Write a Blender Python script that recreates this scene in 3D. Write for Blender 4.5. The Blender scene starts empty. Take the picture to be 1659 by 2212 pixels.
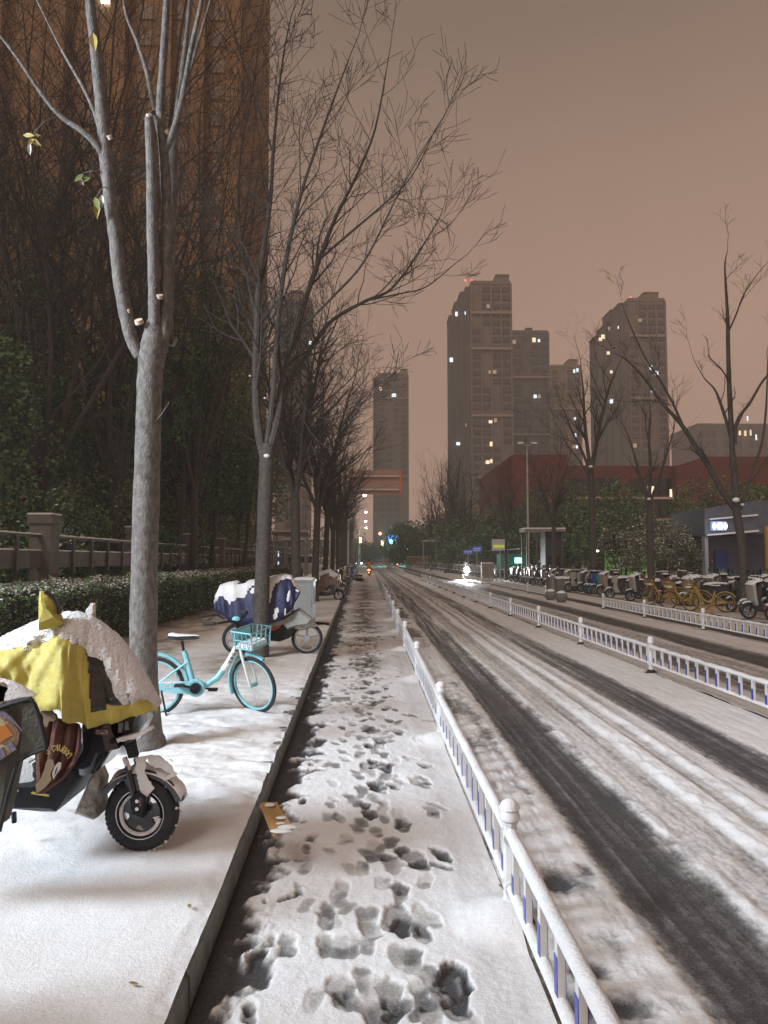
import bpy, bmesh, math, random
import numpy as np
from mathutils import Vector, Matrix, Euler
R = math.radians
rnd = random.Random(7)
scene = bpy.context.scene
COL = scene.collection
H = 1.75            # eye height in metres
SZ = 0.13           # pavement level above the road
SS = 0.16           # top of the snow on the pavement

# ---------------------------------------------------------------- camera
F = 1596.0
yaw, pitch = R(-1.164), math.atan(102.0/F)
cam_d = bpy.data.cameras.new('camera'); cam = bpy.data.objects.new('camera', cam_d); COL.objects.link(cam)
cam.location = (0, 0, H); cam.rotation_euler = (R(90)+pitch, 0, yaw)
cam_d.sensor_fit = 'VERTICAL'; cam_d.sensor_height = 36; cam_d.lens = F/2212.0*36
cam_d.clip_start = 0.05; cam_d.clip_end = 3000
scene.camera = cam
RM = Euler((R(90)+pitch, 0, yaw)).to_matrix()
def ray(u, v):
    return RM @ Vector(((u-829.5)/F, -(v-1106)/F, -1))
def G(u, v, z=0.0):            # where a sight line meets the ground level z
    d = ray(u, v); t = (z-H)/d.z
    return Vector((d.x*t, d.y*t, z))
def P(u, v, Y):                # a point at real distance Y along the street
    d = ray(u, v); t = Y/d.y
    return Vector((d.x*t, Y, H+d.z*t))

# ---------------------------------------------------------------- mesh builder
class MB:
    def __init__(s): s.v = []; s.f = []; s.m = []
    def add(s, vs, fs, mi=0):
        n = len(s.v); s.v.extend([tuple(p) for p in vs])
        s.f.extend([tuple(i+n for i in f) for f in fs]); s.m.extend([mi]*len(fs))
    def box(s, x0, x1, y0, y1, z0, z1, mi=0, M=None):
        vs = [Vector((x, y, z)) for x in (x0, x1) for y in (y0, y1) for z in (z0, z1)]
        if M is not None: vs = [M @ p for p in vs]
        s.add(vs, [(0,1,3,2),(4,6,7,5),(0,4,5,1),(2,3,7,6),(0,2,6,4),(1,5,7,3)], mi)
    def tube(s, pts, rs, n=8, mi=0, cap=True):
        pts = [Vector(p) for p in pts]
        if not hasattr(rs, '__len__'): rs = [rs]*len(pts)
        up = Vector((0, 0, 1)); vs = []; fs = []
        t0 = (pts[1]-pts[0]).normalized()
        a = t0.cross(up)
        if a.length < 1e-3: a = Vector((1, 0, 0))
        a.normalize()
        for i, p in enumerate(pts):
            t = (pts[min(i+1, len(pts)-1)]-pts[max(i-1, 0)])
            if t.length < 1e-9: t = t0.copy()
            t.normalize()
            a = (a - t*a.dot(t))
            if a.length < 1e-4: a = t.orthogonal()
            a.normalize(); b = t.cross(a)
            for k in range(n):
                an = 2*math.pi*k/n
                vs.append(p + (a*math.cos(an)+b*math.sin(an))*rs[i])
        for i in range(len(pts)-1):
            for k in range(n):
                k2 = (k+1) % n
                fs.append((i*n+k, i*n+k2, (i+1)*n+k2, (i+1)*n+k))
        if cap:
            fs.append(tuple(range(n))[::-1]); fs.append(tuple(range((len(pts)-1)*n, len(pts)*n)))
        s.add(vs, fs, mi)
    def ring(s, c, R_, r, axis='y', n=28, m=8, mi=0, sq=1.0, a0=0, a1=360):   # torus (sq widens it along its axis)
        full = abs(a1-a0) >= 359.9; N = n if full else n+1
        vs = []; fs = []; c = Vector(c)
        for i in range(N):
            A = R(a0+(a1-a0)*i/n)
            for k in range(m):
                B = 2*math.pi*k/m
                rr = R_+r*math.cos(B); y = r*sq*math.sin(B)
                p = {'y': (rr*math.cos(A), y, rr*math.sin(A)), 'x': (y, rr*math.cos(A), rr*math.sin(A)), 'z': (rr*math.cos(A), rr*math.sin(A), y)}[axis]
                vs.append(c+Vector(p))
        for i in range(n):
            j = (i+1) % N
            for k in range(m):
                k2 = (k+1) % m
                fs.append((i*m+k, j*m+k, j*m+k2, i*m+k2))
        s.add(vs, fs, mi)
    def prism(s, poly, y0, y1, mi=0, ch=0.0):        # polygon in XZ, depth along Y, chamfered edges
        n = len(poly); cx = sum(p[0] for p in poly)/n; cz = sum(p[1] for p in poly)/n
        def ins(p):
            d = math.hypot(p[0]-cx, p[1]-cz) or 1; k = max(0, 1-ch/d)
            return (cx+(p[0]-cx)*k, cz+(p[1]-cz)*k)
        lay = [(y0, True), (y0+ch, False), (y1-ch, False), (y1, True)] if ch > 0 else [(y0, False), (y1, False)]
        vs = []
        for y, i_ in lay:
            for p in poly:
                q = ins(p) if i_ else p
                vs.append((q[0], y, q[1]))
        fs = []
        for L in range(len(lay)-1):
            for k in range(n):
                k2 = (k+1) % n
                fs.append((L*n+k, L*n+k2, (L+1)*n+k2, (L+1)*n+k))
        fs.append(tuple(range(n))[::-1]); fs.append(tuple(range((len(lay)-1)*n, len(lay)*n)))
        s.add(vs, fs, mi)
    def lathe(s, prof, c=(0,0,0), n=16, mi=0):       # profile (r, z) about Z
        vs = []; fs = []; c = Vector(c)
        for r, z in prof:
            for k in range(n):
                a = 2*math.pi*k/n; vs.append(c+Vector((r*math.cos(a), r*math.sin(a), z)))
        for i in range(len(prof)-1):
            for k in range(n):
                k2 = (k+1) % n; fs.append((i*n+k, i*n+k2, (i+1)*n+k2, (i+1)*n+k))
        fs.append(tuple(range(n))[::-1]); fs.append(tuple(range((len(prof)-1)*n, len(prof)*n)))
        s.add(vs, fs, mi)
    def ball(s, c, r, n=12, mi=0, sx=1, sy=1, sz=1, z0=-90):
        m = max(4, n//2); prof = [(r*math.cos(R(z0+(90-z0)*i/m)), r*math.sin(R(z0+(90-z0)*i/m))) for i in range(m+1)]
        k0 = len(s.v); s.lathe([(max(a, 1e-4), b) for a, b in prof], (0,0,0), n, mi)
        for i in range(k0, len(s.v)):
            x, y, z = s.v[i]; s.v[i] = (c[0]+x*sx, c[1]+y*sy, c[2]+z*sz)
    def xf(s, M):
        s.v = [tuple(M @ Vector(p)) for p in s.v]; return s
    def mesh(s, name, mats, smooth=True):
        me = bpy.data.meshes.new(name); me.from_pydata(s.v, [], s.f)
        if not isinstance(mats, (list, tuple)): mats = [mats]
        for m in mats: me.materials.append(m)
        if len(mats) > 1: me.polygons.foreach_set('material_index', s.m)
        me.update()
        bm = bmesh.new(); bm.from_mesh(me); bmesh.ops.recalc_face_normals(bm, faces=bm.faces); bm.to_mesh(me); bm.free()
        if smooth:
            me.polygons.foreach_set('use_smooth', [True]*len(me.polygons))
            try: me.set_sharp_from_angle(angle=R(38))
            except Exception: pass
        return me
    def build(s, name, mats, parent=None, smooth=True, label=None):
        o = bpy.data.objects.new(name, s.mesh(name, mats, smooth)); COL.objects.link(o)
        if parent is not None: o.parent = parent
        if label: o['label'] = label
        return o

def rawmesh(name, verts, faces, mats, fm=None, smooth=False):
    """numpy quads -> mesh"""
    me = bpy.data.meshes.new(name)
    nv = len(verts); nf = len(faces); k = faces.shape[1]
    me.vertices.add(nv); me.vertices.foreach_set('co', np.asarray(verts, np.float32).ravel())
    me.loops.add(nf*k); me.loops.foreach_set('vertex_index', np.asarray(faces, np.int32).ravel())
    me.polygons.add(nf); me.polygons.foreach_set('loop_start', np.arange(0, nf*k, k, dtype=np.int32))
    try: me.polygons.foreach_set('loop_total', np.full(nf, k, np.int32))
    except Exception: pass
    for m in mats: me.materials.append(m)
    if fm is not None: me.polygons.foreach_set('material_index', np.asarray(fm, np.int32))
    if smooth: me.polygons.foreach_set('use_smooth', np.ones(nf, bool))
    me.update(calc_edges=True); me.validate()
    return me

def tag(o, label=None, cat=None, group=None, kind=None):
    if label: o['label'] = label
    if cat: o['category'] = cat
    if group: o['group'] = group
    if kind: o['kind'] = kind
    return o
def thing(name, label, cat, loc=(0,0,0), rz=0, group=None, scale=None):
    o = bpy.data.objects.new(name, None); COL.objects.link(o)
    o.location = loc; o.rotation_euler = (0, 0, rz); o.empty_display_size = 0.2
    if scale: o.scale = (scale,)*3
    return tag(o, label, cat, group)
def copy_tree(o, parent=None):
    c = o.copy(); COL.objects.link(c); c.parent = parent
    for ch in list(o.children): copy_tree(ch, c)
    return c
def dup(o, loc, rz, label=None, group=None, scale=None):
    c = copy_tree(o); c.location = loc; c.rotation_euler = (0, 0, rz)
    if scale: c.scale = (scale,)*3
    if label: c['label'] = label
    if group: c['group'] = group
    return c

# ---------------------------------------------------------------- noise
def _h(ix, iy, s):
    v = np.sin(ix*127.1+iy*311.7+s*74.7)*43758.5453
    return v-np.floor(v)
def vn(x, y, s=0):
    ix, iy = np.floor(x), np.floor(y); fx, fy = x-ix, y-iy
    fx = fx*fx*(3-2*fx); fy = fy*fy*(3-2*fy)
    return (_h(ix,iy,s)*(1-fx)+_h(ix+1,iy,s)*fx)*(1-fy)+(_h(ix,iy+1,s)*(1-fx)+_h(ix+1,iy+1,s)*fx)*fy
def fbm(x, y, s=0, o=4):
    t = 0; a = 0.5; n = 0
    for i in range(o):
        t = t+a*vn(x, y, s+i*13); n += a; a *= .5; x = x*2.03+1.7; y = y*2.03+3.1
    return t/n
def sst(a, b, x):
    t = np.clip((x-a)/(b-a), 0, 1); return t*t*(3-2*t)

# ---------------------------------------------------------------- materials
def mat(name, col, rough=0.6, metal=0.0, var=0.0, vs=8.0, col2=None, bump=0.0, bs=60.0, spec=0.5, emit=None, es=0.0, alpha=None, coat=0.0, trans=0.0, stretch=None):
    m = bpy.data.materials.new(name); m.use_nodes = True
    nt = m.node_tree; b = nt.nodes['Principled BSDF']
    b.inputs['Base Color'].default_value = (*col, 1); b.inputs['Roughness'].default_value = rough
    b.inputs['Metallic'].default_value = metal
    b.inputs['Specular IOR Level'].default_value = spec
    if coat: b.inputs['Coat Weight'].default_value = coat; b.inputs['Coat Roughness'].default_value = .15
    if trans: b.inputs['Transmission Weight'].default_value = trans
    if emit: b.inputs['Emission Color'].default_value = (*emit, 1); b.inputs['Emission Strength'].default_value = es
    if alpha is not None: b.inputs['Alpha'].default_value = alpha
    tc = nt.nodes.new('ShaderNodeTexCoord'); src = tc.outputs['Object']
    if stretch:
        mp = nt.nodes.new('ShaderNodeMapping'); mp.inputs['Scale'].default_value = stretch
        nt.links.new(src, mp.inputs['Vector']); src = mp.outputs['Vector']
    if var or col2:
        n = nt.nodes.new('ShaderNodeTexNoise'); n.inputs['Scale'].default_value = vs; n.inputs['Detail'].default_value = 6; n.inputs['Roughness'].default_value = .65
        nt.links.new(src, n.inputs['Vector'])
        r = nt.nodes.new('ShaderNodeValToRGB'); r.color_ramp.elements[0].position = .35; r.color_ramp.elements[1].position = .68
        c2 = col2 or tuple(c*(1-var) for c in col); c1 = col if col2 else tuple(min(1, c*(1+var)) for c in col)
        r.color_ramp.elements[0].color = (*c2, 1); r.color_ramp.elements[1].color = (*c1, 1)
        nt.links.new(n.outputs['Fac'], r.inputs['Fac']); nt.links.new(r.outputs['Color'], b.inputs['Base Color'])
    if bump:
        n2 = nt.nodes.new('ShaderNodeTexNoise'); n2.inputs['Scale'].default_value = bs; n2.inputs['Detail'].default_value = 5
        nt.links.new(src, n2.inputs['Vector'])
        bp = nt.nodes.new('ShaderNodeBump'); bp.inputs['Strength'].default_value = bump; bp.inputs['Distance'].default_value = .02
        nt.links.new(n2.outputs['Fac'], bp.inputs['Height']); nt.links.new(bp.outputs['Normal'], b.inputs['Normal'])
    return m

M = {}
M['snow'] = mat('snow', (.80,.79,.79), .75, bump=.5, bs=90, var=.04, vs=30, spec=.2)
M['snow_fluffy'] = mat('fluffy_snow', (.78,.77,.77), .85, bump=.45, bs=90, var=.05, vs=20, spec=.2)
M['snow_lump'] = mat('lumpy_snow', (.78,.77,.77), .85, bump=1.0, bs=60, var=.05, vs=20, spec=.2)
M['asphalt'] = mat('wet_asphalt', (.075,.072,.074), .75, col2=(.045,.043,.045), vs=3.0, bump=.9, bs=160, spec=.3)
M['kerb'] = mat('kerb_stone', (.22,.24,.215), .65, col2=(.12,.13,.12), vs=9, bump=.7, bs=70)
M['paving'] = mat('paving', (.22,.19,.165), .7, var=.25, vs=4, bump=.4, bs=50)
M['bark'] = mat('grey_bark', (.20,.18,.165), .85, col2=(.085,.075,.068), vs=11, bump=1.0, bs=30, stretch=(1,1,.5))
M['bark_pale'] = mat('pale_smooth_bark', (.21,.19,.172), .75, col2=(.08,.07,.06), vs=24, bump=.6, bs=70, stretch=(1.0,1.0,.6))
M['bark_dark'] = mat('dark_bark', (.095,.08,.065), .85, col2=(.045,.038,.032), vs=14, bump=.9, bs=35)
M['twig'] = mat('twig', (.055,.047,.04), .8, var=.3, vs=5)
M['white_paint'] = mat('white_paint', (.74,.75,.74), .35, col2=(.62,.62,.60), vs=7, coat=.3, bump=.05, bs=20)
M['blue_tape'] = mat('blue_tape', (.02,.045,.33), .3)
M['rubber'] = mat('rubber', (.018,.018,.019), .75, var=.3, vs=30, bump=.4, bs=80)
M['black_plastic'] = mat('black_plastic', (.010,.010,.013), .42, spec=.3, var=.25, vs=6, bump=.05, bs=30)
M['black_gloss'] = mat('black_gloss', (.012,.013,.018), .15, coat=.6)
M['chrome'] = mat('chrome', (.6,.6,.62), .22, metal=1, var=.15, vs=20)
M['steel'] = mat('steel', (.42,.43,.44), .4, metal=.8, var=.2, vs=14)
M['concrete'] = mat('concrete', (.26,.235,.205), .8, var=.22, vs=5, bump=.5, bs=40)
M['stone'] = mat('grey_stone', (.17,.155,.135), .8, var=.2, vs=3, bump=.4, bs=35)
def lit(name, col, s): return mat(name, (.02,.02,.02), .5, emit=col, es=s)
M['lit_cool'] = lit('lit_window_cool', (.75,.88,1.0), 1.6)
M['lit_warm'] = lit('lit_window_warm', (1.0,.78,.5), 1.3)
M['lit_dim'] = lit('lit_window_dim', (1.0,.7,.5), .35)
M['red_beacon'] = lit('red_beacon', (1.0,.08,.03), 5)
M['glass_dark'] = mat('dark_window_glass', (.02,.019,.018), .2)

# ---------------------------------------------------------------- world: overcast night sky lit from below by the city
w = bpy.data.worlds.new('World'); scene.world = w; w.use_nodes = True
nt = w.node_tree; bg = nt.nodes['Background']
sky = nt.nodes.new('ShaderNodeTexSky'); sky.sky_type = 'NISHITA'; sky.sun_disc = False
SUN_EL, SUN_AZ = R(42), R(-140)
sky.sun_elevation = R(2); sky.sun_rotation = SUN_AZ
tc = nt.nodes.new('ShaderNodeTexCoord'); sp = nt.nodes.new('ShaderNodeSeparateXYZ')
nt.links.new(tc.outputs['Generated'], sp.inputs[0])
ramp = nt.nodes.new('ShaderNodeValToRGB'); e = ramp.color_ramp
def lin(r, g, b): return tuple(((c/255+.055)/1.055)**2.4 if c > 10 else c/255/12.92 for c in (r, g, b))
SKYC = [(0.0, lin(192,153,131)), (.14, lin(187,149,128)), (.34, lin(163,132,114)), (.60, lin(121,102,89)), (1.0, lin(92,81,72))]
e.elements[0].position = 0; e.elements[0].color = (*SKYC[0][1], 1)
e.elements[1].position = 1; e.elements[1].color = (*SKYC[-1][1], 1)
for p_, c_ in SKYC[1:-1]:
    x = e.elements.new(p_); x.color = (*c_, 1)
nt.links.new(sp.outputs['Z'], ramp.inputs['Fac'])
# brighter towards the glow on the right-hand horizon, slow cloud mottling
nz = nt.nodes.new('ShaderNodeTexNoise'); nz.inputs['Scale'].default_value = 2.4; nz.inputs['Detail'].default_value = 6
nt.links.new(tc.outputs['Generated'], nz.inputs['Vector'])
mr = nt.nodes.new('ShaderNodeMapRange'); mr.inputs['To Min'].default_value = .86; mr.inputs['To Max'].default_value = 1.14
nt.links.new(nz.outputs['Fac'], mr.inputs['Value'])
gx = nt.nodes.new('ShaderNodeMapRange'); gx.inputs['From Min'].default_value = -.3; gx.inputs['From Max'].default_value = .7
gx.inputs['To Min'].default_value = .94; gx.inputs['To Max'].default_value = 1.18
nt.links.new(sp.outputs['X'], gx.inputs['Value'])
mm = nt.nodes.new('ShaderNodeMath'); mm.operation = 'MULTIPLY'
nt.links.new(mr.outputs[0], mm.inputs[0]); nt.links.new(gx.outputs[0], mm.inputs[1])
vm = nt.nodes.new('ShaderNodeVectorMath'); vm.operation = 'SCALE'
nt.links.new(ramp.outputs['Color'], vm.inputs[0]); nt.links.new(mm.outputs[0], vm.inputs['Scale'])
sc_ = nt.nodes.new('ShaderNodeVectorMath'); sc_.operation = 'SCALE'; sc_.inputs['Scale'].default_value = .004
nt.links.new(sky.outputs[0], sc_.inputs[0])
ad = nt.nodes.new('ShaderNodeVectorMath'); ad.operation = 'ADD'
nt.links.new(vm.outputs[0], ad.inputs[0]); nt.links.new(sc_.outputs[0], ad.inputs[1])
nt.links.new(ad.outputs[0], bg.inputs['Color']); bg.inputs['Strength'].default_value = 1.0

sun_d = bpy.data.lights.new('sun', 'SUN'); sun = bpy.data.objects.new('sun', sun_d); COL.objects.link(sun)
sun_d.energy = 1.0; sun_d.angle = R(25); sun_d.color = (1.0, .93, .87)
sdir = Vector((math.sin(R(-150))*math.cos(R(50)), math.cos(R(-150))*math.cos(R(50)), math.sin(R(50))))
sun.rotation_euler = (-sdir).to_track_quat('-Z', 'Y').to_euler(); sun.location = (0, 0, 60)
def lamp(name, kind, loc, energy, col, radius=.15, target=None, size=R(120), blend=.6):
    d = bpy.data.lights.new(name, kind); d.energy = energy; d.color = col; d.shadow_soft_size = radius
    o = bpy.data.objects.new(name, d); COL.objects.link(o); o.location = loc
    if kind == 'SPOT':
        d.spot_size = size; d.spot_blend = blend
        o.rotation_euler = (Vector(target)-Vector(loc)).to_track_quat('-Z', 'Y').to_euler()
    return o
scene.view_settings.view_transform = 'Standard'; scene.view_settings.look = 'None'
scene.view_settings.exposure = .27; scene.view_settings.gamma = 1
scene.cycles.use_denoising = True; scene.cycles.max_bounces = 6; scene.cycles.diffuse_bounces = 3
scene.cycles.volume_bounces = 0; scene.cycles.sample_clamp_indirect = 3.0
try: scene.cycles.transparent_max_bounces = 12
except Exception: pass

# ---------------------------------------------------------------- the air
hz = MB(); hz.box(-720, 920, -75, 650, -1.6, 135)
hm = bpy.data.materials.new('haze'); hm.use_nodes = True; hn = hm.node_tree
hn.nodes.remove(hn.nodes['Principled BSDF']); pv = hn.nodes.new('ShaderNodeVolumePrincipled')
pv.inputs['Color'].default_value = (.93,.90,.88,1); pv.inputs['Density'].default_value = .0014; pv.inputs['Anisotropy'].default_value = 0.0
hn.links.new(pv.outputs[0], hn.nodes['Material Output'].inputs['Volume'])
haze = hz.build('haze', hm, smooth=False); tag(haze, kind='stuff', label='snowy night haze over the street', cat='haze')
# ================================================================ GROUND
def ground_mat():
    m = bpy.data.materials.new('snow_and_slush'); m.use_nodes = True; nt = m.node_tree; L = nt.links
    b = nt.nodes['Principled BSDF']; b.inputs['Specular IOR Level'].default_value = .22
    ac = nt.nodes.new('ShaderNodeAttribute'); ac.attribute_name = 'cover'
    ad = nt.nodes.new('ShaderNodeAttribute'); ad.attribute_name = 'dirt'
    tc = nt.nodes.new('ShaderNodeTexCoord')
    n1 = nt.nodes.new('ShaderNodeTexNoise'); n1.inputs['Scale'].default_value = 55; n1.inputs['Detail'].default_value = 5; n1.inputs['Roughness'].default_value = .7
    n2 = nt.nodes.new('ShaderNodeTexNoise'); n2.inputs['Scale'].default_value = 7; n2.inputs['Detail'].default_value = 5
    L.new(tc.outputs['Object'], n1.inputs['Vector']); L.new(tc.outputs['Object'], n2.inputs['Vector'])
    def math_(op, a, b_=None, c=None):
        n = nt.nodes.new('ShaderNodeMath'); n.operation = op
        for i, x in enumerate((a, b_, c)):
            if x is None: continue
            if isinstance(x, (int, float)): n.inputs[i].default_value = x
            else: L.new(x, n.inputs[i])
        return n.outputs[0]
    cov = math_('ADD', ac.outputs['Fac'], math_('MULTIPLY', math_('SUBTRACT', n1.outputs['Fac'], .5), .38))
    cov = math_('ADD', cov, math_('MULTIPLY', math_('SUBTRACT', n2.outputs['Fac'], .5), .22))
    r = nt.nodes.new('ShaderNodeValToRGB'); el = r.color_ramp.elements
    el[0].position = 0.0; el[0].color = (.05,.048,.049,1)
    el[1].position = 1.0; el[1].color = (.80,.79,.79,1)
    for p_, c_ in ((.16,(.075,.072,.073)), (.34,(.16,.155,.155)), (.55,(.36,.345,.335)), (.78,(.66,.64,.63))):
        x = el.new(p_); x.color = (*c_, 1)
    L.new(cov, r.inputs['Fac'])
    mx = nt.nodes.new('ShaderNodeMix'); mx.data_type = 'RGBA'; mx.blend_type = 'MULTIPLY'
    L.new(ad.outputs['Fac'], mx.inputs[0]); L.new(r.outputs['Color'], mx.inputs[6]); mx.inputs[7].default_value = (.62,.50,.38,1)
    n4 = nt.nodes.new('ShaderNodeTexNoise'); n4.inputs['Scale'].default_value = 130; n4.inputs['Detail'].default_value = 3; n4.inputs['Roughness'].default_value = .8
    L.new(tc.outputs['Object'], n4.inputs['Vector'])
    sp_ = nt.nodes.new('ShaderNodeMapRange'); sp_.inputs['From Min'].default_value = .35; sp_.inputs['From Max'].default_value = .68; sp_.inputs['To Min'].default_value = .55; sp_.inputs['To Max'].default_value = 2.0
    L.new(n4.outputs['Fac'], sp_.inputs['Value'])
    lo = nt.nodes.new('ShaderNodeMapRange'); lo.inputs['From Min'].default_value = .15; lo.inputs['From Max'].default_value = .55; lo.inputs['To Min'].default_value = 1; lo.inputs['To Max'].default_value = .12
    L.new(cov, lo.inputs['Value'])
    fac = math_('ADD', 1.0, math_('MULTIPLY', math_('SUBTRACT', sp_.outputs[0], 1.0), lo.outputs[0]))
    vs_ = nt.nodes.new('ShaderNodeVectorMath'); vs_.operation = 'SCALE'; L.new(mx.outputs[2], vs_.inputs[0]); L.new(fac, vs_.inputs['Scale'])
    L.new(vs_.outputs[0], b.inputs['Base Color'])
    rr = nt.nodes.new('ShaderNodeMapRange'); rr.inputs['From Min'].default_value = .1; rr.inputs['From Max'].default_value = .8
    rr.inputs['To Min'].default_value = .68; rr.inputs['To Max'].default_value = .85
    L.new(cov, rr.inputs['Value']); L.new(rr.outputs[0], b.inputs['Roughness'])
    n3 = nt.nodes.new('ShaderNodeTexNoise'); n3.inputs['Scale'].default_value = 140; n3.inputs['Detail'].default_value = 4
    L.new(tc.outputs['Object'], n3.inputs['Vector'])
    hsum = math_('ADD', math_('MULTIPLY', n3.outputs['Fac'], .35), math_('MULTIPLY', n1.outputs['Fac'], .8))
    bp = nt.nodes.new('ShaderNodeBump'); bp.inputs['Strength'].default_value = .55; bp.inputs['Distance'].default_value = .012
    L.new(hsum, bp.inputs['Height']); L.new(bp.outputs['Normal'], b.inputs['Normal'])
    return m
M['ground'] = ground_mat()

def rows(y0, y1, r0=.0032, ysplit=14, r1=.007):
    ys = [y0]
    while ys[-1] < y1: ys.append(ys[-1]*(1+(r0 if ys[-1] < ysplit else r1)))
    ys[-1] = y1; return np.array(ys)
def sheet(name, x0, x1, ncol, ys, fn, base, label, cut=True, xs=None):
    t = np.linspace(0, 1, ncol+1) if xs is None else xs
    Y = np.repeat(ys[:, None], len(t), 1)
    a = x0(ys) if callable(x0) else np.full_like(ys, x0); b = x1(ys) if callable(x1) else np.full_like(ys, x1)
    X = a[:, None]+(b-a)[:, None]*t[None, :]
    dz, cov, dirt = fn(X, Y)
    Z = base+dz; n, m = X.shape
    V = np.stack([X, Y, Z], -1).reshape(-1, 3)
    idx = np.arange(n*m).reshape(n, m)
    Fq = np.stack([idx[:-1,:-1], idx[:-1,1:], idx[1:,1:], idx[1:,:-1]], -1).reshape(-1, 4)
    c = cov.reshape(-1)
    if cut:
        keep = c[Fq].max(1) > .015; Fq = Fq[keep]
        used = np.zeros(len(V), bool); used[Fq.ravel()] = True
        remap = np.cumsum(used)-1; Fq = remap[Fq]; V = V[used]; c = c[used]; d = dirt.reshape(-1)[used]
    else: d = dirt.reshape(-1)
    me = rawmesh(name, V, Fq, [M['ground']], smooth=True)
    for an, arr in (('cover', c), ('dirt', d)):
        at = me.attributes.new(an, 'FLOAT', 'POINT'); at.data.foreach_set('value', arr.astype(np.float32))
    o = bpy.data.objects.new(name, me); COL.objects.link(o)
    tag(o, label, kind='structure'); return o

KX = lambda y: -.658-.0155*np.asarray(y)      # kerb line
# base sheets
g = MB(); g.box(-700, 900, -60, 640, -.6, -.05); tag(g.build('ground', M['asphalt'], smooth=False), 'dark ground under the whole street', kind='structure')
g = MB(); g.add([(-.9-.0155*60,60,.0),(-.9,-10,.0),(10.4,-10,.0),(10.4,60,0),(10.4,300,.0),(-6,300,0),(-6,60,0)], [(0,1,2,3),(6,0,3,4,5)])
tag(g.build('road', M['asphalt'], smooth=False), 'dark wet asphalt road between the railings', kind='structure')
g = MB(); g.add([(-30,-10,SZ-.01),(-.68,-10,SZ-.01),(-.70-.0155*55,55,SZ-.01),(-30,55,SZ-.01)], [(0,1,2,3)])
tag(g.build('pavement', M['paving'], smooth=False), 'paved footway under snow left of the kerb', kind='structure')

# footprints: (x, y, angle, depth, size)
FP = []
fr = random.Random(3)
def fp_px(u, v, ang, dep=1.0, s=1.0):
    ang = ang*.22; p = G(u, v, .03)
    FP.append((p.x+fr.uniform(-.06,.06), p.y+fr.uniform(-.16,.16), R(ang+fr.uniform(-40,40)), dep*.85, s*.82)); FP.append((p.x, p.y, R(ang), dep, s))
for a_ in [(865,1990,15,1.3,1.25),(905,2010,60,.9,1.0),(935,1990,75,.7,.8),(800,2015,70,.8,.95),(740,2050,-40,.8,.9),(795,2045,20,.6,.8),(705,1985,15,.9,.9),
           (900,1860,55,1.3,1.25),(955,1850,80,1.1,.9),(845,1870,40,1.1,1.1),(800,1850,60,.8,1.0),(760,1880,65,.7,.9),(735,1940,30,.6,.9),
           (800,1760,50,1.2,1.1),(870,1780,-35,1.0,1.1),(735,1768,75,.9,.8),(715,1742,75,.6,.6),(935,1755,10,1.0,1.0),(810,1700,40,1.2,1.0),(850,1700,70,.9,.9),(900,1690,70,.8,.9),
           (808,1650,30,1.3,1.1),(835,1665,45,1.1,.9),(915,1655,15,.9,.9),(920,1690,15,.8,.8),(725,1655,45,.7,.9),(740,1625,60,.6,.8),(880,1640,30,.6,.7),
           (985,2130,5,1.5,1.3),(935,2120,60,.9,1.0),(845,2150,20,1.2,1.1),(740,2150,40,.9,1.1),(790,2120,35,.7,.9),(660,1838,60,.9,.5),(645,1920,70,.8,.4),(490,2060,60,1.4,1.2),(455,2130,80,1.5,1.3),(550,2075,70,1.0,.7),(930,2190,30,1.0,1.0),
           (820,1600,60,1.2,1.1),(800,1580,40,1.0,1.0),(860,1585,65,.9,.9),(740,1600,60,.8,.8),(900,1600,30,.6,.8)]:
    fp_px(*a_)
def trail(x0, y0, y1, drift, step, dep, s, ph):
    y_ = y0; k = ph
    while y_ < y1:
        x_ = x0+drift*(y_-y0)+.06*math.sin(y_*.9+ph*2)+(.085 if k % 2 else -.085)
        FP.append((x_+fr.gauss(0,.02), y_, (-.12 if k % 2 else .12)+fr.gauss(0,.10), dep*fr.uniform(.7,1.15), s*fr.uniform(.93,1.06))); y_ += step*fr.uniform(.85,1.15); k += 1
trail(.10, 2.3, 16, -.004, .33, .95, .88, 0); trail(-.02, 2.4, 16, -.006, .31, .75, .80, 1); trail(.20, 2.6, 14, -.010, .36, .65, .84, 0); trail(-.22, 3.0, 16, .006, .38, .55, .78, 1); trail(.05, 4.2, 18, -.006, .30, .8, .8, 0)
for _ in range(16):
    y_ = 2.6+5.4*fr.random(); FP.append((.0+fr.gauss(0,.25), y_, fr.uniform(-.5,.5), fr.uniform(.25,.6), fr.uniform(.5,.8)))
for _ in range(26):
    y_ = 2.4+5.6*fr.random(); FP.append((KX(y_)+fr.uniform(.05,.32), y_, fr.uniform(-1.5,1.5), fr.uniform(.9,1.5), fr.uniform(.25,.6)))
yy = 7.6
while yy < 40:
    for k in range(5):
        FP.append((-.02-.006*yy+fr.gauss(0, .26), yy+fr.uniform(-.3, .3), fr.gauss(0, .35), fr.uniform(.4, 1.0), fr.uniform(.65, .9)))
    yy += .20+yy*.014
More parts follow.
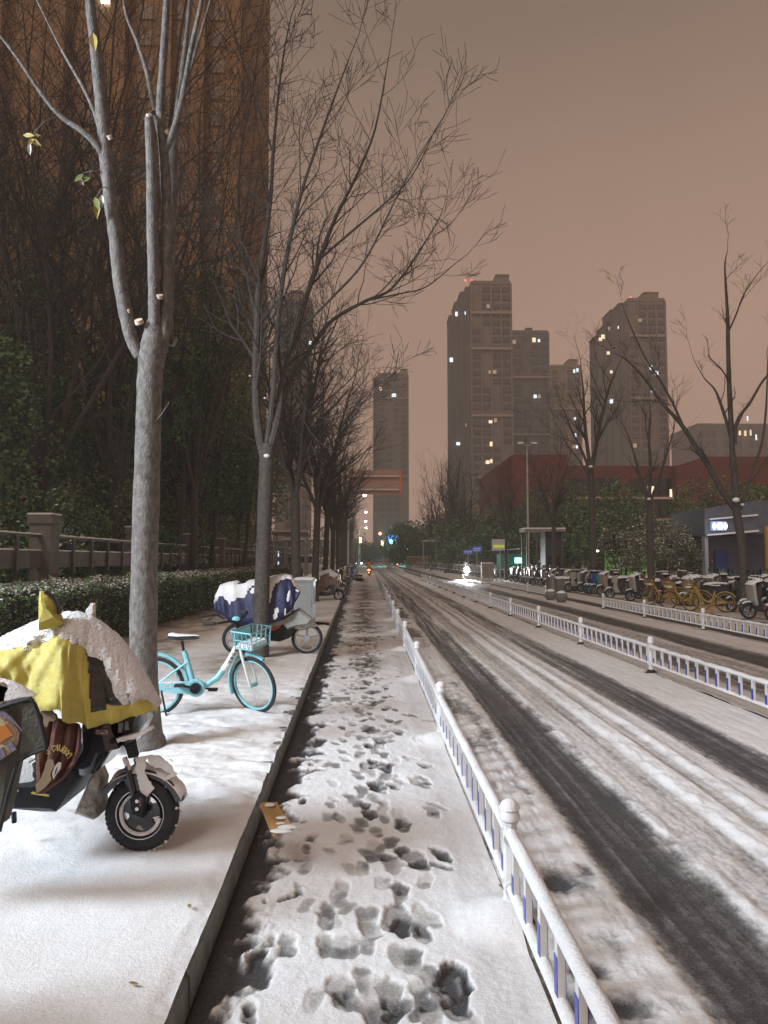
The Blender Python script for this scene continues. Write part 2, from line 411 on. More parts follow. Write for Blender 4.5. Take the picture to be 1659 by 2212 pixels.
def prints(X, Y, lst):
    D = np.zeros_like(X); B = np.zeros_like(X); ys = Y[:, 0]
    for (x, y, a, dep, s) in lst:
        i0, i1 = np.searchsorted(ys, (y-.3, y+.3))
        if i1 <= i0: continue
        xx = X[i0:i1]-x; yv = Y[i0:i1]-y
        wob = (fbm(X[i0:i1]*14, Y[i0:i1]*14, 5, 3)-.5)
        c, s_ = math.cos(a), math.sin(a)
        lx = (xx*c+yv*s_)/(.062*s); ly = (-xx*s_+yv*c)/(.13*s)
        waist = 1-.22*np.exp(-(ly+.15)**2*6)
        rr = np.sqrt((lx/waist)**2+ly**2)+wob*.75
        D[i0:i1] = np.maximum(D[i0:i1], dep*(sst(1.03, .82, rr)*.75+.25*sst(.9,.3,rr)))
        B[i0:i1] = np.maximum(B[i0:i1], dep*np.exp(-((rr-1.22)/.22)**2)*.5)
    return D, B

def lane_fn(X, Y):
    D, B = prints(X, Y, FP)
    D = np.minimum(D, 1.3)
    far = sst(7, 16, Y)
    lump = fbm(X*9, Y*6, 1, 5)-.5; big = fbm(X*2.2, Y*1.6, 9, 4)-.5; fine = fbm(X*34, Y*28, 4, 4)-.5
    k = X-KX(Y)                                  # distance from kerb
    edge = sst(.05, .24, k+lump*.50+big*.25-.05-.06*(fbm(X*.4, Y*2.6, 88, 3)>.55))       # bare gutter along the kerb
    mid = np.exp(-((X+.02+.006*Y)/(.36))**2)
    tread = far*mid*sst(-.18, .22, big*1.6+lump*1.1+.05)
    cov = edge*(1-(.40+.42*sst(.42,.60,fbm(X*7,Y*7,63,3)))*np.minimum(D, 1.1)*(1-.25*far)) - .48*tread - far*.04
    cov = cov + far*(fine*.5+lump*.5)*.8*sst(.9, .1, cov)
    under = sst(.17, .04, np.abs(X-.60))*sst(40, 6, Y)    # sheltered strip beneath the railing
    melt = sst(.40, .60, fbm(X*1.3+5, Y*.9, 77, 4))*far*.18
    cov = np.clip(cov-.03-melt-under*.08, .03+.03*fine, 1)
    soft = (fbm(X*5, Y*4, 21, 4)-.5)
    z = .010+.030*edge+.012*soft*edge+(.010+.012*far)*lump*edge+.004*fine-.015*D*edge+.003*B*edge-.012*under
    z = np.where(cov < .25, np.minimum(z, .006+.02*cov+.004*fine), z)
    # cones of snow on the post feet
    for i in range(8):
        py = 3.69+3.5*i
        r = np.hypot((X-.66), (Y-py+.06)*.9)
        z = z+.075*sst(.30, .02, r)*(Y < py+.5)
        cov = np.maximum(cov, sst(.3, .2, r)*.96)
    dirt = np.clip(.06+.38*far*mid+.18*far+.3*big, 0, 1)*(1-.35*sst(.8, 1, cov)*(1-far))
    return np.maximum(z, .004), cov, dirt
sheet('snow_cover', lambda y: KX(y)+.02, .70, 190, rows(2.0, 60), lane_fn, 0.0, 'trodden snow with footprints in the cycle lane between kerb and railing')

def bandf(X, a, b, s): return sst(a-s, a+s, X)*sst(b+s, b-s, X)
def road_fn(X, Y):
    far = sst(8, 30, Y)
    wob = (fbm(Y*.35, X*.4, 2, 3)-.5)*.16+(fbm(X*1.0+3, Y*.12, 8, 2)-.5)*.10
    x = X+wob*(.4+.6*far)
    rag = (fbm(X*9, Y*5, 31, 5)-.5); fine = fbm(X*38, Y*30, 6, 4)-.5; lng = fbm(X*16, Y*1.2, 12, 4)-.5
    t1 = bandf(x+rag*.09, 1.30, 1.84, .08); t2 = bandf(x+rag*.08, 2.95, 3.52, .09)
    stk = fbm(X*26, Y*.35, 47, 3); stk2 = fbm(X*60, Y*.5, 49, 2)
    f1 = bandf(x+rag*.05, 2.13, 2.30, .05); f2 = bandf(x+rag*.05, 2.50, 2.64, .05); f3 = bandf(x+rag*.05, 2.74, 2.86, .04)
    f0 = bandf(x+rag*.05, 1.90, 2.13, .08)
    cov = 1.02+rag*.25+lng*.25
    far2 = sst(5, 22, Y)
    cov = cov-(.86-.34*far2*stk-.22*far2)*t1-(.82-.34*far2*stk-.24*far2)*t2+((stk-.5)*.5+(stk2-.5)*.35)*((t1+t2)*(.25+.75*far2)+.35)-.34*f1-.34*f2-.26*f3-.28*f0
    left = sst(1.30, 1.12, x+rag*.2)                 # dirty churned strip by the near railing
    cov = cov-left*(.16+.42*sst(.45, .66, fbm(X*3, Y*1.3, 41, 4)))
    hole = np.exp(-(((X-1.0)/.09)**2+((Y-4.05)/.10)**2)*1.2)+np.exp(-(((X-.92)/.07)**2+((Y-3.2)/.07)**2))+.8*np.exp(-(((X-.93)/.16)**2+((Y-2.95)/.08)**2))
    cov = cov-1.1*hole
    cov = cov-far*.16
    cov = cov+(1-np.abs(2*np.clip(cov, 0, 1)-1))*fine*.6
    cov = np.clip(cov, 0, 1)
    tex = .10+.16*sst(.4, .7, fbm(X*6, Y*.7, 55, 4))   # thin film of slush in the wheel tracks
    cov = np.maximum(cov, tex*(.35+.65*sst(3, 12, Y))+.04+.05*fine)
    z = .006+.028*cov+.014*(rag+lng*.5)*cov+.005*fine*cov
    ridge = bandf(x, 2.31, 2.49, .04)+bandf(x, 2.65, 2.73, .03)+.6*bandf(x, 1.86, 1.93, .03)
    z = z+.020*ridge*(.7+rag*1.6)-.010*(f1+f2)
    dirt = np.clip(.04+.40*sst(4, 22, Y)+rag*.4-.2*ridge*(1-far), 0, 1)
    return np.maximum(z, .004), cov, dirt
sheet('snow_cover', .704, 4.29, 330, rows(2.2, 300, .0036, 14, .008), road_fn, 0.0, 'snow ridges and dark wheel tracks on the main carriageway')

def lane2_fn(X, Y):
    far = sst(20, 60, Y)
    wob = (fbm(Y*.25, X*.3, 82, 3)-.5)*.25
    x = X+wob
    rag = (fbm(X*6, Y*3, 33, 5)-.5); fine = fbm(X*24, Y*18, 61, 4)-.5; lng = fbm(X*9, Y*.6, 14, 4)-.5
    cov = .86+rag*.3+lng*.35
    stk = fbm(X*22, Y*.3, 57, 3)
    cov = cov-(.70-.3*stk)*bandf(x+rag*.1, 4.95, 5.5, .14)-(.84-.3*stk)*bandf(x+rag*.1, 6.35, 7.15, .18)-.25*bandf(x, 5.6, 6.2, .15)
    cov = cov-.9*bandf(x+rag*.1, 8.30, 8.9, .12)*sst(70, 40, Y)
    cov = cov-far*.1
    cov = cov+(1-np.abs(2*np.clip(cov, 0, 1)-1))*fine*.6
    cov = np.clip(cov, .10+.1*fine, 1)
    z = .006+.04*cov+.03*(rag+lng*.5)*cov
    dirt = np.clip(.50+rag*.4, 0, 1)
    return np.maximum(z, .004), cov, dirt
sheet('snow_cover', 4.29, 10.3, 260, rows(7.5, 300, .006, 30, .010), lane2_fn, 0.0, 'thin brown slush with wheel tracks on the far lanes')

def walk_fn(X, Y):
    k = KX(Y)-X
    lump = fbm(X*5, Y*5, 3, 5)-.5; soft = fbm(X*1.5, Y*1.1, 19, 4)-.5; fine = fbm(X*42, Y*42, 7, 4)-.5
    rot = fbm((X*.8+Y*.55)*2.2, (Y*.5-X*.6)*.9, 91, 3)
    streak = sst(.62, .80, rot)*sst(.5,.2,soft+.3)*.012*sst(5.5, 4.0, Y)
    churn = sst(4.3, 5.2, Y)*sst(11, 8.5, Y)
    mid = sst(8, 14, Y)
    z = .034+.040*soft*(.4+.6*sst(3.2,5,Y))+.022*lump*(.35+.65*sst(3.6,5.2,Y))+.003*fine+streak+churn*(.045*(fbm(X*3.5, Y*6.5, 27, 5)-.5)*2)+.03*np.maximum(0,fbm(X*1.8+Y*.8,Y*2.6-X*.5,44,4)-.5)
    roll = sst(.10, .0, k)
    z = z-.012*roll+.006*(fbm(X*30, Y*16, 71, 3)-.5)*sst(.16, .0, k)*2
    cov = .98+.0*X
    # trodden / bare brown ground round the tree pits and along the hedge
    pit = sst(-3.0, -3.7, X)*sst(9, 13, Y)*.55+np.exp(-(((X+2.1)/1.0)**2+((Y-11.2)/1.6)**2))*.55
    cov = cov-pit*(.5+lump*1.2)
    cov = cov-.10*mid*sst(.5, .62, fbm(X*2.5, Y*2.0, 17, 4))
    bare = np.exp(-(((X+2.0)/.24)**2+((Y-6.45)/.22)**2))
    cov = cov-bare*.7
    z = z-bare*.02
    edge = sst(-5.0, -5.4, X)
    cov = np.clip(cov-edge*.8, .1, 1)
    dirt = np.clip(.06+.38*sst(8, 15, Y)+.8*pit+soft*.5, 0, 1)
    return np.maximum(z, .003), cov, dirt
xs = np.concatenate([np.linspace(0, .62, 110)[:-1], np.linspace(.62, 1, 170)])
sheet('snow_cover', lambda y: -7.2+0*y, lambda y: KX(y)-.005, 0, rows(2.0, 55, .004, 14, .008), walk_fn, SZ, 'soft snow covering the footway left of the kerb', cut=False, xs=xs)
def flat_fn(X, Y):
    l = fbm(X*.8, Y*.6, 3, 4)-.5; f = fbm(X*6, Y*5, 9, 4)-.5
    return .03+.04*l+.03*f, np.clip(.86+l*.5+f*.5, .2, 1), np.clip(.75+l, 0, 1)
sheet('snow_cover', lambda y: -30+0*y, lambda y: 0*y-1.45-.004*y, 160, rows(54.5, 300, .01), flat_fn, 0.0, 'snowy forecourt beyond the crossing on the left', cut=False)
sheet('snow_cover', lambda y: 0*y-1.46-.004*y, .70, 60, rows(59.5, 300, .008), lane2_fn, 0.0, 'grey slush on the crossing and the lane beyond it', cut=False)
sheet('snow_cover', 10.3, 34, 200, rows(10, 300, .01), flat_fn, .08, 'snow under the parked two-wheelers on the right footway', cut=False)
g = MB(); g.box(10.3, 200, 5, 300, -.04, .085); tag(g.build('pavement', M['paving'], smooth=False), 'right-hand footway slab under the parked bikes', kind='structure')

# kerb stones, 1 m long, with joints
kb = MB(); y = -1.0; kr = random.Random(2)
while y < 55:
    j = kr.uniform(-.004, .004); a, b = KX(y+.006), KX(y+1.0-.006)
    z = SZ+.012+j
    prof = [(-.12, -.03), (.012, -.03), (.006+j, z-.02), (-.012+j, z), (-.12, z)]
    n0 = len(kb.v); vs = [(a+px, y+.006, pz) for px, pz in prof]+[(b+px, y+1.0-.006, pz) for px, pz in prof]
    kb.add(vs, [(0,1,2,3,4), (9,8,7,6,5)]+[(i, (i+1) % 5, 5+(i+1) % 5, 5+i) for i in range(5)])
    y += 1.0
tag(kb.build('kerb', M['kerb'], smooth=False), 'grey stone kerb along the snowy footway', kind='structure')
# ================================================================ RAILINGS
def rail_run(label, x, y0, n, sp, near=0, xe=None):
    """one railing line: posts every sp metres along the street from y0; near = bays whose balusters are parts"""
    t = thing('traffic_railing', label, 'railing', (x, y0, 0)); t['group'] = 'white traffic railings along the road'
    detail = near > 0
    def X(i): return 0 if xe is None else (xe-x)*i/n
    # shared post mesh
    pm = MB()
    pm.lathe([(.038,.03),(.040,.10),(.034,.115),(.034,.455),(.040,.462),(.040,.475),(.037,.48)], n=8)
    for s in (-1, 1):
        for zc, r in ((.405,.042), (.165,.036)):
            pm.tube([(0, s*.028, zc), (0, s*.046, zc)], [r, r*.94], 14)
    post_me = pm.mesh('post', M['white_paint'])
    cp = MB(); cp.lathe([(.047,.478),(.052,.484),(.052,.50),(.047,.508),(.044,.53),(.033,.552),(.015,.565),(.002,.568)], n=14)
    cap_me = cp.mesh('post_cap', M['white_paint'])
    cs = MB(); cs.ball((0,0,.527), .05, 12, sx=1.02, sy=1.02, sz=1.05, z0=5); cs_me = cs.mesh('snow_cap', M['snow_fluffy'])
    fb = MB(); fb.box(-.10, .10, -.085, .085, .0, .035); fb.lathe([(.085,.03),(.07,.05),(.05,.075),(.04,.08)], n=8)
    foot_me = fb.mesh('post_foot', M['rubber'])
    def inst(nm, me, par, loc, label=None):
        o = bpy.data.objects.new(nm, me); COL.objects.link(o); o.parent = par; o.location = loc; return o
    L = sp-.09
    N = 13
    def bal_me(top):
        b = MB(); b.box(-.014, .014, -.022, .022, .175, .40)
        if top > 0:
            b.box(-.0165, -.014, -.0215, .0215, .187, .187+top, 1); b.box(.014, .0165, -.0215, .0215, .187, .187+top, 1)
        return b.mesh('baluster', [M['white_paint'], M['blue_tape']], smooth=False)
    tops = [.07+.09*math.sin(math.pi*(k+.5)/N) for k in range(N)]
    bms = [bal_me(a) for a in tops]
    mrest = MB()
    r2 = random.Random(int(abs(x)*100))
    for i in range(n+1):
        p = inst('post', post_me, t, (X(i), i*sp, 0)); inst('post_cap', cap_me, p, (0,0,0))
        inst('snow_cap', cs_me, p, (0,0,0)); inst('post_foot', foot_me, p, (0,0,0))
        if i == n: break
        xa, xb = X(i), X(i+1); ya, yb = i*sp+.045, (i+1)*sp-.045
        hp = [Vector((xa+(xb-xa)*k/8+.0, ya+(yb-ya)*k/8, .415+r2.uniform(-.002,.002))) for k in range(9)]
        m = MB(); m.tube(hp, .021, 10); m.build('top_rail', M['white_paint'], t)
        lp = [p_-Vector((0,0,.25)) for p_ in hp]
        m = MB(); m.tube(lp, .017, 8); m.build('bottom_rail', M['white_paint'], t)
        # snow lying on both rails: a lumpy cap
        seg = 90 if i < 3 and detail else 24
        for base_z, wdt, hgt in ((.432, .032, .030), (.178, .027, .024)):
            vs = []; fs = []; K = 7
            for a in range(seg+1):
                yy = ya+(yb-ya)*a/seg; xx = xa+(xb-xa)*a/seg
                q = .72+.28*math.sin(yy*5.1+x)*math.sin(yy*11.3)+r2.uniform(-.05, .05)
                for k in range(K):
                    an = math.pi*k/(K-1)
                    vs.append((xx-math.cos(an)*wdt*(.9+.12*q), yy, base_z-.012+math.sin(an)*(hgt*q+.008)+(0 if 0 < k < K-1 else -.004*q)))
            for a in range(seg):
                for k in range(K-1): fs.append((a*K+k, a*K+k+1, (a+1)*K+k+1, (a+1)*K+k))
            m = MB(); m.add(vs, fs); m.build('snow', M['snow_fluffy'], t)
        for k in range(N):
            f = (k+.5)/N; bx, by = xa+(xb-xa)*f, i*sp+sp*f
            if i < near and (i*N+k) < 100: inst('baluster', bms[k], t, (bx, by, 0))
            else:
                mrest.box(bx-.014, bx+.014, by-.022, by+.022, .175, .40)
                mrest.box(bx-.0165, bx-.014, by-.0215, by+.0215, .187, .187+tops[k], 1)
                mrest.box(bx+.014, bx+.0165, by-.0215, by+.0215, .187, .187+tops[k], 1)
    if mrest.v:
        o = mrest.build('baluster', [M['white_paint'], M['blue_tape']], t, smooth=False); o['kind'] = 'stuff'
    return t
rail_run('snow-capped white railing with blue strips dividing the cycle lane from the road, nearest the camera', .69, .19, 22, 3.5, near=7)
rail_run('white and blue railing along the middle of the road, its near stretch', 4.29, .11, 16, 3.72, near=7)
rail_run('short far stretch of the mid-road railing beyond the crossing', 3.95, 84, 20, 3.72, xe=3.9)
rail_run('pale railing before the parked bikes, near stretch ending at two stone balls', 8.04, 10.14, 4, 3.8, near=4)
rail_run('pale railing between the stone balls and the bright headlight', 8.0, 33.5, 8, 3.75)
rail_run('far stretch of the outer railing beyond the crossing', 8.0, 80, 14, 3.75, xe=7.2)

# ================================================================ STONE BALLS, GRATE, LEAVES, ENVELOPE
def stone_ball(loc, label):
    t = thing('stone_ball', label, 'bollard', loc); t['group'] = 'stone ball bollards in the railing gap'
    m = MB(); m.ball((0,0,.25), .24, 22); m.lathe([(.17,0),(.17,.05),(.13,.07)], n=14); m.build('ball', M['stone'], t)
    m = MB(); m.ball((0,0,.262), .24, 20, z0=38); m.build('snow', M['snow_fluffy'], t)
stone_ball((7.62, 31.0, 0), 'grey stone ball capped with snow, left one of the pair in the railing gap')
stone_ball((7.66, 29.4, 0), 'grey stone ball capped with snow, right one of the pair in the railing gap')

# ================================================================ NEAR TREE (traced)
def ptree(name, label, base, trunk, limbs, twigs=0, seed=1, barkm='bark', group=None, cuts=(), leaves=(), twig_len=1.0, sides=14, snow=(), stems=(), rs_=1.0):
    """trunk / limbs: lists of (u, v, Y, radius) sight points, real distance Y"""
    t = thing(name, label, 'tree', base, group=group); b = Vector(base)
    def pts(L): return [P(u, v, Y)-b for u, v, Y, r in L], [r*rs_ for *_, r in L]
    def smooth_path(p, r, k=4):
        out = []; ro = []
        for i in range(len(p)-1):
            p0 = p[max(i-1,0)]; p1 = p[i]; p2 = p[i+1]; p3 = p[min(i+2, len(p)-1)]
            for j in range(k):
                s = j/k
                q = .5*((2*p1)+(p2-p0)*s+(2*p0-5*p1+4*p2-p3)*s*s+(3*p1-p0-3*p2+p3)*s*s*s)
                out.append(q); ro.append(r[i]*(1-s)+r[i+1]*s)
        out.append(p[-1]); ro.append(r[-1]); return out, ro
    rr = random.Random(seed)
    m = MB(); p, r = smooth_path(*pts(trunk))
    r = [a*rr.uniform(.97, 1.04) for a in r]
    m.tube(p, r, sides); m.build('trunk', M[barkm], t)
    m = MB(); tw = MB(); tips = []
    for L in limbs:
        p, r = smooth_path(*pts(L)); r = [a*rr.uniform(.94, 1.07) for a in r]
        m.tube(p, r, max(6, sides-4))
        n = int(twigs*len(p)/6)
        for k in range(n):
            i = rr.randrange(max(1, len(p)//5), len(p)-1); d = (p[min(i+1,len(p)-1)]-p[i]).normalized()
            side = Vector((rr.gauss(0,1), rr.gauss(0,.8), rr.gauss(.2,.6))).normalized()
            dd = (d*.7+side*.75+Vector((0,0,.25))).normalized()
            grow(tw, p[i], dd, twig_len*rr.uniform(.5, 1.2), max(.005, r[i]*.45), 2, rr)
        if r[-1] < .03: grow(tw, p[-1], (p[-1]-p[-2]).normalized(), twig_len*.9, r[-1], 2, rr)
    for L in stems:
        p, r = smooth_path(*pts(L)); m.tube(p, r, 5)
    br = m.build('branches', M[barkm], t); br['label'] = 'main limbs'
    if tw.v: tw.build('crown', M['twig'], t)
    for (u, v, Y, rad, el) in cuts:            # fresh saw cuts, pale wood
        c = MB(); q = P(u, v, Y)-b; n_ = Vector((rr.uniform(-.4,.4), -.55, .7)).normalized()
        c.tube([q-n_*.02, q+n_*.014], [rad*el, rad], 10); c.build('saw_cut', M['cut_wood'], t)
    for k, (u, v, Y, s, mi, an) in enumerate(leaves):
        c = MB(); q = P(u, v, Y)-b
        leaf(c, q, s, R(an), rr.uniform(-.4, .4)); c.build('leaf', M[mi], t)
    for (u, v, Y, s) in snow:
        c = MB(); q = P(u, v, Y)-b; c.ball(q, s, 10, sx=1.1, sy=1.0, sz=.75); c.build('snow', M['snow_fluffy'], t)
    return t
def leaf(mb, q, s, an, curl):
    a = [(0,0),(.18,.28),(.2,.6),(.1,.85),(0,1.05),(-.1,.85),(-.2,.6),(-.18,.28)]
    vs = [q+Vector((math.cos(an)*x_*s+math.sin(an)*y_*s, curl*s*(y_*y_)-abs(x_)*s*.5, -y_*s*math.cos(an)+x_*s*math.sin(an))) for x_, y_ in a]
    mb.add(vs, [(0,1,2,3,4),(0,4,5,6,7)])
TMIN = .0045
def grow(mb, p, d, L, r, depth, rr, up=.10, n=4):
    """a bare branch with side twigs"""
    p = Vector(p); d = Vector(d); pts = [p.copy()]; rs = [r]
    st = L/n
    for i in range(n):
        d = (d+Vector((rr.gauss(0,.14), rr.gauss(0,.14), rr.gauss(0,.10)+up))).normalized()
        p = p+d*st; pts.append(p.copy()); rs.append(max(TMIN, r*(1-(i+1)/n*.62)))
    mb.tube(pts, rs, 5 if r > .02 else 3, cap=False)
    if depth <= 0: return
    k = rr.randint(3, 5) if depth > 1 else rr.randint(2, 4)
    for c in range(k):
        f = rr.uniform(.25, .98); i = min(n-1, int(f*n)); q = pts[i].lerp(pts[i+1], f*n-i)
        dd = (pts[i+1]-pts[i]).normalized(); ax = dd.orthogonal().normalized()
        ax = Matrix.Rotation(rr.uniform(0, 6.28), 3, dd) @ ax
        nd = (dd*math.cos(.75)+ax*math.sin(.75)*rr.uniform(.7, 1.1)).normalized()
        grow(mb, q, nd, L*rr.uniform(.38, .66), rs[i]*.55, depth-1, rr, up, max(2, n-1))
M['cut_wood'] = mat('fresh_cut_wood', (.62,.48,.36), .7, var=.1)
M['leaf_yellow'] = mat('yellow_leaf', (.30,.22,.05), .6, var=.2)
M['leaf_green'] = mat('green_leaf', (.13,.16,.035), .6, var=.2)
M['leaf_pale'] = mat('pale_underside_leaf', (.45,.44,.38), .6)
nb = G(312, 1604, SZ)
ptree('street_tree', 'nearest street tree, tall pale smooth trunk splitting into sawn upright limbs beside the yellow-covered scooter', nb,
    [(318,1660,6.45,.17),(318,1610,6.45,.155),(314,1560,6.44,.128),(310,1430,6.42,.117),(311,1250,6.40,.112),(317,1050,6.36,.108),(321,900,6.33,.105),(324,810,6.32,.106),(330,758,6.3,.108),(334,720,6.3,.092),(336,690,6.3,.06)],
    [ # left limb
     [(302,770,6.30,.05),(285,735,6.28,.056),(272,680,6.25,.060),(258,600,6.2,.058),(250,520,6.15,.056),(238,430,6.1,.054),(228,330,6.05,.058),(220,240,6.0,.052),(208,120,5.9,.045),(196,20,5.8,.04),(188,-90,5.7,.034)],
     # branch off the left limb to the upper left
     [(224,345,6.05,.03),(212,318,6.0,.028),(180,285,5.95,.024),(130,250,5.9,.021),(85,195,5.8,.018),(45,135,5.7,.015),(0,75,5.6,.012),(-40,20,5.5,.009)],
     # middle limb, sawn at the top
     [(336,760,6.3,.055),(334,700,6.26,.052),(332,600,6.2,.049),(329,480,6.15,.047),(328,380,6.1,.044),(324,290,6.05,.040),(322,256,6.03,.036),(322,252,6.03,.022)],
     # right limb, running up
     [(350,760,6.3,.05),(356,700,6.3,.05),(360,600,6.28,.048),(361,480,6.24,.046),(357,380,6.2,.044),(352,310,6.15,.042),(346,240,6.1,.036),(352,140,6.0,.032),(358,40,5.9,.028),(364,-60,5.8,.022)],
     [(356,330,6.16,.028),(372,290,6.1,.026),(392,220,6.05,.024),(412,110,5.9,.022),(432,20,5.8,.018),(448,-60,5.7,.014)],
     [(366,300,6.16,.018),(388,230,6.16,.016),(420,120,6.2,.014),(452,10,6.2,.011),(470,-60,6.2,.008)],
     [(347,300,6.16,.022),(334,240,6.2,.021),(318,160,6.25,.019),(296,90,6.3,.016),(272,30,6.3,.013),(262,-40,6.3,.009)],
     [(228,330,6.1,.018),(206,250,6.2,.016),(180,190,6.3,.014),(140,120,6.4,.012),(104,50,6.5,.009),(70,-20,6.6,.007)],
     [(378,740,6.4,.045),(362,720,6.4,.05),(364,620,6.4,.05),(372,420,6.4,.046),(376,310,6.4,.038),(392,180,6.4,.028),(405,60,6.3,.02),(415,-50,6.3,.012)],
    ], twigs=.10, seed=5, barkm='bark_pale', sides=18, group='street trees on the left footway',
    cuts=[(322,250,6.01,.024,1.0),(300,694,6.2,.035,1.1),(237,296,6.0,.022,.8),(361,284,6.1,.024,.8),(224,374,6.05,.014,.8),(345,640,6.2,.028,.8),(278,672,6.2,.01,.7)],
    leaves=[(200,70,5.6,.16,'leaf_yellow',10),(64,300,5.8,.10,'leaf_yellow',60),(76,298,5.8,.10,'leaf_yellow',-50),(64,310,5.8,.09,'leaf_pale',0),(50,292,5.8,.10,'leaf_yellow',80),(88,292,5.8,.10,'leaf_yellow',-75),(180,375,6.0,.10,'leaf_green',-35),(170,378,6.0,.09,'leaf_pale',25),(196,384,6.0,.10,'leaf_green',-70),(205,425,6.0,.13,'leaf_green',20),(214,430,6.0,.15,'leaf_yellow',-12),(220,420,6.0,.11,'leaf_pale',0)], twig_len=.7,
    stems=[[(130,250,5.92,.006),(98,262,5.85,.004),(66,296,5.8,.003)],[(224,374,6.05,.006),(205,368,6.0,.004),(182,374,6.0,.003)],[(230,402,6.08,.006),(220,408,6.0,.004),(208,426,6.0,.003)],[(340,905,6.2,.006),(352,890,6.1,.005),(366,868,6.0,.003)],[(204,60,5.75,.006),(198,72,5.6,.004)]])

# ---------- generic bare street trees
def bare_tree(name, label, loc, h, fork, seed, spread=.32, nl=5, rz=0, tr=.12, group=None, depth=3, dens=1.0, barkm='bark_dark', lean=0):
    rr = random.Random(seed); t = thing(name, label, 'tree', loc, rz, group)
    m = MB(); top = Vector((rr.uniform(-.1,.1)+lean*fork, rr.uniform(-.1,.1), fork))
    m.tube([(0,0,-.05),(0,0,.12),(top.x*.1,0,fork*.25),(top.x*.5,top.y*.3,fork*.6),top], [tr*1.25,tr*1.05,tr*.92,tr*.85,tr*.86], 10)
    c = MB(); limbs = MB()
    for k in range(nl):
        a = 6.28*k/nl+rr.uniform(-.5,.5); s = spread*rr.uniform(.35, 1.3)
        d = Vector((math.cos(a)*s, math.sin(a)*s, 1)).normalized()
        p = top-Vector((0,0,rr.uniform(0,.35))); L = (h-fork)*rr.uniform(.75, 1.0); n = 7; r = tr*.55*rr.uniform(.7,1.05)
        pts = [p]; rs = [r]
        for i in range(n):
            d = (d+Vector((rr.gauss(0,.07), rr.gauss(0,.07), .06))).normalized()
            p = p+d*L/n; pts.append(p); rs.append(max(.006, r*(1-(i+1)/n*.86)))
        limbs.tube(pts, rs, 7, cap=False)
        for i in range(1, n):
            for q in range(max(1, int(rr.uniform(1.4, 3.2)*dens))):
                dd = (pts[i+1]-pts[i]).normalized(); ax = Matrix.Rotation(rr.uniform(0,6.28), 3, dd) @ dd.orthogonal().normalized()
                nd = (dd*.72+ax*.75).normalized()
                grow(c, pts[i].lerp(pts[i+1], rr.random()), nd, L*rr.uniform(.16,.36)*(1.15-i/n*.6), rs[i]*.5, depth-1, rr, .08)
    tt = m; tt.v += []; k0 = len(tt.v)
    tt.add(limbs.v, limbs.f); tt.build('trunk', M[barkm], t); c.build('crown', M['twig'], t)
    return t
lt = 'street trees on the left footway'
# second tree, traced main limbs with random twigs
b2 = G(563, 1408, SZ)
ptree('street_tree', 'second street tree, dark trunk just behind the cyan bicycle basket', b2,
    [(563,1440,12.15,.15),(563,1410,12.15,.135),(565,1300,12.1,.122),(570,1150,12.1,.118),(576,1000,12.1,.12),(580,960,12.1,.10)],
    [[(572,1000,12.1,.07),(560,940,12.1,.075),(553,870,12.1,.066),(553,780,12.1,.06),(556,680,12.1,.055),(560,600,12.1,.05),(572,520,12.0,.042),(585,420,12.0,.034),(590,330,12.0,.028),(600,220,11.9,.02),(612,120,11.9,.014),(630,30,11.9,.009)],
     [(580,980,12.1,.06),(600,900,12.1,.06),(612,800,12.2,.055),(640,720,12.3,.05),(662,640,12.4,.048),(690,560,12.5,.042),(725,470,12.6,.034),(770,380,12.7,.026),(810,280,12.8,.018),(835,150,12.9,.010)],
     [(576,960,12.1,.045),(590,850,12.0,.045),(600,700,11.9,.04),(618,560,11.8,.036),(650,420,11.7,.028),(690,300,11.6,.02),(730,190,11.5,.013),(760,110,11.5,.008)],
     [(602,860,12.2,.045),(640,800,12.5,.044),(680,740,12.7,.04),(720,690,12.9,.036),(790,650,13.2,.03),(850,620,13.4,.022),(920,520,13.6,.013),(950,470,13.8,.008)],
     [(790,650,13.2,.016),(860,635,13.3,.014),(920,620,13.4,.012),(985,568,13.5,.007)],
     [(640,720,12.3,.024),(720,640,12.2,.022),(790,560,12.1,.018),(860,420,12.0,.012),(935,290,11.9,.007)],
     [(690,560,12.5,.024),(760,500,12.5,.022),(830,440,12.4,.017),(890,380,12.4,.012),(940,280,12.3,.007)],
     [(556,700,12.1,.03),(535,600,12.3,.028),(515,470,12.4,.024),(520,330,12.5,.018),(545,200,12.6,.012),(560,80,12.6,.008)],
     [(560,600,12.0,.02),(520,520,11.8,.018),(470,460,11.6,.014),(420,430,11.4,.009)],
     [(590,330,12.0,.02),(560,240,11.9,.018),(520,120,11.8,.014),(490,10,11.8,.009)],
     [(612,800,12.2,.02),(680,900,12.6,.012),(760,880,12.9,.010),(800,860,13.0,.007)]],
    twigs=3.0, seed=11, barkm='bark_dark', sides=12, group=lt, twig_len=1.25, snow=[(576,985,12.0,.05),(572,860,12.0,.02),(540,812,12.0,.02)])
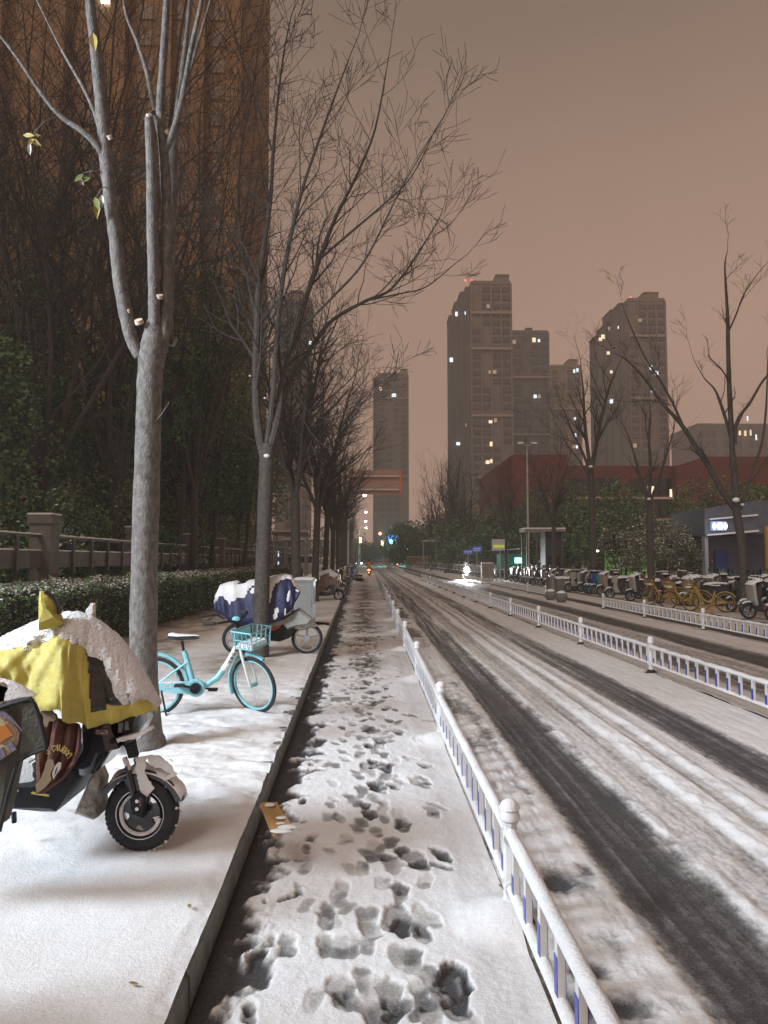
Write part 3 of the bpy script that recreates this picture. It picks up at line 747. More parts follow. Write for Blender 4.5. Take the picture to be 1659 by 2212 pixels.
# long arching twig that comes in from above
lab = ['third street tree, behind the grey utility cabinet', 'fourth street tree, right of the grey utility cabinet', 'fifth street tree on the left, beside the white van',
       'sixth street tree on the left, before the row of mopeds', 'seventh street tree on the left, over the parked mopeds', 'eighth street tree in the left row, near the crossing']
for i, (u, Y, h, sd) in enumerate([(642,20.0,9.5,21),(681,28.2,10.5,22),(703,37.5,10.5,23),(718,45,10.8,24),(730,51.5,10.8,25),(738,59,10.8,26)]):
    x = (u-797)/F*Y
    bare_tree('street_tree', lab[i], (x, Y, SZ), h, 3.3+.3*(i%3), sd, .34+.04*(i%2), 6, tr=.15, group=lt, dens=1.9, barkm='bark_dark', depth=3 if i < 3 else 2)
far = None
for i in range(10):
    Y = 70+i*11; x = -2.9-i*.25+(i%3)*.3
    if i < 2:
        far = bare_tree('street_tree', 'distant bare tree in the left row, hard to tell from its neighbours', (x, Y, 0), 11.5, 4.0, 40+i, .34, 6, tr=.17, group='distant trees of the left row', dens=1.3, depth=2)
    else: dup(far, (x, Y, 0), i*1.3)

# ---------- right-hand trees (three traced)
rt = 'bare street trees among the parked bikes on the right'
b = G(1609, 1336, .1)
ptree('street_tree', 'large bare tree rightmost among the parked bikes, in front of the blue-grey kiosk', b,
    [(1612,1350,22.0,.20),(1610,1330,22.0,.17),(1606,1230,22.0,.155),(1600,1160,22.0,.165),(1592,1110,22.0,.16),(1590,1070,22.0,.13),(1583,980,22,.12)],
    [[(1592,1105,22.0,.13),(1560,1060,22.0,.115),(1535,1015,22.0,.10),(1500,960,22,.095),(1470,915,22,.085),(1430,870,21.9,.07),(1390,815,21.9,.05),(1350,775,21.9,.03),(1330,765,21.9,.015)],
     [(1500,962,22,.06),(1480,930,22,.055),(1455,875,22,.05),(1425,820,22,.045),(1395,775,22,.035),(1360,700,22,.022),(1345,660,22,.01)],
     [(1583,1010,22,.12),(1580,930,22,.105),(1576,850,22,.095),(1573,760,22,.085),(1572,690,22,.07),(1568,620,22,.05),(1566,570,22,.03),(1572,540,22,.012)],
     [(1582,960,22,.07),(1572,920,22.1,.065),(1556,870,22.1,.06),(1543,840,22.1,.04),(1520,815,22.2,.02),(1498,775,22.2,.01)],
     [(1588,960,22,.07),(1592,910,21.9,.065),(1620,870,21.8,.055),(1650,820,21.7,.045),(1690,780,21.7,.03)],
     [(1572,720,22,.04),(1590,680,21.9,.038),(1605,640,21.8,.03),(1630,600,21.8,.02),(1655,570,21.7,.009)],
     [(1600,1100,22,.07),(1620,1030,22.1,.06),(1645,960,22.1,.05),(1655,880,22.2,.04),(1658,780,22.2,.02)],
     [(1450,875,21.9,.02),(1400,865,21.9,.016),(1360,868,21.9,.012),(1310,862,22,.007)]],
    twigs=.9, rs_=.74, seed=31, barkm='bark_dark', sides=10, group=rt, twig_len=1.1, snow=[(1590,1080,21.8,.10),(1604,1090,21.8,.05)])
b = G(1408, 1309, .1)
ptree('street_tree', 'slim bare tree behind the yellow share bikes, between the two snowy shrubs', b,
    [(1410,1318,28.5,.17),(1408,1300,28.5,.15),(1405,1200,28.5,.14),(1403,1110,28.5,.13),(1402,1075,28.5,.12)],
    [[(1402,1085,28.5,.08),(1385,1040,28.5,.065),(1375,1000,28.5,.05),(1360,950,28.5,.03),(1345,915,28.5,.012)],
     [(1402,1080,28.5,.08),(1405,1010,28.5,.07),(1402,950,28.5,.05),(1405,900,28.5,.03),(1402,870,28.5,.012)],
     [(1404,1085,28.5,.07),(1425,1030,28.4,.06),(1440,980,28.3,.045),(1455,930,28.3,.025),(1460,890,28.3,.01)]],
    twigs=2.4, seed=32, barkm='bark_dark', sides=8, group=rt, twig_len=1.5, snow=[(1402,1078,28.3,.07)])
b = (17.0*0+ (1283-797)/F*36.5, 36.5, .1)
ptree('street_tree', 'bare tree in front of the red building, right of the tall floodlight mast', b,
    [(1285,1290,36.5,.19),(1284,1250,36.5,.17),(1280,1150,36.5,.155),(1278,1060,36.5,.15),(1276,1010,36.5,.15)],
    [[(1276,1015,36.5,.11),(1268,960,36.5,.09),(1262,900,36.5,.08),(1260,850,36.5,.06),(1256,800,36.5,.02)],
     [(1278,1010,36.5,.11),(1288,960,36.5,.1),(1300,900,36.4,.08),(1315,840,36.3,.06),(1335,790,36.2,.02)],
     [(1274,1015,36.5,.08),(1255,970,36.5,.065),(1235,930,36.6,.045),(1215,880,36.7,.015)],
     [(1278,1040,36.5,.06),(1255,1000,36.7,.05),(1225,960,36.8,.03),(1205,920,36.8,.012)]],
    twigs=3.2, seed=33, barkm='bark_dark', sides=8, group=rt, twig_len=2.0, snow=[(1276,1008,36.2,.10)])
labs = ['bare tree beside the snow-topped guard hut', 'bare tree just right of the white and yellow notice board', 'thin bare tree left of the notice board', 'bare tree behind the oncoming headlight']
for i, (u, Y, h) in enumerate([(1198,44,9.5),(1093,58,10),(1160,66,8.5),(1010,74,12)]):
    bare_tree('street_tree', labs[i], ((u-797)/F*Y, Y, .05), h, 3.6, 50+i, .4, 6, tr=.15, group=rt, dens=1.4, depth=2)
for i, (u, Y, h) in enumerate([(955,110,19),(985,120,17),(930,135,18),(975,92,15)]):
    tt = bare_tree('bare_tree', ['tall misty bare tree against the sky left of the tallest tower', 'misty bare tree at the foot of the tallest tower', 'faint tall bare tree right of the blue road sign', 'bare tree beside the blue street signs'][i], ((u-797)/F*Y, Y, 0), h, 5, 60+i, .3, 6, tr=.22, group='misty bare trees beyond the crossing', dens=1.6, depth=2)
M['fence_dark'] = mat('dark_fence_metal', (.10,.09,.078), .7, var=.2)
M['orange_edge'] = mat('orange_reflective_edge', (.6,.16,.08), .5)
M['board_grey'] = mat('board_grey', (.5,.5,.5), .5)
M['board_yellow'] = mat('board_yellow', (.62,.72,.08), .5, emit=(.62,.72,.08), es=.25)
M['yellow_wood'] = mat('yellow_wood', (.42,.28,.13), .7)
M['teal_panel'] = lit('teal_panel', (.3,1.0,.85), 3)
M['kiosk_pale2'] = mat('hut_wall', (.05,.045,.04), .7, var=.15)
# ================================================================ TOWERS
M['tower'] = mat('tower_render', (.21,.16,.125), .85, var=.12, vs=.15)
M['tower_dark'] = mat('tower_render_grey', (.15,.125,.105), .85, var=.12, vs=.15)
M['tower_tan'] = mat('tower_tan', (.26,.18,.10), .85, var=.1, vs=.2)
M['band'] = mat('pale_band', (.34,.26,.20), .8)
M['tower_window'] = mat('tower_window_glass', (.085,.07,.058), .5)
M['recess'] = mat('dark_recess', (.07,.06,.052), .8)
def tower(label, uc, v_top, Y, u0, u1, side_u0=None, floors=31, wall='tower', steps=(), pent=None, lits=(), bands=(), name='apartment_tower', beacon=None, seed=1, grp='towers in the haze across the road'):
    """front facade from u0 to u1 at distance Y; side_u0: left edge of the receding wing"""
    rr = random.Random(seed)
    x0, x1 = (u0-797)/F*Y, (u1-797)/F*Y; z1 = H+(1208-v_top)/F*Y; W = x1-x0; D = W*.8
    loc = ((x0+x1)/2, Y+D/2, 0); t = thing(name, label, 'building', loc, 0, grp)
    hw = W/2; y0 = -D/2
    m = MB(); m.box(-hw, hw, y0, D/2, 0, z1)
    m.box(-hw-.25, hw+.25, y0-.25, D/2+.25, z1, z1+.5); m.box(-hw, hw, y0, D/2, z1+.5, z1+1.3)
    fh = z1/floors
    # projecting piers between the window columns
    cols = max(4, int(W/3.2)); cw = W/cols
    for k in range(cols+1):
        x = -hw+k*cw; m.box(x-.35, x+.35, y0-.45, y0+.1, 0, z1-.1)
    m.build('wall', M[wall], t, smooth=False)
    for zf in bands:
        b = MB(); z = z1*zf; b.box(-hw-.3, hw+.3, y0-.8, y0-.1, z, z+.9); b.build('ledge', M['band'], t, smooth=False)
    if side_u0 is not None:
        sx = (side_u0-797)/F*Y+.0; a = sx-loc[0]
        b = MB(); ww = (-hw-a)
        for i, (f, dv) in enumerate(steps or [(0, .03)]):
            xa = a+ww*f; zt = z1-dv*z1
            nx = a+ww*(steps[i+1][0] if steps and i+1 < len(steps) else 1.0)
            b.box(xa, nx, y0+2.5-i*.8, D/2, 0, zt); b.box(xa-.2, nx-.02, y0+2.3-i*.8, D/2, zt, zt+.5)
            b.box(xa+.2, xa+.7, y0+2.1-i*.8, y0+2.6-i*.8, 0, zt-1)
        b.build('wing', M['tower_dark'], t, smooth=False)
    if pent:
        pa, pb, ph = pent; b = MB(); xa = (pa-797)/F*Y-loc[0]; xb = (pb-797)/F*Y-loc[0]; hh = ph/F*Y
        b.prism([(xa, z1+1.3), (xb, z1+1.3), (xb, z1+1.3+hh), (xa+ .25*(xb-xa), z1+1.3+hh)], y0+1, D/2-1); b.box(xa+.2*(xb-xa), xb+.2, y0+.7, D/2-.7, z1+1.3+hh, z1+1.7+hh)
        b.build('penthouse', M[wall], t, smooth=False)
        b = MB(); b.tube([(xb-1.5, 0, z1+hh), (xb-1.5, 0, z1+hh+4)], .08, 5); b.build('mast', M['recess'], t)
    wm = MB(); wm.box(-cw*.5+.5, cw*.5-.5, -.30, .02, .25, fh*.62); wme = wm.mesh('window', M['tower_window'], smooth=False)
    wl = {k: (lambda q: (q.box(-cw*.17, cw*.17, -.33, .02, .5, fh*.62), q.mesh('window', M[k], smooth=False))[1])(MB()) for k in ('lit_cool', 'lit_warm', 'lit_dim')}
    n = 0; rest = MB()
    for fl in range(floors-1, 0, -1):
        for k in range(cols):
            if (k+fl//7) % 4 == 0: continue
            if n < 84:
                o = bpy.data.objects.new('window', wme); COL.objects.link(o); o.parent = t; o.location = (-hw+(k+.5)*cw, y0-.04, fl*fh); n += 1
            else: rest.box(-hw+(k+.5)*cw-cw*.5+.5, -hw+(k+.5)*cw+cw*.5-.5, y0-.34, y0-.02, fl*fh+.25, fl*fh+fh*.62)
    if rest.v: o = rest.build('window', M['tower_window'], t, smooth=False); o['kind'] = 'stuff'
    for (u, v, k) in lits:
        x = (u-797)/F*Y-loc[0]; z = H+(1208-v)/F*Y
        o = bpy.data.objects.new('window', wl[k]); COL.objects.link(o); o.parent = t
        o['label'] = 'lit window'
        yy = y0-.36 if x > -hw else y0+1.2
        o.location = (x, yy, z-fh*.3); o.scale = (rr.uniform(.6,1.1), 1, rr.uniform(.7,1.15))
    for (u, v) in (beacon or ()):
        b = MB(); b.ball(((u-797)/F*Y-loc[0], y0+.6, z1+1.6), .32, 8); b.build('beacon', M['red_beacon'], t)
    return t
tower('tallest brown tower right of the road, stepped on its left side with a roof block', 0, 600, 260, 1022, 1110, 976, 33, 'tower',
      [(0,.11),(.25,.065),(.5,.03),(.75,.015)], (1070,1108,14), [(990,668,'lit_cool'),(1012,664,'lit_cool'),(1059,652,'lit_dim'),(978,771,'lit_cool'),(1061,798,'lit_dim'),(1072,799,'lit_dim'),(1062,908,'lit_warm'),(1073,907,'lit_dim'),(1063,960,'lit_warm'),(992,955,'lit_cool'),(1063,996,'lit_warm'),(1055,998,'lit_warm'),(1011,915,'lit_dim')],
      [.935-.045,.76,.52,.30], beacon=[(1024,0),(1010,0)], seed=1)
tower('middle-height brown tower joined to the right of the tallest one', 0, 710, 312, 1112, 1192, None, 29, 'tower_dark', lits=[(1160,728,'lit_warm'),(1171,727,'lit_cool'),(1116,732,'lit_dim'),(1161,852,'lit_cool'),(1170,853,'lit_dim')], bands=[.80,.55,.10], pent=(1140,1158,5), seed=2)
tower('short yellowish tower beside the brick roof', 0, 786, 355, 1197, 1262, None, 26, 'tower_tan', lits=[(1248,796,'lit_cool'),(1255,794,'lit_cool'),(1248,900,'lit_cool'),(1249,939,'lit_cool'),(1251,963,'lit_cool'),(1244,963,'lit_dim')], bands=[.78,.10], pent=(1232,1258,12), seed=3)
tower('wide brown tower on the right with a stepped left wing, behind the bare trees', 0, 636, 275, 1372, 1453, 1303, 32, 'tower',
      [(0,.13),(.25,.09),(.45,.035),(.7,.012)], (1400,1442,13), [(1357,688,'lit_cool'),(1352,694,'lit_cool'),(1330,697,'lit_dim'),(1316,717,'lit_warm'),(1310,721,'lit_warm'),(1327,752,'lit_warm'),(1333,794,'lit_warm'),(1418,789,'lit_cool'),(1430,801,'lit_cool'),(1421,838,'lit_cool'),(1363,832,'lit_cool'),(1332,862,'lit_cool'),(1396,680,'lit_dim'),(1365,962,'lit_cool'),(1372,962,'lit_cool'),(1358,963,'lit_dim'),(1379,962,'lit_dim')],
      [.86,.62,.33], beacon=[(1378,0)], seed=4)
tower('lone slim tower at the end of the road behind the orange-lit sign', 0, 805, 385, 816, 882, 806, 30, 'tower', [(0,.02),(.5,.01)], (862,881,8), [(849,852,'lit_cool'),(853,852,'lit_cool'),(822,838,'lit_warm')], [.87,.45], beacon=[(824,0)], seed=5)
tower('faint tower seen through the bare branches left of the road', 0, 640, 250, 596, 668, None, 30, 'tower', lits=[(566,760,'lit_cool'),(668,736,'lit_cool')], bands=[.8], pent=(612,650,14), seed=6)
tower('pale distant block low on the right horizon', 0, 915, 380, 1520, 1700, None, 12, 'tower', lits=[(1600,930,'lit_warm'),(1612,930,'lit_warm'),(1624,932,'lit_warm'),(1636,931,'lit_warm'),(1648,941,'lit_cool'),(1630,898,'lit_cool')], bands=[.7,.4], seed=7)

# ---------- big tan tower at upper left
def left_tower():
    Y = 78; xr = (512-797)/F*Y; W = 44; Ht = 96
    t = thing('apartment_tower', 'huge tan tower with orange glow in its wall colour, behind the trees at upper left', 'building', (xr-W/2, Y+9, 0))
    m = MB(); m.box(-W/2, W/2, -9, 12, 0, Ht); m.build('wall', M['tan_wall_glow_tint'], t, smooth=False)
    for k, (a, b_, d) in enumerate([(W/2-1.6,W/2+.0,.9),(W/2-5.2,W/2-3.9,1.3),(W/2-8.6,W/2-7.6,.9),(W/2-14,W/2-12.4,1.4),(W/2-20,W/2-18.9,1.2),(W/2-27,W/2-25.6,1.4),(W/2-34,W/2-33,1.2)]):
        p = MB(); p.box(a, b_, -9-d, -8.97, 0, Ht-.5); p.build('pier', M['tan_wall_glow_tint'], t, smooth=False)
    wm = MB(); wm.box(-.75,.75,-.05,.02,0,1.6); me = wm.mesh('window', M['tan_window'], smooth=False)
    fm = MB(); fm.box(-.85,.85,-.10,.0,-.08,0); fme = fm.mesh('sill', M['tan_wall_glow_tint'], smooth=False)
    n = 0
    for fl in range(3, 26):
        for x in (W/2-2.7, W/2-6.5, W/2-10.5, W/2-16.5):
            if n >= 92: break
            o = bpy.data.objects.new('window', me); COL.objects.link(o); o.parent = t; o.location = (x, -9.05, fl*3.0+.9)
            s = bpy.data.objects.new('sill', fme); COL.objects.link(s); s.parent = o; n += 1
    q = P(230, 3, Y-.0); w_ = MB(); w_.box(-.45,.45,-.25,.02,-.5,.5); o = w_.build('window', M['lit_cool_bright'], t, smooth=False, label='lit window'); o.location = (q.x-(xr-W/2), -9.3, q.z)
    # enclosed balcony stack seen at lower left
    bm_ = MB(); xb = (82-797)/F*Y-(xr-W/2); bm_.box(xb-2, xb+2.2, -10.6, -8.9, 20, 33); bm_.build('balcony_stack', M['recess'], t, smooth=False)
M['tan_window'] = mat('tan_window', (.19,.11,.045), .5)
M['tan_wall_glow_tint'] = mat('tan_wall_glow_tint', (.30,.165,.06), .85, col2=(.21,.12,.045), vs=.35, stretch=(1,1,.25))  # orange of the sodium lamps is put into the wall colour
M['lit_cool_bright'] = lit('lit_window_bright', (.85,.95,1.0), 6)
left_tower()

# ================================================================ RED BRICK BUILDING
M['brick'] = mat('red_brick', (.17,.045,.027), .8, col2=(.12,.034,.022), vs=.6)
M['cream'] = mat('cream_ledge', (.55,.42,.36), .7)
def red_building():
    Y = 105.0; X = lambda u: (u-797)/F*Y; Z = lambda v: H+(1208-v)/F*Y
    xo = X(1380); t = thing('brick_building', 'long low red brick building with pale floor ledges below the towers', 'building', (xo, Y+10, 0))
    m = MB()
    def blk(u0, u1, v1, y0, y1, v0=1210): m.box(X(u0)-xo, X(u1)-xo, y0, y1, Z(v0), Z(v1))
    blk(1105, 1222, 984, -12, 8)
    m.prism([(X(1078)-xo, 0), (X(1104)-xo, 0), (X(1104)-xo, Z(986)), (X(1078)-xo, Z(1004))], -9, 8)
    blk(1222, 1500, 1000, -8, 9); blk(1470, 1830, 1003, -10, 11)
    m.prism([(X(1500)-xo, Z(1003)), (X(1780)-xo, Z(1003)), (X(1780)-xo, Z(982)), (X(1540)-xo, Z(982)), (X(1500)-xo, Z(996))], -9.5, 10)
    m.build('wall', M['brick'], t, smooth=False)
    for u0, u1, v in ((1378, 1530, 1074), (1368, 1470, 1122), (1600,1830,1074), (1222,1372,1074)):
        b = MB(); b.box(X(u0)-xo, X(u1)-xo, -8.9 if u0 < 1500 else -10.9, -8.0 if u0 < 1500 else -10.0, Z(v)-.12, Z(v)+.22); b.build('ledge', M['cream'], t, smooth=False)
    wd = MB(); wd.box(-.9,.9,-.1,.03,0,2.5); we = wd.mesh('window', M['glass_dark'], smooth=False)
    for v in (1066, 1112):
        for u in (1392, 1412, 1432, 1452, 1472, 1492, 1300, 1320, 1340, 1250, 1270):
            o = bpy.data.objects.new('window', we); COL.objects.link(o); o.parent = t; o.location = (X(u)-xo, -8.05, Z(v))
    for (u, v, k, w_, h_) in ((1423,1056,'lit_warm',.45,1.3),(1471,1062,'lit_warm',.35,1.2),(1376,1104,'lit_blue',.5,.8)):
        b = MB(); b.box(X(u)-xo-w_, X(u)-xo+w_, -8.3, -8.14, Z(v)-h_/2, Z(v)+h_/2); b.build('window', M[k], t, smooth=False, label='lit window')
M['lit_blue'] = lit('lit_blue_window', (.25,.5,1.0), .9)
red_building()

# ================================================================ KIOSK at right
M['kiosk'] = mat('blue_grey_panel', (.10,.12,.16), .5, var=.15, vs=2)
M['kiosk_pale'] = mat('pale_panel', (.30,.34,.38), .5)
M['sign_glow'] = lit('sign_glow', (.95,.97,1.0), 3)
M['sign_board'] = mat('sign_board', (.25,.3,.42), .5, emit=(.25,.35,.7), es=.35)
M['yellow_panel'] = mat('yellow_panel', (.55,.33,.05), .6, var=.15)
def kiosk():
    Y = 42.0; X = lambda u: (u-797)/F*Y; Z = lambda v: H+(1208-v)/F*Y; xo = X(1600)
    t = thing('kiosk', 'blue-grey kiosk with a slanted canopy and three white glowing sign shapes at the right edge', 'kiosk', (xo, Y, .08))
    m = MB(); m.prism([(X(1519)-xo, Z(1160)), (X(1700)-xo, Z(1154)), (X(1720)-xo, Z(1085)), (X(1640)-xo, Z(1084)), (X(1519)-xo, Z(1103))], -.6, 4); m.build('canopy', M['kiosk'], t, smooth=False)
    for a, b_, v in ((1527, 1632, 1126), (1521, 1633, 1160)):
        c = MB(); c.prism([(X(a)-xo, Z(v+1)), (X(b_)-xo, Z(v-8)), (X(b_)-xo, Z(v-8)+.10), (X(a)-xo, Z(v+1)+.08)], -.78, -.602); c.build('snow', M['snow'], t)
    m = MB(); m.box(X(1520)-xo, X(1527)-xo, -.5, -.1, 0, Z(1160)); m.build('column', M['kiosk_pale'], t, smooth=False)
    m = MB(); m.box(X(1530)-xo, X(1760)-xo, 1.2, 4, 0, Z(1158)); m.build('wall', M['kiosk'], t, smooth=False)
    m = MB(); m.box(X(1570)-xo, X(1600)-xo, 1.1, 1.2, .1, 2.2); m.build('door', M['blue_door'], t, smooth=False)
    m = MB(); m.box(X(1648)-xo, X(1700)-xo, -.9, -.62, .4, Z(1140)); m.build('panel', M['yellow_panel'], t, smooth=False)
    s = MB(); s.box(X(1530)-xo, X(1562)-xo, -.76, -.61, Z(1150), Z(1130)); sb = s.build('sign', M['sign_board'], t, smooth=False)
    for u, w_, rd in ((1536.5, .085, True), (1549, .125, False), (1560.5, .085, True)):
        g_ = MB(); cx = X(u)-xo; cz = Z(1140)
        if rd: g_.prism([(cx+w_*math.cos(a*.349), cz+.19*math.sin(a*.349)) for a in range(18)], -.82, -.765)
        else: g_.box(cx-w_, cx+w_, -.82, -.765, cz-.18, cz+.18)
        g_.build('glowing_letter', M['sign_glow'], sb, smooth=False)
M['blue_door'] = mat('blue_door', (.03,.07,.25), .5)
kiosk()
lamp('kiosk_sign_light', 'POINT', (P(1549,1140,40.8).x, 40.4, P(1549,1140,41).z), 12, (.75,.85,1.0), .3)

# ================================================================ GUARD HUT / SHELTERS
M['metal_roof'] = mat('shelter_roof', (.22,.2,.18), .6, var=.2)
def hut(label, u0, u1, v, Y, name='guard_hut', cat='hut', back=2.0, zb=.08, post='steel'):
    X = lambda u: (u-797)/F*Y; z = H+(1208-v)/F*Y; xo = X((u0+u1)/2); w_ = (X(u1)-X(u0))/2
    t = thing(name, label, cat, (xo, Y, zb))
    m = MB(); m.box(-w_, w_, -back/2, back/2, z-.18, z); m.build('roof', M['metal_roof'], t, smooth=False)
    m = MB(); m.box(-w_+.01, w_-.01, -back/2+.01, back/2-.01, z, z+.09); m.build('snow', M['snow'], t)
    for sx in (-1, 1):
        for sy in (-1, 1):
            m = MB(); m.box(sx*w_*.86-.05, sx*w_*.86+.05, sy*back*.4-.05, sy*back*.4+.05, 0, z-.18); m.build('post', M[post], t, smooth=False)
    return t, w_, z
t, w_, z = hut('small guard hut with a snow-topped flat roof behind the parked mopeds', 1128, 1216, 1146, 52, post='fence_dark')
m = MB(); m.box(w_*.05, w_*.82, -.7, .8, 0, z-.18); m.build('wall', M['kiosk_pale2'] if 'kiosk_pale2' in M else M['concrete'], t, smooth=False)
m = MB(); m.box(w_*.15, w_*.45, -.76, -.705, 1.0, 1.9); m.build('window', M['glass_dark'], t, smooth=False)
m = MB(); m.box(w_*.52, w_*.74, -.76, -.705, 1.0, 1.9); m.build('window', M['glass_dark'], t, smooth=False)
hut('snow-topped shelter roof on thin posts behind the left trees, nearer one', 590, 668, 1153, 48, 'bicycle_shelter', 'shelter')
hut('long snow-topped shelter roof behind the left trees, lower and farther one', 612, 712, 1168, 66, 'bicycle_shelter', 'shelter')
hut('snow-covered pitched hut roof by the far right fence', 912, 944, 1170, 112, 'guard_hut', 'hut')

# lit shop front seen low between the left trunks
M['shop_glow'] = lit('shop_glow', (.7,.85,1.0), 1.1)
t = thing('shop', 'distant lit shop front glowing pale blue between the left trunks', 'shop', (-15.2, 92, 0))
m = MB(); m.box(-6, 6, 0, 5, 0, 4.0); m.build('wall', M['tower_dark'], t, smooth=False)
for k in range(5):
    if k in (1,): continue
    m = MB(); m.box(-5.2+k*2.1, -4.1+k*2.1, -.12, -.01, .6, 2.7+.4*(k%2)); m.build('window', M['shop_glow'], t, smooth=False)

# ================================================================ FENCE, HEDGE, SHRUBS at left
FX, FP_ = -7.66, 6.85       # fence line and bay length (metres)
def left_fence():
    y0 = 17.6-FP_; n = 9
    t = thing('stone_fence', 'long fence of square stone pillars and horizontal bars behind the hedge, snow on every bar', 'fence', (FX, y0, SZ))
    pm = MB(); pm.box(-.25,.25,-.25,.25,0,.98); pm.box(-.22,.22,-.22,.22,.98,1.1); pm.box(-.25,.25,-.25,.25,1.1,2.45)
    pm.prism([(-.29,2.45),(.29,2.45),(.29,2.56),(.24,2.66),(-.24,2.66),(-.29,2.56)], -.29, .29)
    pme = pm.mesh('pillar', M['stone'], smooth=False)
    sm = MB(); sm.box(-.285,.285,-.285,.285,2.661,2.70); sme = sm.mesh('snow', M['snow'])
    for i in range(n+1):
        o = bpy.data.objects.new('pillar', pme); COL.objects.link(o); o.parent = t; o.location = (0, i*FP_, 0)
        s = bpy.data.objects.new('snow', sme); COL.objects.link(s); s.parent = o
        if i == n: break
        a, b_ = i*FP_+.25, (i+1)*FP_-.25
        for z, h_, w_ in ((2.12,.07,.09), (1.42,.40,.10), (1.02,.06,.07), (.72,.06,.07), (.40,.06,.07)):
            r = MB(); r.box(-w_/2, w_/2, a, b_, z, z+h_); r.build('rail', M['stone' if h_ > .1 else 'fence_dark'], t, smooth=False)
            r = MB()
            K = 40; vs = []; fs = []
            for k in range(K+1):
                y = a+(b_-a)*k/K; hh = .018+.022*rnd.random()
                for xx, zz in ((-w_/2-.008, z+h_-.004), (-w_*.3, z+h_+hh), (w_*.3, z+h_+hh), (w_/2+.008, z+h_-.004)): vs.append((xx, y, zz))
            for k in range(K):
                for j in range(3): fs.append((k*4+j, k*4+j+1, k*4+5+j, k*4+4+j))
            r.add(vs, fs); r.build('snow', M['snow'], t)
        for k in range(1, 5):
            y = a+(b_-a)*k/5; q = MB(); q.box(.06 if k%2 else .05, .11, y-.05, y+.05, 0, 2.15); q.build('post', M['fence_dark'], t, smooth=False)
left_fence()
M['leafdark'] = mat('dark_evergreen_leaf', (.075,.13,.045), .5, var=.45, vs=3)
M['leafmid'] = mat('dull_green_leaf', (.12,.19,.06), .6, var=.4, vs=2)
M['leafbrown'] = mat('brown_twiggy_leaf', (.12,.12,.05), .7, var=.4, vs=2)
M['snowleaf'] = mat('snow_on_leaf', (.62,.58,.55), .8)
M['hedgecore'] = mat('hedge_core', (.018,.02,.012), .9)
nr = np.random.default_rng(4)
def leaf_cloud(name, cen, size, mats, frac_snow, parent=None, up=0.0, thick=True, aspect=1.7):
    """cen: (n,3) leaf centres; size: (n,) leaf length; quads with random tilt, snowy ones face up and lie just above a leaf"""
    n = len(cen); d = nr.normal(size=(n,3)); d[:,2] += up; d /= np.linalg.norm(d,axis=1)[:,None]
    a = np.cross(d, nr.normal(size=(n,3))); a /= np.linalg.norm(a,axis=1)[:,None]; b_ = np.cross(d, a)
    isn = nr.random(n) < frac_snow
    if isn.any():
        k = isn.sum(); dd = nr.normal(size=(k,3))*.45; dd[:,2] = 1; dd /= np.linalg.norm(dd,axis=1)[:,None]
        aa = np.cross(dd, nr.normal(size=(k,3))); aa /= np.linalg.norm(aa,axis=1)[:,None]; a[isn] = aa; b_[isn] = np.cross(dd, aa)
    s = size[:,None]*.5
    V = np.stack([cen-a*s, cen+b_*s/aspect, cen+a*s, cen-b_*s/aspect], 1).reshape(-1,3)
    Fq = np.arange(4*n).reshape(n,4)
    fm = np.where(isn, len(mats)-1, nr.integers(0, max(1, len(mats)-1), n))
    me = rawmesh(name, V, Fq, mats, fm)
    o = bpy.data.objects.new(name, me); COL.objects.link(o)
    if parent is not None: o.parent = parent
    return o
def hedge():
    t = thing('clipped_hedge', 'low clipped evergreen hedge dusted with snow, running along the footway to the fence', 'hedge', (-5.1, 5, SZ))
    cb = MB(); y = 0
    vs = []; fs = []; N_ = 120
    for i in range(N_+1):
        yy = 2+i*50/N_; wv = .06*math.sin(yy*1.3)+.05*math.sin(yy*3.1)
        for x, z in ((.0+wv, 0), (.02+wv, .95), (-.15+wv, 1.10), (-1.15, 1.12), (-1.3, .9), (-1.3, 0)): vs.append((x, yy, z+.03*math.sin(yy*2.3)))
    for i in range(N_):
        for k in range(5): fs.append((i*6+k, i*6+k+1, (i+1)*6+k+1, (i+1)*6+k))
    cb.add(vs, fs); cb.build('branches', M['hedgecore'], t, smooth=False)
    N = 70000
    yy = 2+50*nr.random(N)**2.0; near = 1/(1+yy*.06)
    side = nr.random(N) < .45
    wv = .06*np.sin(yy*1.3)+.05*np.sin(yy*3.1)
    x = np.where(side, .03+wv+nr.normal(0,.035,N), -nr.random(N)*1.3+.02)
    z = np.where(side, nr.random(N)*1.1, 1.13+nr.normal(0,.03,N)+.05*np.sin(yy*2.3)+.04*np.sin(x*7+yy*5))
    size = (.05+.03*nr.random(N))*(.8+yy*.022)
    top = ~side
    o1 = leaf_cloud('foliage', np.stack([x,yy,z],1)[top], size[top], [M['leafdark'],M['leafmid'],M['snowleaf']], .60, t)
    o2 = leaf_cloud('foliage', np.stack([x,yy,z],1)[side], size[side], [M['leafdark'],M['leafdark'],M['leafmid'],M['snowleaf']], .17, t, up=.5)
hedge()
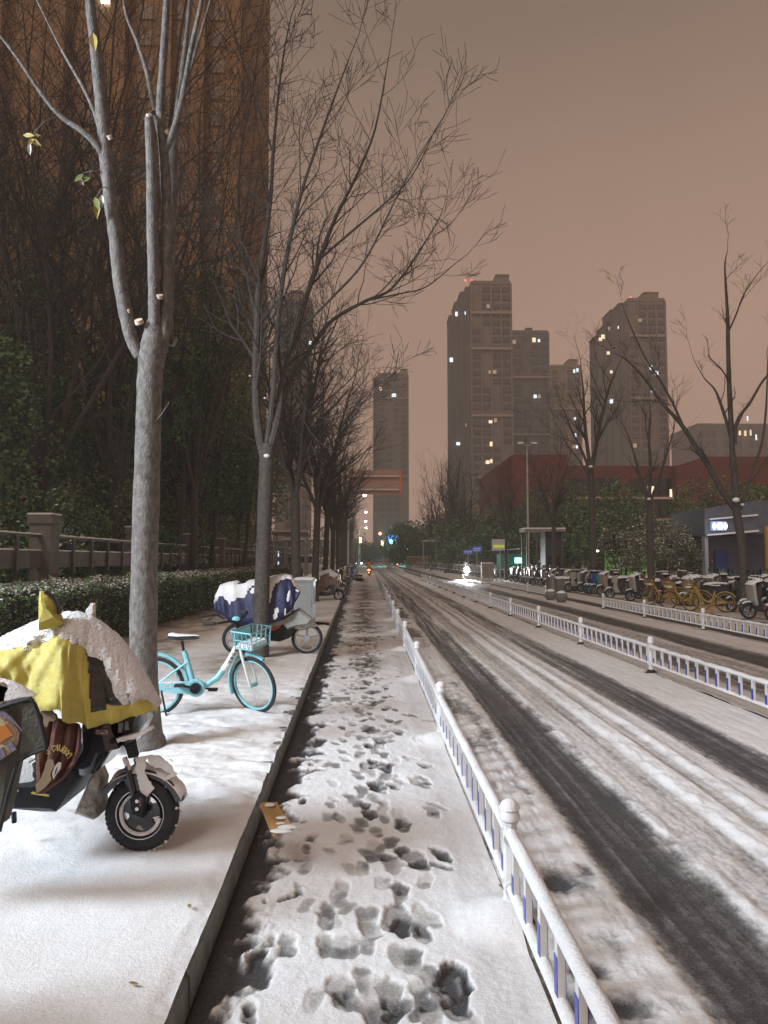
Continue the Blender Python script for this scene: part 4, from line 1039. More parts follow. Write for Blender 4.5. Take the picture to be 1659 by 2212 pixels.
def shrub(label, x, y, z0, rx, ry, rz, n, ls, snow=.05, mats=('leafdark','leafmid'), name='evergreen_shrub', group=None, seed=0, trunk=.0, zc=None, kc=26, cs=1.0):
    t = thing(name, label, 'shrub' if 'shrub' in name else 'tree', (x,y,z0), 0, group); zc = zc or rz
    rg = np.random.default_rng(seed+17)
    k = kc; cc = rg.normal(size=(k,3)); cc /= np.linalg.norm(cc,axis=1)[:,None]; cc *= (.45+.5*rg.random(k))[:,None]; cr = (.22+.26*rg.random(k))*cs
    w_ = rg.integers(0,k,n); d = rg.normal(size=(n,3)); d /= np.linalg.norm(d,axis=1)[:,None]
    p = cc[w_]+d*(cr[w_]*(.65+.4*rg.random(n)))[:,None]
    c = p*np.array([rx,ry,rz])+np.array([0,0,zc])
    ok = c[:,2] > .05; c = c[ok]
    o = leaf_cloud('foliage', c, ls*(.6+.8*rg.random(len(c))), [M[a] for a in mats]+[M['snowleaf']], snow, t, up=.3)
    m = MB()
    rr = random.Random(seed)
    for q in range(5 if trunk < .01 else 1):
        a = q*1.3; m.tube([(.1*math.cos(a),.1*math.sin(a),-.05),(rx*.25*math.cos(a),ry*.25*math.sin(a),zc*.7),(rx*.5*math.cos(a),ry*.5*math.sin(a),zc*1.2)], [max(.05,trunk),max(.035,trunk*.7),.02], 6)
    if trunk > .01:
        for q in range(8):
            a = rr.uniform(0,6.28); m.tube([(0,0,zc*rr.uniform(.5,.9)),(rx*.35*math.cos(a),ry*.35*math.sin(a),zc*1.1),(rx*.75*math.cos(a),ry*.75*math.sin(a),zc*1.35)], [trunk*.5,trunk*.3,.02], 5)
    m.build('branches' if trunk < .01 else 'trunk', M['bark_dark'], t)
    return t
# dark shrubbery growing through and over the fence
ev = 'dark evergreen shrubs behind the stone fence'
for i, (x, y, rx, rz, n) in enumerate([(-9.3,17,1.7,1.7,6500),(-9.2,20.5,1.7,1.9,6500),(-9.4,24.0,1.9,2.0,6500),(-9.2,28,2.0,2.0,6000),(-9.3,33,2.2,1.9,5000),(-9.4,38.5,2.3,2.1,4500),(-9.3,45,2.6,2.0,4500),(-9.3,52,2.6,2.1,4500),(-9.3,13.4,1.7,1.6,6500)]):
    shrub(['dense dark shrub above the fence, left of the nearest tree','dark shrub behind the fence just left of the nearest trunk','broad dark shrub behind the nearest trunk','dark shrub over the fence between the first two trunks','dark snow-flecked shrub left of the second trunk','dark shrub above the fence right behind the second trunk','dim shrub beyond the fence right of the second trunk','farthest dim shrub beyond the fence','dark shrub at the left edge above the fence'][i],
          x, y, SZ, rx, 2.2, rz, n, .13, .09, group=ev, seed=i, zc=1.6)
# tall dark evergreen / twiggy trees in the yard
tg = 'tall dark trees in the yard before the tan tower'
spec = [(-11.5,21,0,2.6,4.2,4.6,9000,.15,('leafdark','leafdark','leafmid')),(-9.9,27,0,2.4,3.6,4.6,9000,.16,('leafmid','leafdark','leafbrown')),
        (-8.8,33,0,2.6,5.2,6.6,11000,.17,('leafmid','leafdark','leafbrown')),(-9.3,41,0,3.0,6.0,8.3,12000,.19,('leafmid','leafbrown','leafdark')),
        (-16,33,0,4.0,5.0,6.5,9000,.2,('leafdark','leafmid')),(-11,52,0,3.4,6.8,8.6,11000,.22,('leafdark','leafmid','leafbrown')),(-10.5,64,0,3.6,6.5,8.5,9000,.25,('leafdark','leafbrown')),(-20,47,0,5,7,8.5,9000,.26,('leafdark','leafmid'))]
tl = ['round dark evergreen left of the nearest trunk, behind the fence','dark green tree right behind the nearest trunk','olive tree rising between the first two street trees','tall olive tree behind the second street tree','broad dark tree at the left edge, low before the tan tower','tall dim tree behind the third street tree','far dim tree behind the left row','far broad tree before the base of the tan tower']
for i, (x, y, z, r_, rz, zc, n, ls, ms) in enumerate(spec):
    shrub(tl[i], x, y, SZ, r_, r_, rz, n, ls, .015, ms, 'evergreen_tree', tg, 70+i, .16, zc)
TMIN = .008
for i, (u, Y, r_, z0_, z1_, n, lb) in enumerate([(450,34,2.6,5.5,17,9000,'tall feathery green tree against the right edge of the tan tower'),(375,30,2.2,5,13,7000,'feathery green tree just right of the nearest trunk'),(505,44,2.6,6,18.5,7000,'slim green-tinged tree beside the edge of the tan tower'),(40,25,2.6,4.0,11.5,7000,'feathery green tree at the far left'),(225,31,2.4,4.5,12,6000,'feathery green tree left of the nearest trunk, high'),(55,29,3.2,9,18,8000,'loose green crown high at the upper left'),(300,36,3.0,8,17,8000,'loose green crown behind the sawn limbs of the nearest tree'),(410,33,2.4,2.5,9,8000,'low dense green tree between the first two street trees'),(520,41,2.2,3,11,7000,'dim green tree just behind the fork of the second street tree')]):
    shrub(lb, (u-797)/F*Y, Y, SZ, r_, r_, (z1_-z0_)/2, n, .13, .01, ('leafmid','leafdark','leafmid'), 'evergreen_tree', tg, 300+i, .12, (z1_+z0_)/2, kc=60, cs=.45)
# twiggy bare trees making the dark net over the tan tower
for i, (u, Y, h, sp_, nl) in enumerate([(95,22,15,.5,7),(250,25,17,.45,7),(-60,24,16,.6,7),(420,30,18,.42,7),(180,33,21,.5,7),(10,30,20,.55,7)]):
    x = (u-797)/F*Y
    bare_tree('bare_tree', ['dark bare tree with snow in its fork at the far left, behind the fence','bare tree weaving twigs before the tan tower, left of the nearest trunk','bare tree leaning in from the left edge','dark bare tree between the nearest and second trunks','taller bare tree in front of the middle of the tan tower','high bare tree at the upper left corner'][i],
              (x, Y, SZ), h*1.4, 3.4+i*.4, 80+i, sp_*.9, nl, tr=.18, group='bare yard trees weaving a net of twigs', dens=1.15, depth=3, barkm='bark_dark')
# right side background evergreens and snowy round shrubs
rg_ = 'dark evergreens in front of the brick building'
for i, (u, v1, Y, r_, n, ls) in enumerate([(1090,1100,84,5.0,7000,.34),(1000,1112,92,4.6,6000,.36),(1180,1062,80,4.5,8000,.32),(1245,1048,76,4.2,8000,.30),(1310,1045,72,4.0,8000,.28),(1475,1085,68,3.4,6000,.27),(1570,1045,74,4.8,7000,.3),(1650,1052,72,4.5,7000,.3),(930,1120,150,9,6000,.6),(1140,1100,90,5,6000,.34),(1370,1080,80,3.0,5000,.28)]):
    z1 = H+(1208-v1)/F*Y
    shrub(['dark evergreen left of the floodlight mast','dim evergreen behind the oncoming headlight','tall dark evergreen right of the floodlight mast','dense evergreen behind the guard hut','broad dark evergreen in front of the brick wall centre','olive evergreen beside the kiosk','evergreen behind the left part of the kiosk roof','evergreen behind the right part of the kiosk roof','hazy dark thicket at the end of the right row','dark evergreen at the foot of the brick corner','small dark evergreen below the lit brick windows'][i],
          (u-797)/F*Y, Y, 0, r_, r_, z1*.52, n, ls, .02, ('leafdark','leafmid'), 'evergreen_tree', rg_, 130+i, .2, z1*.5)
for i, (u, v1, Y, r_) in enumerate([(735,1135,230,10),(772,1172,300,9),(800,1178,330,9),(835,1172,300,10),(880,1150,250,10),(900,1128,190,8),(1020,1110,170,10),(965,1120,160,9)]):
    z1 = H+(1208-v1)/F*Y
    shrub(['misty thicket left of the far crossing','misty thicket at the vanishing point, left part','misty thicket at the vanishing point, middle part','misty thicket under the distant slim tower','misty thicket right of the white sign pole','misty thicket behind the far pedestrian sign','misty thicket before the tallest tower, right part','misty thicket before the tallest tower, left part'][i], (u-797)/F*Y, Y, 0, r_, r_, z1*.52, 3500, .8, 0, ('leafdark','leafbrown'), 'evergreen_tree', 'misty thickets at the end of the street', 200+i, .2, z1*.5)
for i, (u, v1, Y, r_) in enumerate([(1345,1142,40,1.35),(1428,1125,42,1.75),(1478,1150,43,1.3)]):
    z1 = H+(1208-v1)/F*Y
    shrub(['layered shrub with snow on its twigs, left of the slim tree','larger layered snowy shrub right of the slim tree','lower snowy shrub right of the green-lit lawn'][i], (u-797)/F*Y, Y, .08, r_, r_, z1*.42, 6500, .12, .38, ('leafdark','leafbrown'), 'snowy_shrub', 'layered shrubs dusted with snow', 160+i, 0, z1*.6)
# agave-like planters
def spiky(label, x, y):
    t = thing('spiky_plant', label, 'plant', (x,y,.08)); t['group'] = 'spiky plants by the kiosk'
    m = MB(); m.lathe([(.42,0),(.5,.55),(.46,.55),(.44,.5)], n=14); m.build('planter', M['concrete'], t)
    l_ = MB(); rr = random.Random(int(x*10))
    for k in range(46):
        a = rr.uniform(0,6.28); e_ = rr.uniform(.15,1.35); L = rr.uniform(.55,.95)
        d = Vector((math.cos(a)*math.cos(e_), math.sin(a)*math.cos(e_), math.sin(e_))); s_ = Vector((-math.sin(a), math.cos(a), 0))*.035
        p0 = Vector((0,0,.55)); p1 = p0+d*L*.6; p2 = p0+d*L+Vector((0,0,-.12))
        l_.add([p0-s_, p0+s_, p1+s_*1.2, p1-s_*1.2, p2], [(0,1,2,3),(3,2,4)])
    l_.build('leaves', M['leafmid'], t, smooth=False)
    s_ = MB(); s_.ball((0,0,.62), .30, 10, sz=.4); s_.build('snow', M['snow_fluffy'], t)
spiky('spiky planted bush in a round planter before the kiosk, left one', (1560-797)/F*37, 37)
spiky('spiky planted bush in a round planter before the kiosk, right one', (1655-797)/F*36, 36)
# snow-covered low planter wall on the right
t = thing('planter_wall', 'low snow-topped planter wall behind the yellow bikes', 'wall', ((1440-797)/F*38, 38.6, .08))
m = MB(); m.box(-5.5, 5.2, -.25, 2.2, 0, .62); m.build('wall', M['stone'], t, smooth=False)
m = MB(); vs = []; fs = []
for i in range(41):
    for j in range(11):
        x = -5.55+10.8*i/40; yq = -.3+2.55*j/10; vs.append((x, yq, .625+.10*math.sin(math.pi*j/10)**.5+.07*math.sin(math.pi*i/40)+.03*rnd.random()))
for i in range(40):
    for j in range(10): fs.append((i*11+j, i*11+j+1, i*11+12+j, i*11+11+j))
m.add(vs, fs); m.build('snow', M['snow'], t)
# green-lit lawn patch and its row of lights
M['green_glow'] = mat('green_panel', (.08,.20,.04), .7, emit=(.15,.45,.06), es=.18)
t = thing('lit_hoarding', 'green lit hoarding with a row of white lights behind the snowy shrubs', 'hoarding', ((1362-797)/F*58, 58, .08))
m = MB(); m.box(-1.9, 2.2, 0, .15, 0, 2.2); m.build('panel', M['green_glow'], t, smooth=False)
for k in (-2.6,-1.4,-.2,.5,1.1,1.7):
    m = MB(); m.ball((k, -.2, 2.32), .09, 8, sx=1.8); m.build('lamp', M['sign_glow'], t)

# ================================================================ SIGNS, MASTS, SIGNALS
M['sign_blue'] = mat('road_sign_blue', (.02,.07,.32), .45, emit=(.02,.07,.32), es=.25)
M['sign_white'] = mat('road_sign_white', (.8,.8,.8), .5)
M['sign_back'] = mat('sign_back_panel', (.34,.22,.18), .5, var=.1, vs=.8)
M['pole'] = mat('galvanised_pole', (.45,.44,.42), .5, metal=.3)
M['teal_glow'] = lit('teal_signal', (.08,.95,1.0), 40)
M['red_glow'] = lit('red_signal', (1.0,.12,.05), 22)
M['warm_glow'] = lit('warm_lamp', (1.0,.72,.4), 26)
M['cool_glow'] = lit('cool_lamp', (.9,.95,1.0), 26)
M['amber_panel'] = lit('amber_panel', (1.0,.62,.25), 4)
def XZ(u, v, Y): return (u-797)/F*Y, H+(1208-v)/F*Y
# overhead gantry sign, seen from behind, lit orange
Y = 80; t = thing('overhead_sign', 'back of a large overhead road sign glowing orange, reaching out from the left trees', 'road sign', (XZ(716,0,Y)[0], Y, 0))
xo = t.location.x; x0, z1 = XZ(752,1015,Y); x1, z0 = XZ(868,1068,Y)
m = MB(); m.box(x0-xo, x1-xo, -.06, .06, z0, z1); pn = m.build('panel', M['sign_back'], t, smooth=False)
m = MB()
for a in (x0-xo+.12, x1-xo-.14): m.box(a-.09, a+.09, -.16, -.062, z0+.1, z1-.1)
m.build('frame', M['orange_edge'] if 'orange_edge' in M else M['sign_back'], pn, smooth=False)
for vv in (1029, 1058):
    z = XZ(0, vv, Y)[1]; m = MB(); m.tube([(0,-.22,z),(x1-xo-.3,-.22,z)], .11, 8); m.build('arm', M['pole'], t)
m = MB(); m.tube([(0,-.2,0),(0,-.2,XZ(0,1010,Y)[1])], [.22,.15], 10); m.build('pole', M['pole'], t)
lamp('orange_sign_light', 'SPOT', (x1+3.5, Y-6, 5.0), 380, (1.0,.35,.12), .3, target=((x0+x1)/2+1.5, Y, (z0+z1)/2), size=R(50))
# blue sign on an arm with the green signal
Y = 178; px = XZ(875,0,Y)[0]; t = thing('road_sign', 'small blue direction sign on a white arm and pole above the green signal', 'road sign', (px, Y, 0))
m = MB(); m.tube([(0,0,0),(0,0,XZ(0,1155,Y)[1])], [.22,.15], 8); m.build('pole', M['pole'], t)
for vv in (1160,1167):
    m = MB(); z = XZ(0,vv,Y)[1]; m.tube([(0,0,z),(XZ(840,0,Y)[0]-px,0,z)], .08, 6); m.build('arm', M['pole'], t)
x0, z1 = XZ(838,1157,Y); x1, z0 = XZ(866,1176,Y)
m = MB(); m.box(x0-px, x1-px, -.25, -.12, z0, z1); pl = m.build('panel', M['sign_blue'], t, smooth=False)
def text(body, par, loc, size, m_, rot=(R(90),0,0), ext=.004, name='lettering', align='CENTER'):
    c = bpy.data.curves.new(name, 'FONT'); c.body = body; c.size = size; c.extrude = ext; c.align_x = align; c.align_y = 'CENTER'
    o = bpy.data.objects.new(name, c); COL.objects.link(o)
    dg = bpy.context.evaluated_depsgraph_get(); me = bpy.data.meshes.new_from_object(o.evaluated_get(dg)); bpy.data.objects.remove(o)
    me.materials.clear(); me.materials.append(m_)
    o = bpy.data.objects.new(name, me); COL.objects.link(o); o.parent = par; o.location = loc; o.rotation_euler = rot
    return o
m = MB()
for a, b_, c, d in ((-.02,.02,-.35,.4),(-.6,.62,-.12,-.08),(-.5,-.25,.1,.55),(.3,.6,.1,.5)): m.box((x0+x1)/2-px+a*2, (x0+x1)/2-px+b_*2, -.27, -.251, (z0+z1)/2+c, (z0+z1)/2+d)
m.build('lettering', M['sign_white'], pl, smooth=False)
def signal(label, u, v, Y, glow, base_u=None, n=3):
    x, z = XZ(u, v, Y); bx = XZ(base_u, 0, Y)[0] if base_u else x+.3
    t = thing('traffic_light', label, 'traffic light', (bx, Y, 0))
    m = MB(); m.tube([(0,0,0),(0,0,z+.6)] if not base_u else [(0,0,0),(0,0,z+.4),(x-bx,0,z+.5)], .07, 6); m.build('pole', M['pole'], t)
    m = MB(); m.box(x-bx-.2, x-bx+.2, -.45, -.12, z-.55, z+.55); h_ = m.build('housing', M['black_plastic'], t, smooth=False)
    m = MB(); m.ball((x-bx, -.5, z), .46, 12, sy=.5); m.build('lens', M[glow], h_)  # lens made oversized to stand in for the signal's bloom
    return t
signal('glowing teal-green traffic light under the blue overhead sign', 845.5, 1170, 176, 'teal_glow', 866)
lamp('green_signal_light', 'POINT', (XZ(845.5,1170,174.5)[0], 174.0, XZ(0,1170,175)[1]), 3000, (.1,.9,1.0), .3)
signal('small red traffic light above the far crossing', 821, 1153, 240, 'red_glow', 828)
for u, v, lb in ((778.5,1167,'amber lit panel sign at the far left of the crossing'),(826,1174,'amber lit panel sign above the middle of the far crossing'),(868,1175,'amber lit panel sign near the white sign pole')):
    x, z = XZ(u, v, 200); t = thing('lit_panel_sign', lb, 'sign', (x, 200, 0)); t['group'] = 'amber panels at the far junction'
    m = MB(); m.tube([(0,0,0),(0,0,z)], .06, 6); m.build('pole', M['pole'], t)
    m = MB(); m.box(-.35,.35,-.12,-.0,z-.7,z+.8); m.build('panel', M['amber_panel'], t, smooth=False)
# street lamps over the left row and single far lamps
def street_lamp(label, x, Y, z, hx, glow='cool_glow', grp='street lamps along the left row', r=.24, e_=0, col=(.9,.95,1.0)):
    t = thing('street_lamp', label, 'street lamp', (hx, Y, 0), 0, grp)
    m = MB(); m.tube([(0,0,0),(0,0,z*.9),((x-hx)*.3,0,z+.15),((x-hx),0,z+.1)], [.11,.08,.06,.05], 8); m.build('pole', M['pole'], t)
    m = MB(); m.box(x-hx-.5, x-hx+.25, -.15, .15, z-.02, z+.12); hd = m.build('lamp_head', M['steel'], t, smooth=False)
    m = MB(); m.ball((x-hx-.1, 0, z-.02), r, 10, sz=.7); m.build('lens', M[glow], hd)
    if e_: lamp('street_lamp_light', 'POINT', (x-.1, Y, z-.45), e_, col, .25)
for i, (u, v, Y) in enumerate([(789,1069,86),(791.5,1106,118),(791,1126,147),(791.5,1140,176)]):
    x, z = XZ(u, v, Y); street_lamp(['street lamp shining through twigs, topmost of the receding row','second lamp down in the receding row','third lamp down in the receding row','lowest and farthest lamp in the receding row'][i], x, Y, z, -2.4, e_=420 if i == 0 else 260)
x, z = XZ(881, 1185, 190); street_lamp('single warm lamp low beside the white sign pole', x, 190, z, x+1, 'warm_glow', None, .3)
# tall floodlight mast
Y = 60; px, zt = XZ(1142, 958, Y); t = thing('floodlight_mast', 'tall slim mast with two flat floodlights, unlit, before the brick building', 'lamp post', (px, Y, 0))
m = MB(); m.tube([(0,0,0),(0,0,zt)], [.10,.06], 8); m.build('pole', M['pole'], t)
m = MB(); m.box(-.62,.62,-.04,.04,zt-.06,zt); m.build('crossbar', M['pole'], t, smooth=False)
for s in (-1, 1):
    m = MB(); m.box(s*.55-.25, s*.55+.25, -.2, .14, zt+.02, zt+.2); m.box(s*.55-.2, s*.55+.2, -.215, -.2, zt+.05, zt+.17, 1); m.build('floodlight', [M['steel'], M['sign_white']], t, smooth=False)
# notice board, street-name signs, crossing sign
Y = 57; px, _ = XZ(1081, 0, Y); x0, z1 = XZ(1063,1167,Y); x1, z0 = XZ(1091,1191,Y)
t = thing('notice_board', 'white board with a yellow-green stripe on a pale pole beside the trees', 'sign', (px, Y, .08))
m = MB(); m.tube([(0,.08,0),(0,.08,z1-.1)], .04, 8); m.build('pole', M['pole'], t)
m = MB(); m.box(x0-px, x1-px, -.04, .03, z0, z1); pb = m.build('board', M['board_grey'] if 'board_grey' in M else M['sign_white'], t, smooth=False)
m = MB(); m.box(x0-px+.12, x1-px-.05, -.055, -.042, z0+.19, z0+.42); m.build('stripe', M['board_yellow'] if 'board_yellow' in M else M['yellow_panel'], pb, smooth=False)
def small_sign(label, u0, u1, v0, v1, Y, name='street_name_sign', pts=None):
    x0, z1 = XZ(u0, v0, Y); x1, z0 = XZ(u1, v1, Y); px = (x0+x1)/2
    t = thing(name, label, 'sign', (px, Y, 0))
    m = MB(); m.tube([(0,.06,0),(0,.06,z1)], .035, 6); m.build('pole', M['pole'], t)
    m = MB(); m.box(x0-px, x1-px, -.03, .02, z0, z1); pb = m.build('panel', M['sign_blue'], t, smooth=False)
    m = MB(); w_, h_ = x1-x0, z1-z0
    if name == 'crossing_sign':
        m.add([(-w_*.32,-.045,z0+h_*.15),(w_*.32,-.045,z0+h_*.15),(0,-.045,z0+h_*.85)], [(0,1,2)]); m.build('symbol', M['sign_white'], pb, smooth=False)
    else:
        for k in range(5): m.box(x0-px+w_*(.12+.16*k), x0-px+w_*(.22+.16*k), -.045, -.031, z0+h_*.5, z0+h_*.72)
        for k in range(6): m.box(x0-px+w_*(.10+.13*k), x0-px+w_*(.18+.13*k), -.045, -.031, z0+h_*.2, z0+h_*.34)
        m.build('lettering', M['sign_white'], pb, smooth=False)
small_sign('blue street-name sign, lower left of the overlapping pair', 1001, 1022, 1187, 1197, 66)
small_sign('blue street-name sign, upper right of the overlapping pair', 1020, 1041, 1180, 1192, 67)
small_sign('blue square pedestrian crossing sign at the far right footway', 910.5, 920, 1181, 1191, 150, 'crossing_sign')
# slatted fence / gate and long railing behind the far right mopeds
t = thing('slatted_fence', 'yellowish slatted wooden fence at the far right before the mopeds', 'fence', (XZ(898,0,128)[0], 128, 0))
for k in range(9):
    m = MB(); x = -1.5+k*.42; m.box(x, x+.16, 0, .06, 0, 2.3); m.build('slat', M['yellow_wood'] if 'yellow_wood' in M else M['cut_wood'], t, smooth=False)
m = MB(); m.box(-1.6, 2.2, -.05, -.003, 2.1, 2.22); m.box(-1.6, 2.2, -.05, -.003, .5, .62); m.build('rail', M['cut_wood'], t, smooth=False)
t = thing('park_fence', 'long dark fence with a snowy top rail behind the far row of mopeds', 'fence', (13.5, 66, .08))
for k in range(30):
    m = MB(); m.box(-.04,.04,k*3.0-.04,k*3.0+.04,0,2.6); m.build('post', M['fence_dark'], t, smooth=False)
for z in (.4, 2.5):
    m = MB(); m.box(-.03,.03,0,87,z,z+.08); m.build('rail', M['fence_dark'], t, smooth=False)
m = MB(); m.box(-.045,.045,0,87,2.585,2.64); m.build('snow', M['snow'], t)
# green lit booth
M['green_booth'] = mat('green_booth', (.015,.10,.07), .5, emit=(.02,.5,.32), es=.04)
x, z = XZ(1115, 1190, 62); t = thing('lit_booth', 'small green-lit booth glowing behind the parked mopeds', 'booth', (x, 62, .08))
m = MB(); m.box(-1.4, 1.0, 0, 1.2, 0, 2.1); m.build('wall', M['green_booth'], t, smooth=False)
m = MB(); m.box(-.1, .5, -.1, -.01, 1.35, 1.8); m.build('window', M['teal_panel'] if 'teal_panel' in M else M['lit_cool'], t, smooth=False)
# pillars / bollards on the right
def pillar(label, x, y, r, h, m_, nm='bollard'):
    t = thing(nm, label, 'bollard', (x,y,.08)); m = MB(); m.lathe([(r,0),(r,h*.9),(r*1.1,h*.92),(r*1.1,h),(r*.6,h+.02)], n=14); m.build('post', m_, t)
    m = MB(); m.ball((0,0,h+.01), r*1.0, 10, sz=.5, z0=0); m.build('snow', M['snow_fluffy'], t)
pillar('shiny steel bollard in front of the white mopeds', XZ(1193,0,33)[0], 33, .10, .95, M['chrome'])
t = thing('concrete_pier', 'short square concrete pier left of the moped row', 'pier', (XZ(1052,0,55)[0], 55, .08))
m = MB(); m.box(-.42,.42,-.3,.3,0,1.35); m.build('pier', M['concrete'], t, smooth=False); m = MB(); m.box(-.44,.44,-.32,.32,1.351,1.43); m.build('snow', M['snow'], t)
M['fairing_red'] = mat('orange_red_fairing', (.55,.07,.02), .5)
M['bag_grey'] = mat('grey_plastic_bag', (.30,.30,.28), .4, var=.15, bump=.6, bs=18)
M['van_white'] = mat('van_white', (.6,.6,.6), .4)
# ================================================================ TWO-WHEELERS
M['cyan'] = mat('cyan_paint', (.22,.52,.58), .4, coat=.3, var=.06, vs=6)
M['bike_white'] = mat('white_frame_paint', (.72,.72,.66), .4, coat=.3)
M['yellow_paint'] = mat('yellow_paint', (.33,.20,.03), .45, coat=.2, var=.1)
M['navy'] = mat('navy_cover', (.014,.017,.065), .55, bump=.5, bs=25, var=.25)
M['seat'] = mat('black_saddle', (.03,.03,.036), .45, var=.2)
M['moped_white'] = mat('moped_white', (.33,.31,.28), .4, coat=.3, var=.08)
M['moped_dark'] = mat('moped_dark', (.045,.045,.05), .35, coat=.3, var=.2)
M['moped_blue'] = mat('moped_blue', (.03,.07,.26), .4, coat=.3)
M['moped_red'] = mat('moped_red', (.16,.04,.035), .4, coat=.3)
M['moped_beige'] = mat('moped_beige', (.30,.24,.17), .45)
M['moped_teal'] = mat('moped_teal', (.05,.20,.22), .45)

def wheel(par, c, r, tw, rim_m, name='front_wheel', spokes=5, wire=False, snowarc=True, sn=24, rz=0.0, rimw=None):
    """wheel in the XZ plane of its parent: tyre > rim"""
    e_ = bpy.data.objects.new(name, None)
    m = MB(); m.ring((0,0,0), r-tw/2, tw/2, n=sn, m=8, sq=.85 if not wire else .8)
    w_ = m.build(name, M['rubber'], par); w_.location = c; w_.rotation_euler = (0,0,rz); bpy.data.objects.remove(e_)
    m = MB(); rr_ = r-tw
    if wire:
        m.ring((0,0,0), rr_-.004, .013, n=sn, m=6, sq=1.1)
        m.tube([(0,-.045,0),(0,.045,0)], .022, 8)
        for k in range(18):
            a = 6.283*k/18; b_ = a+.5*(1 if k%2 else -1); s = .03*(1 if k%2 else -1)
            m.tube([(.02*math.cos(b_), s, .02*math.sin(b_)), (rr_*math.cos(a), 0, rr_*math.sin(a))], .0016, 3, cap=False)
    else:
        m.ring((0,0,0), rr_-.002, .016, n=sn, m=6, sq=1.6)
        m.tube([(0,-.05,0),(0,.05,0)], rr_*.28, 10)
        for k in range(spokes):
            a = 6.283*k/spokes+.3; ca, sa = math.cos(a), math.sin(a)
            m.tube([(rr_*.2*ca,0,rr_*.2*sa),(rr_*.95*ca,0,rr_*.95*sa)], [.022,.015], 5)
    m.build('rim', M[rim_m], w_)
    return w_

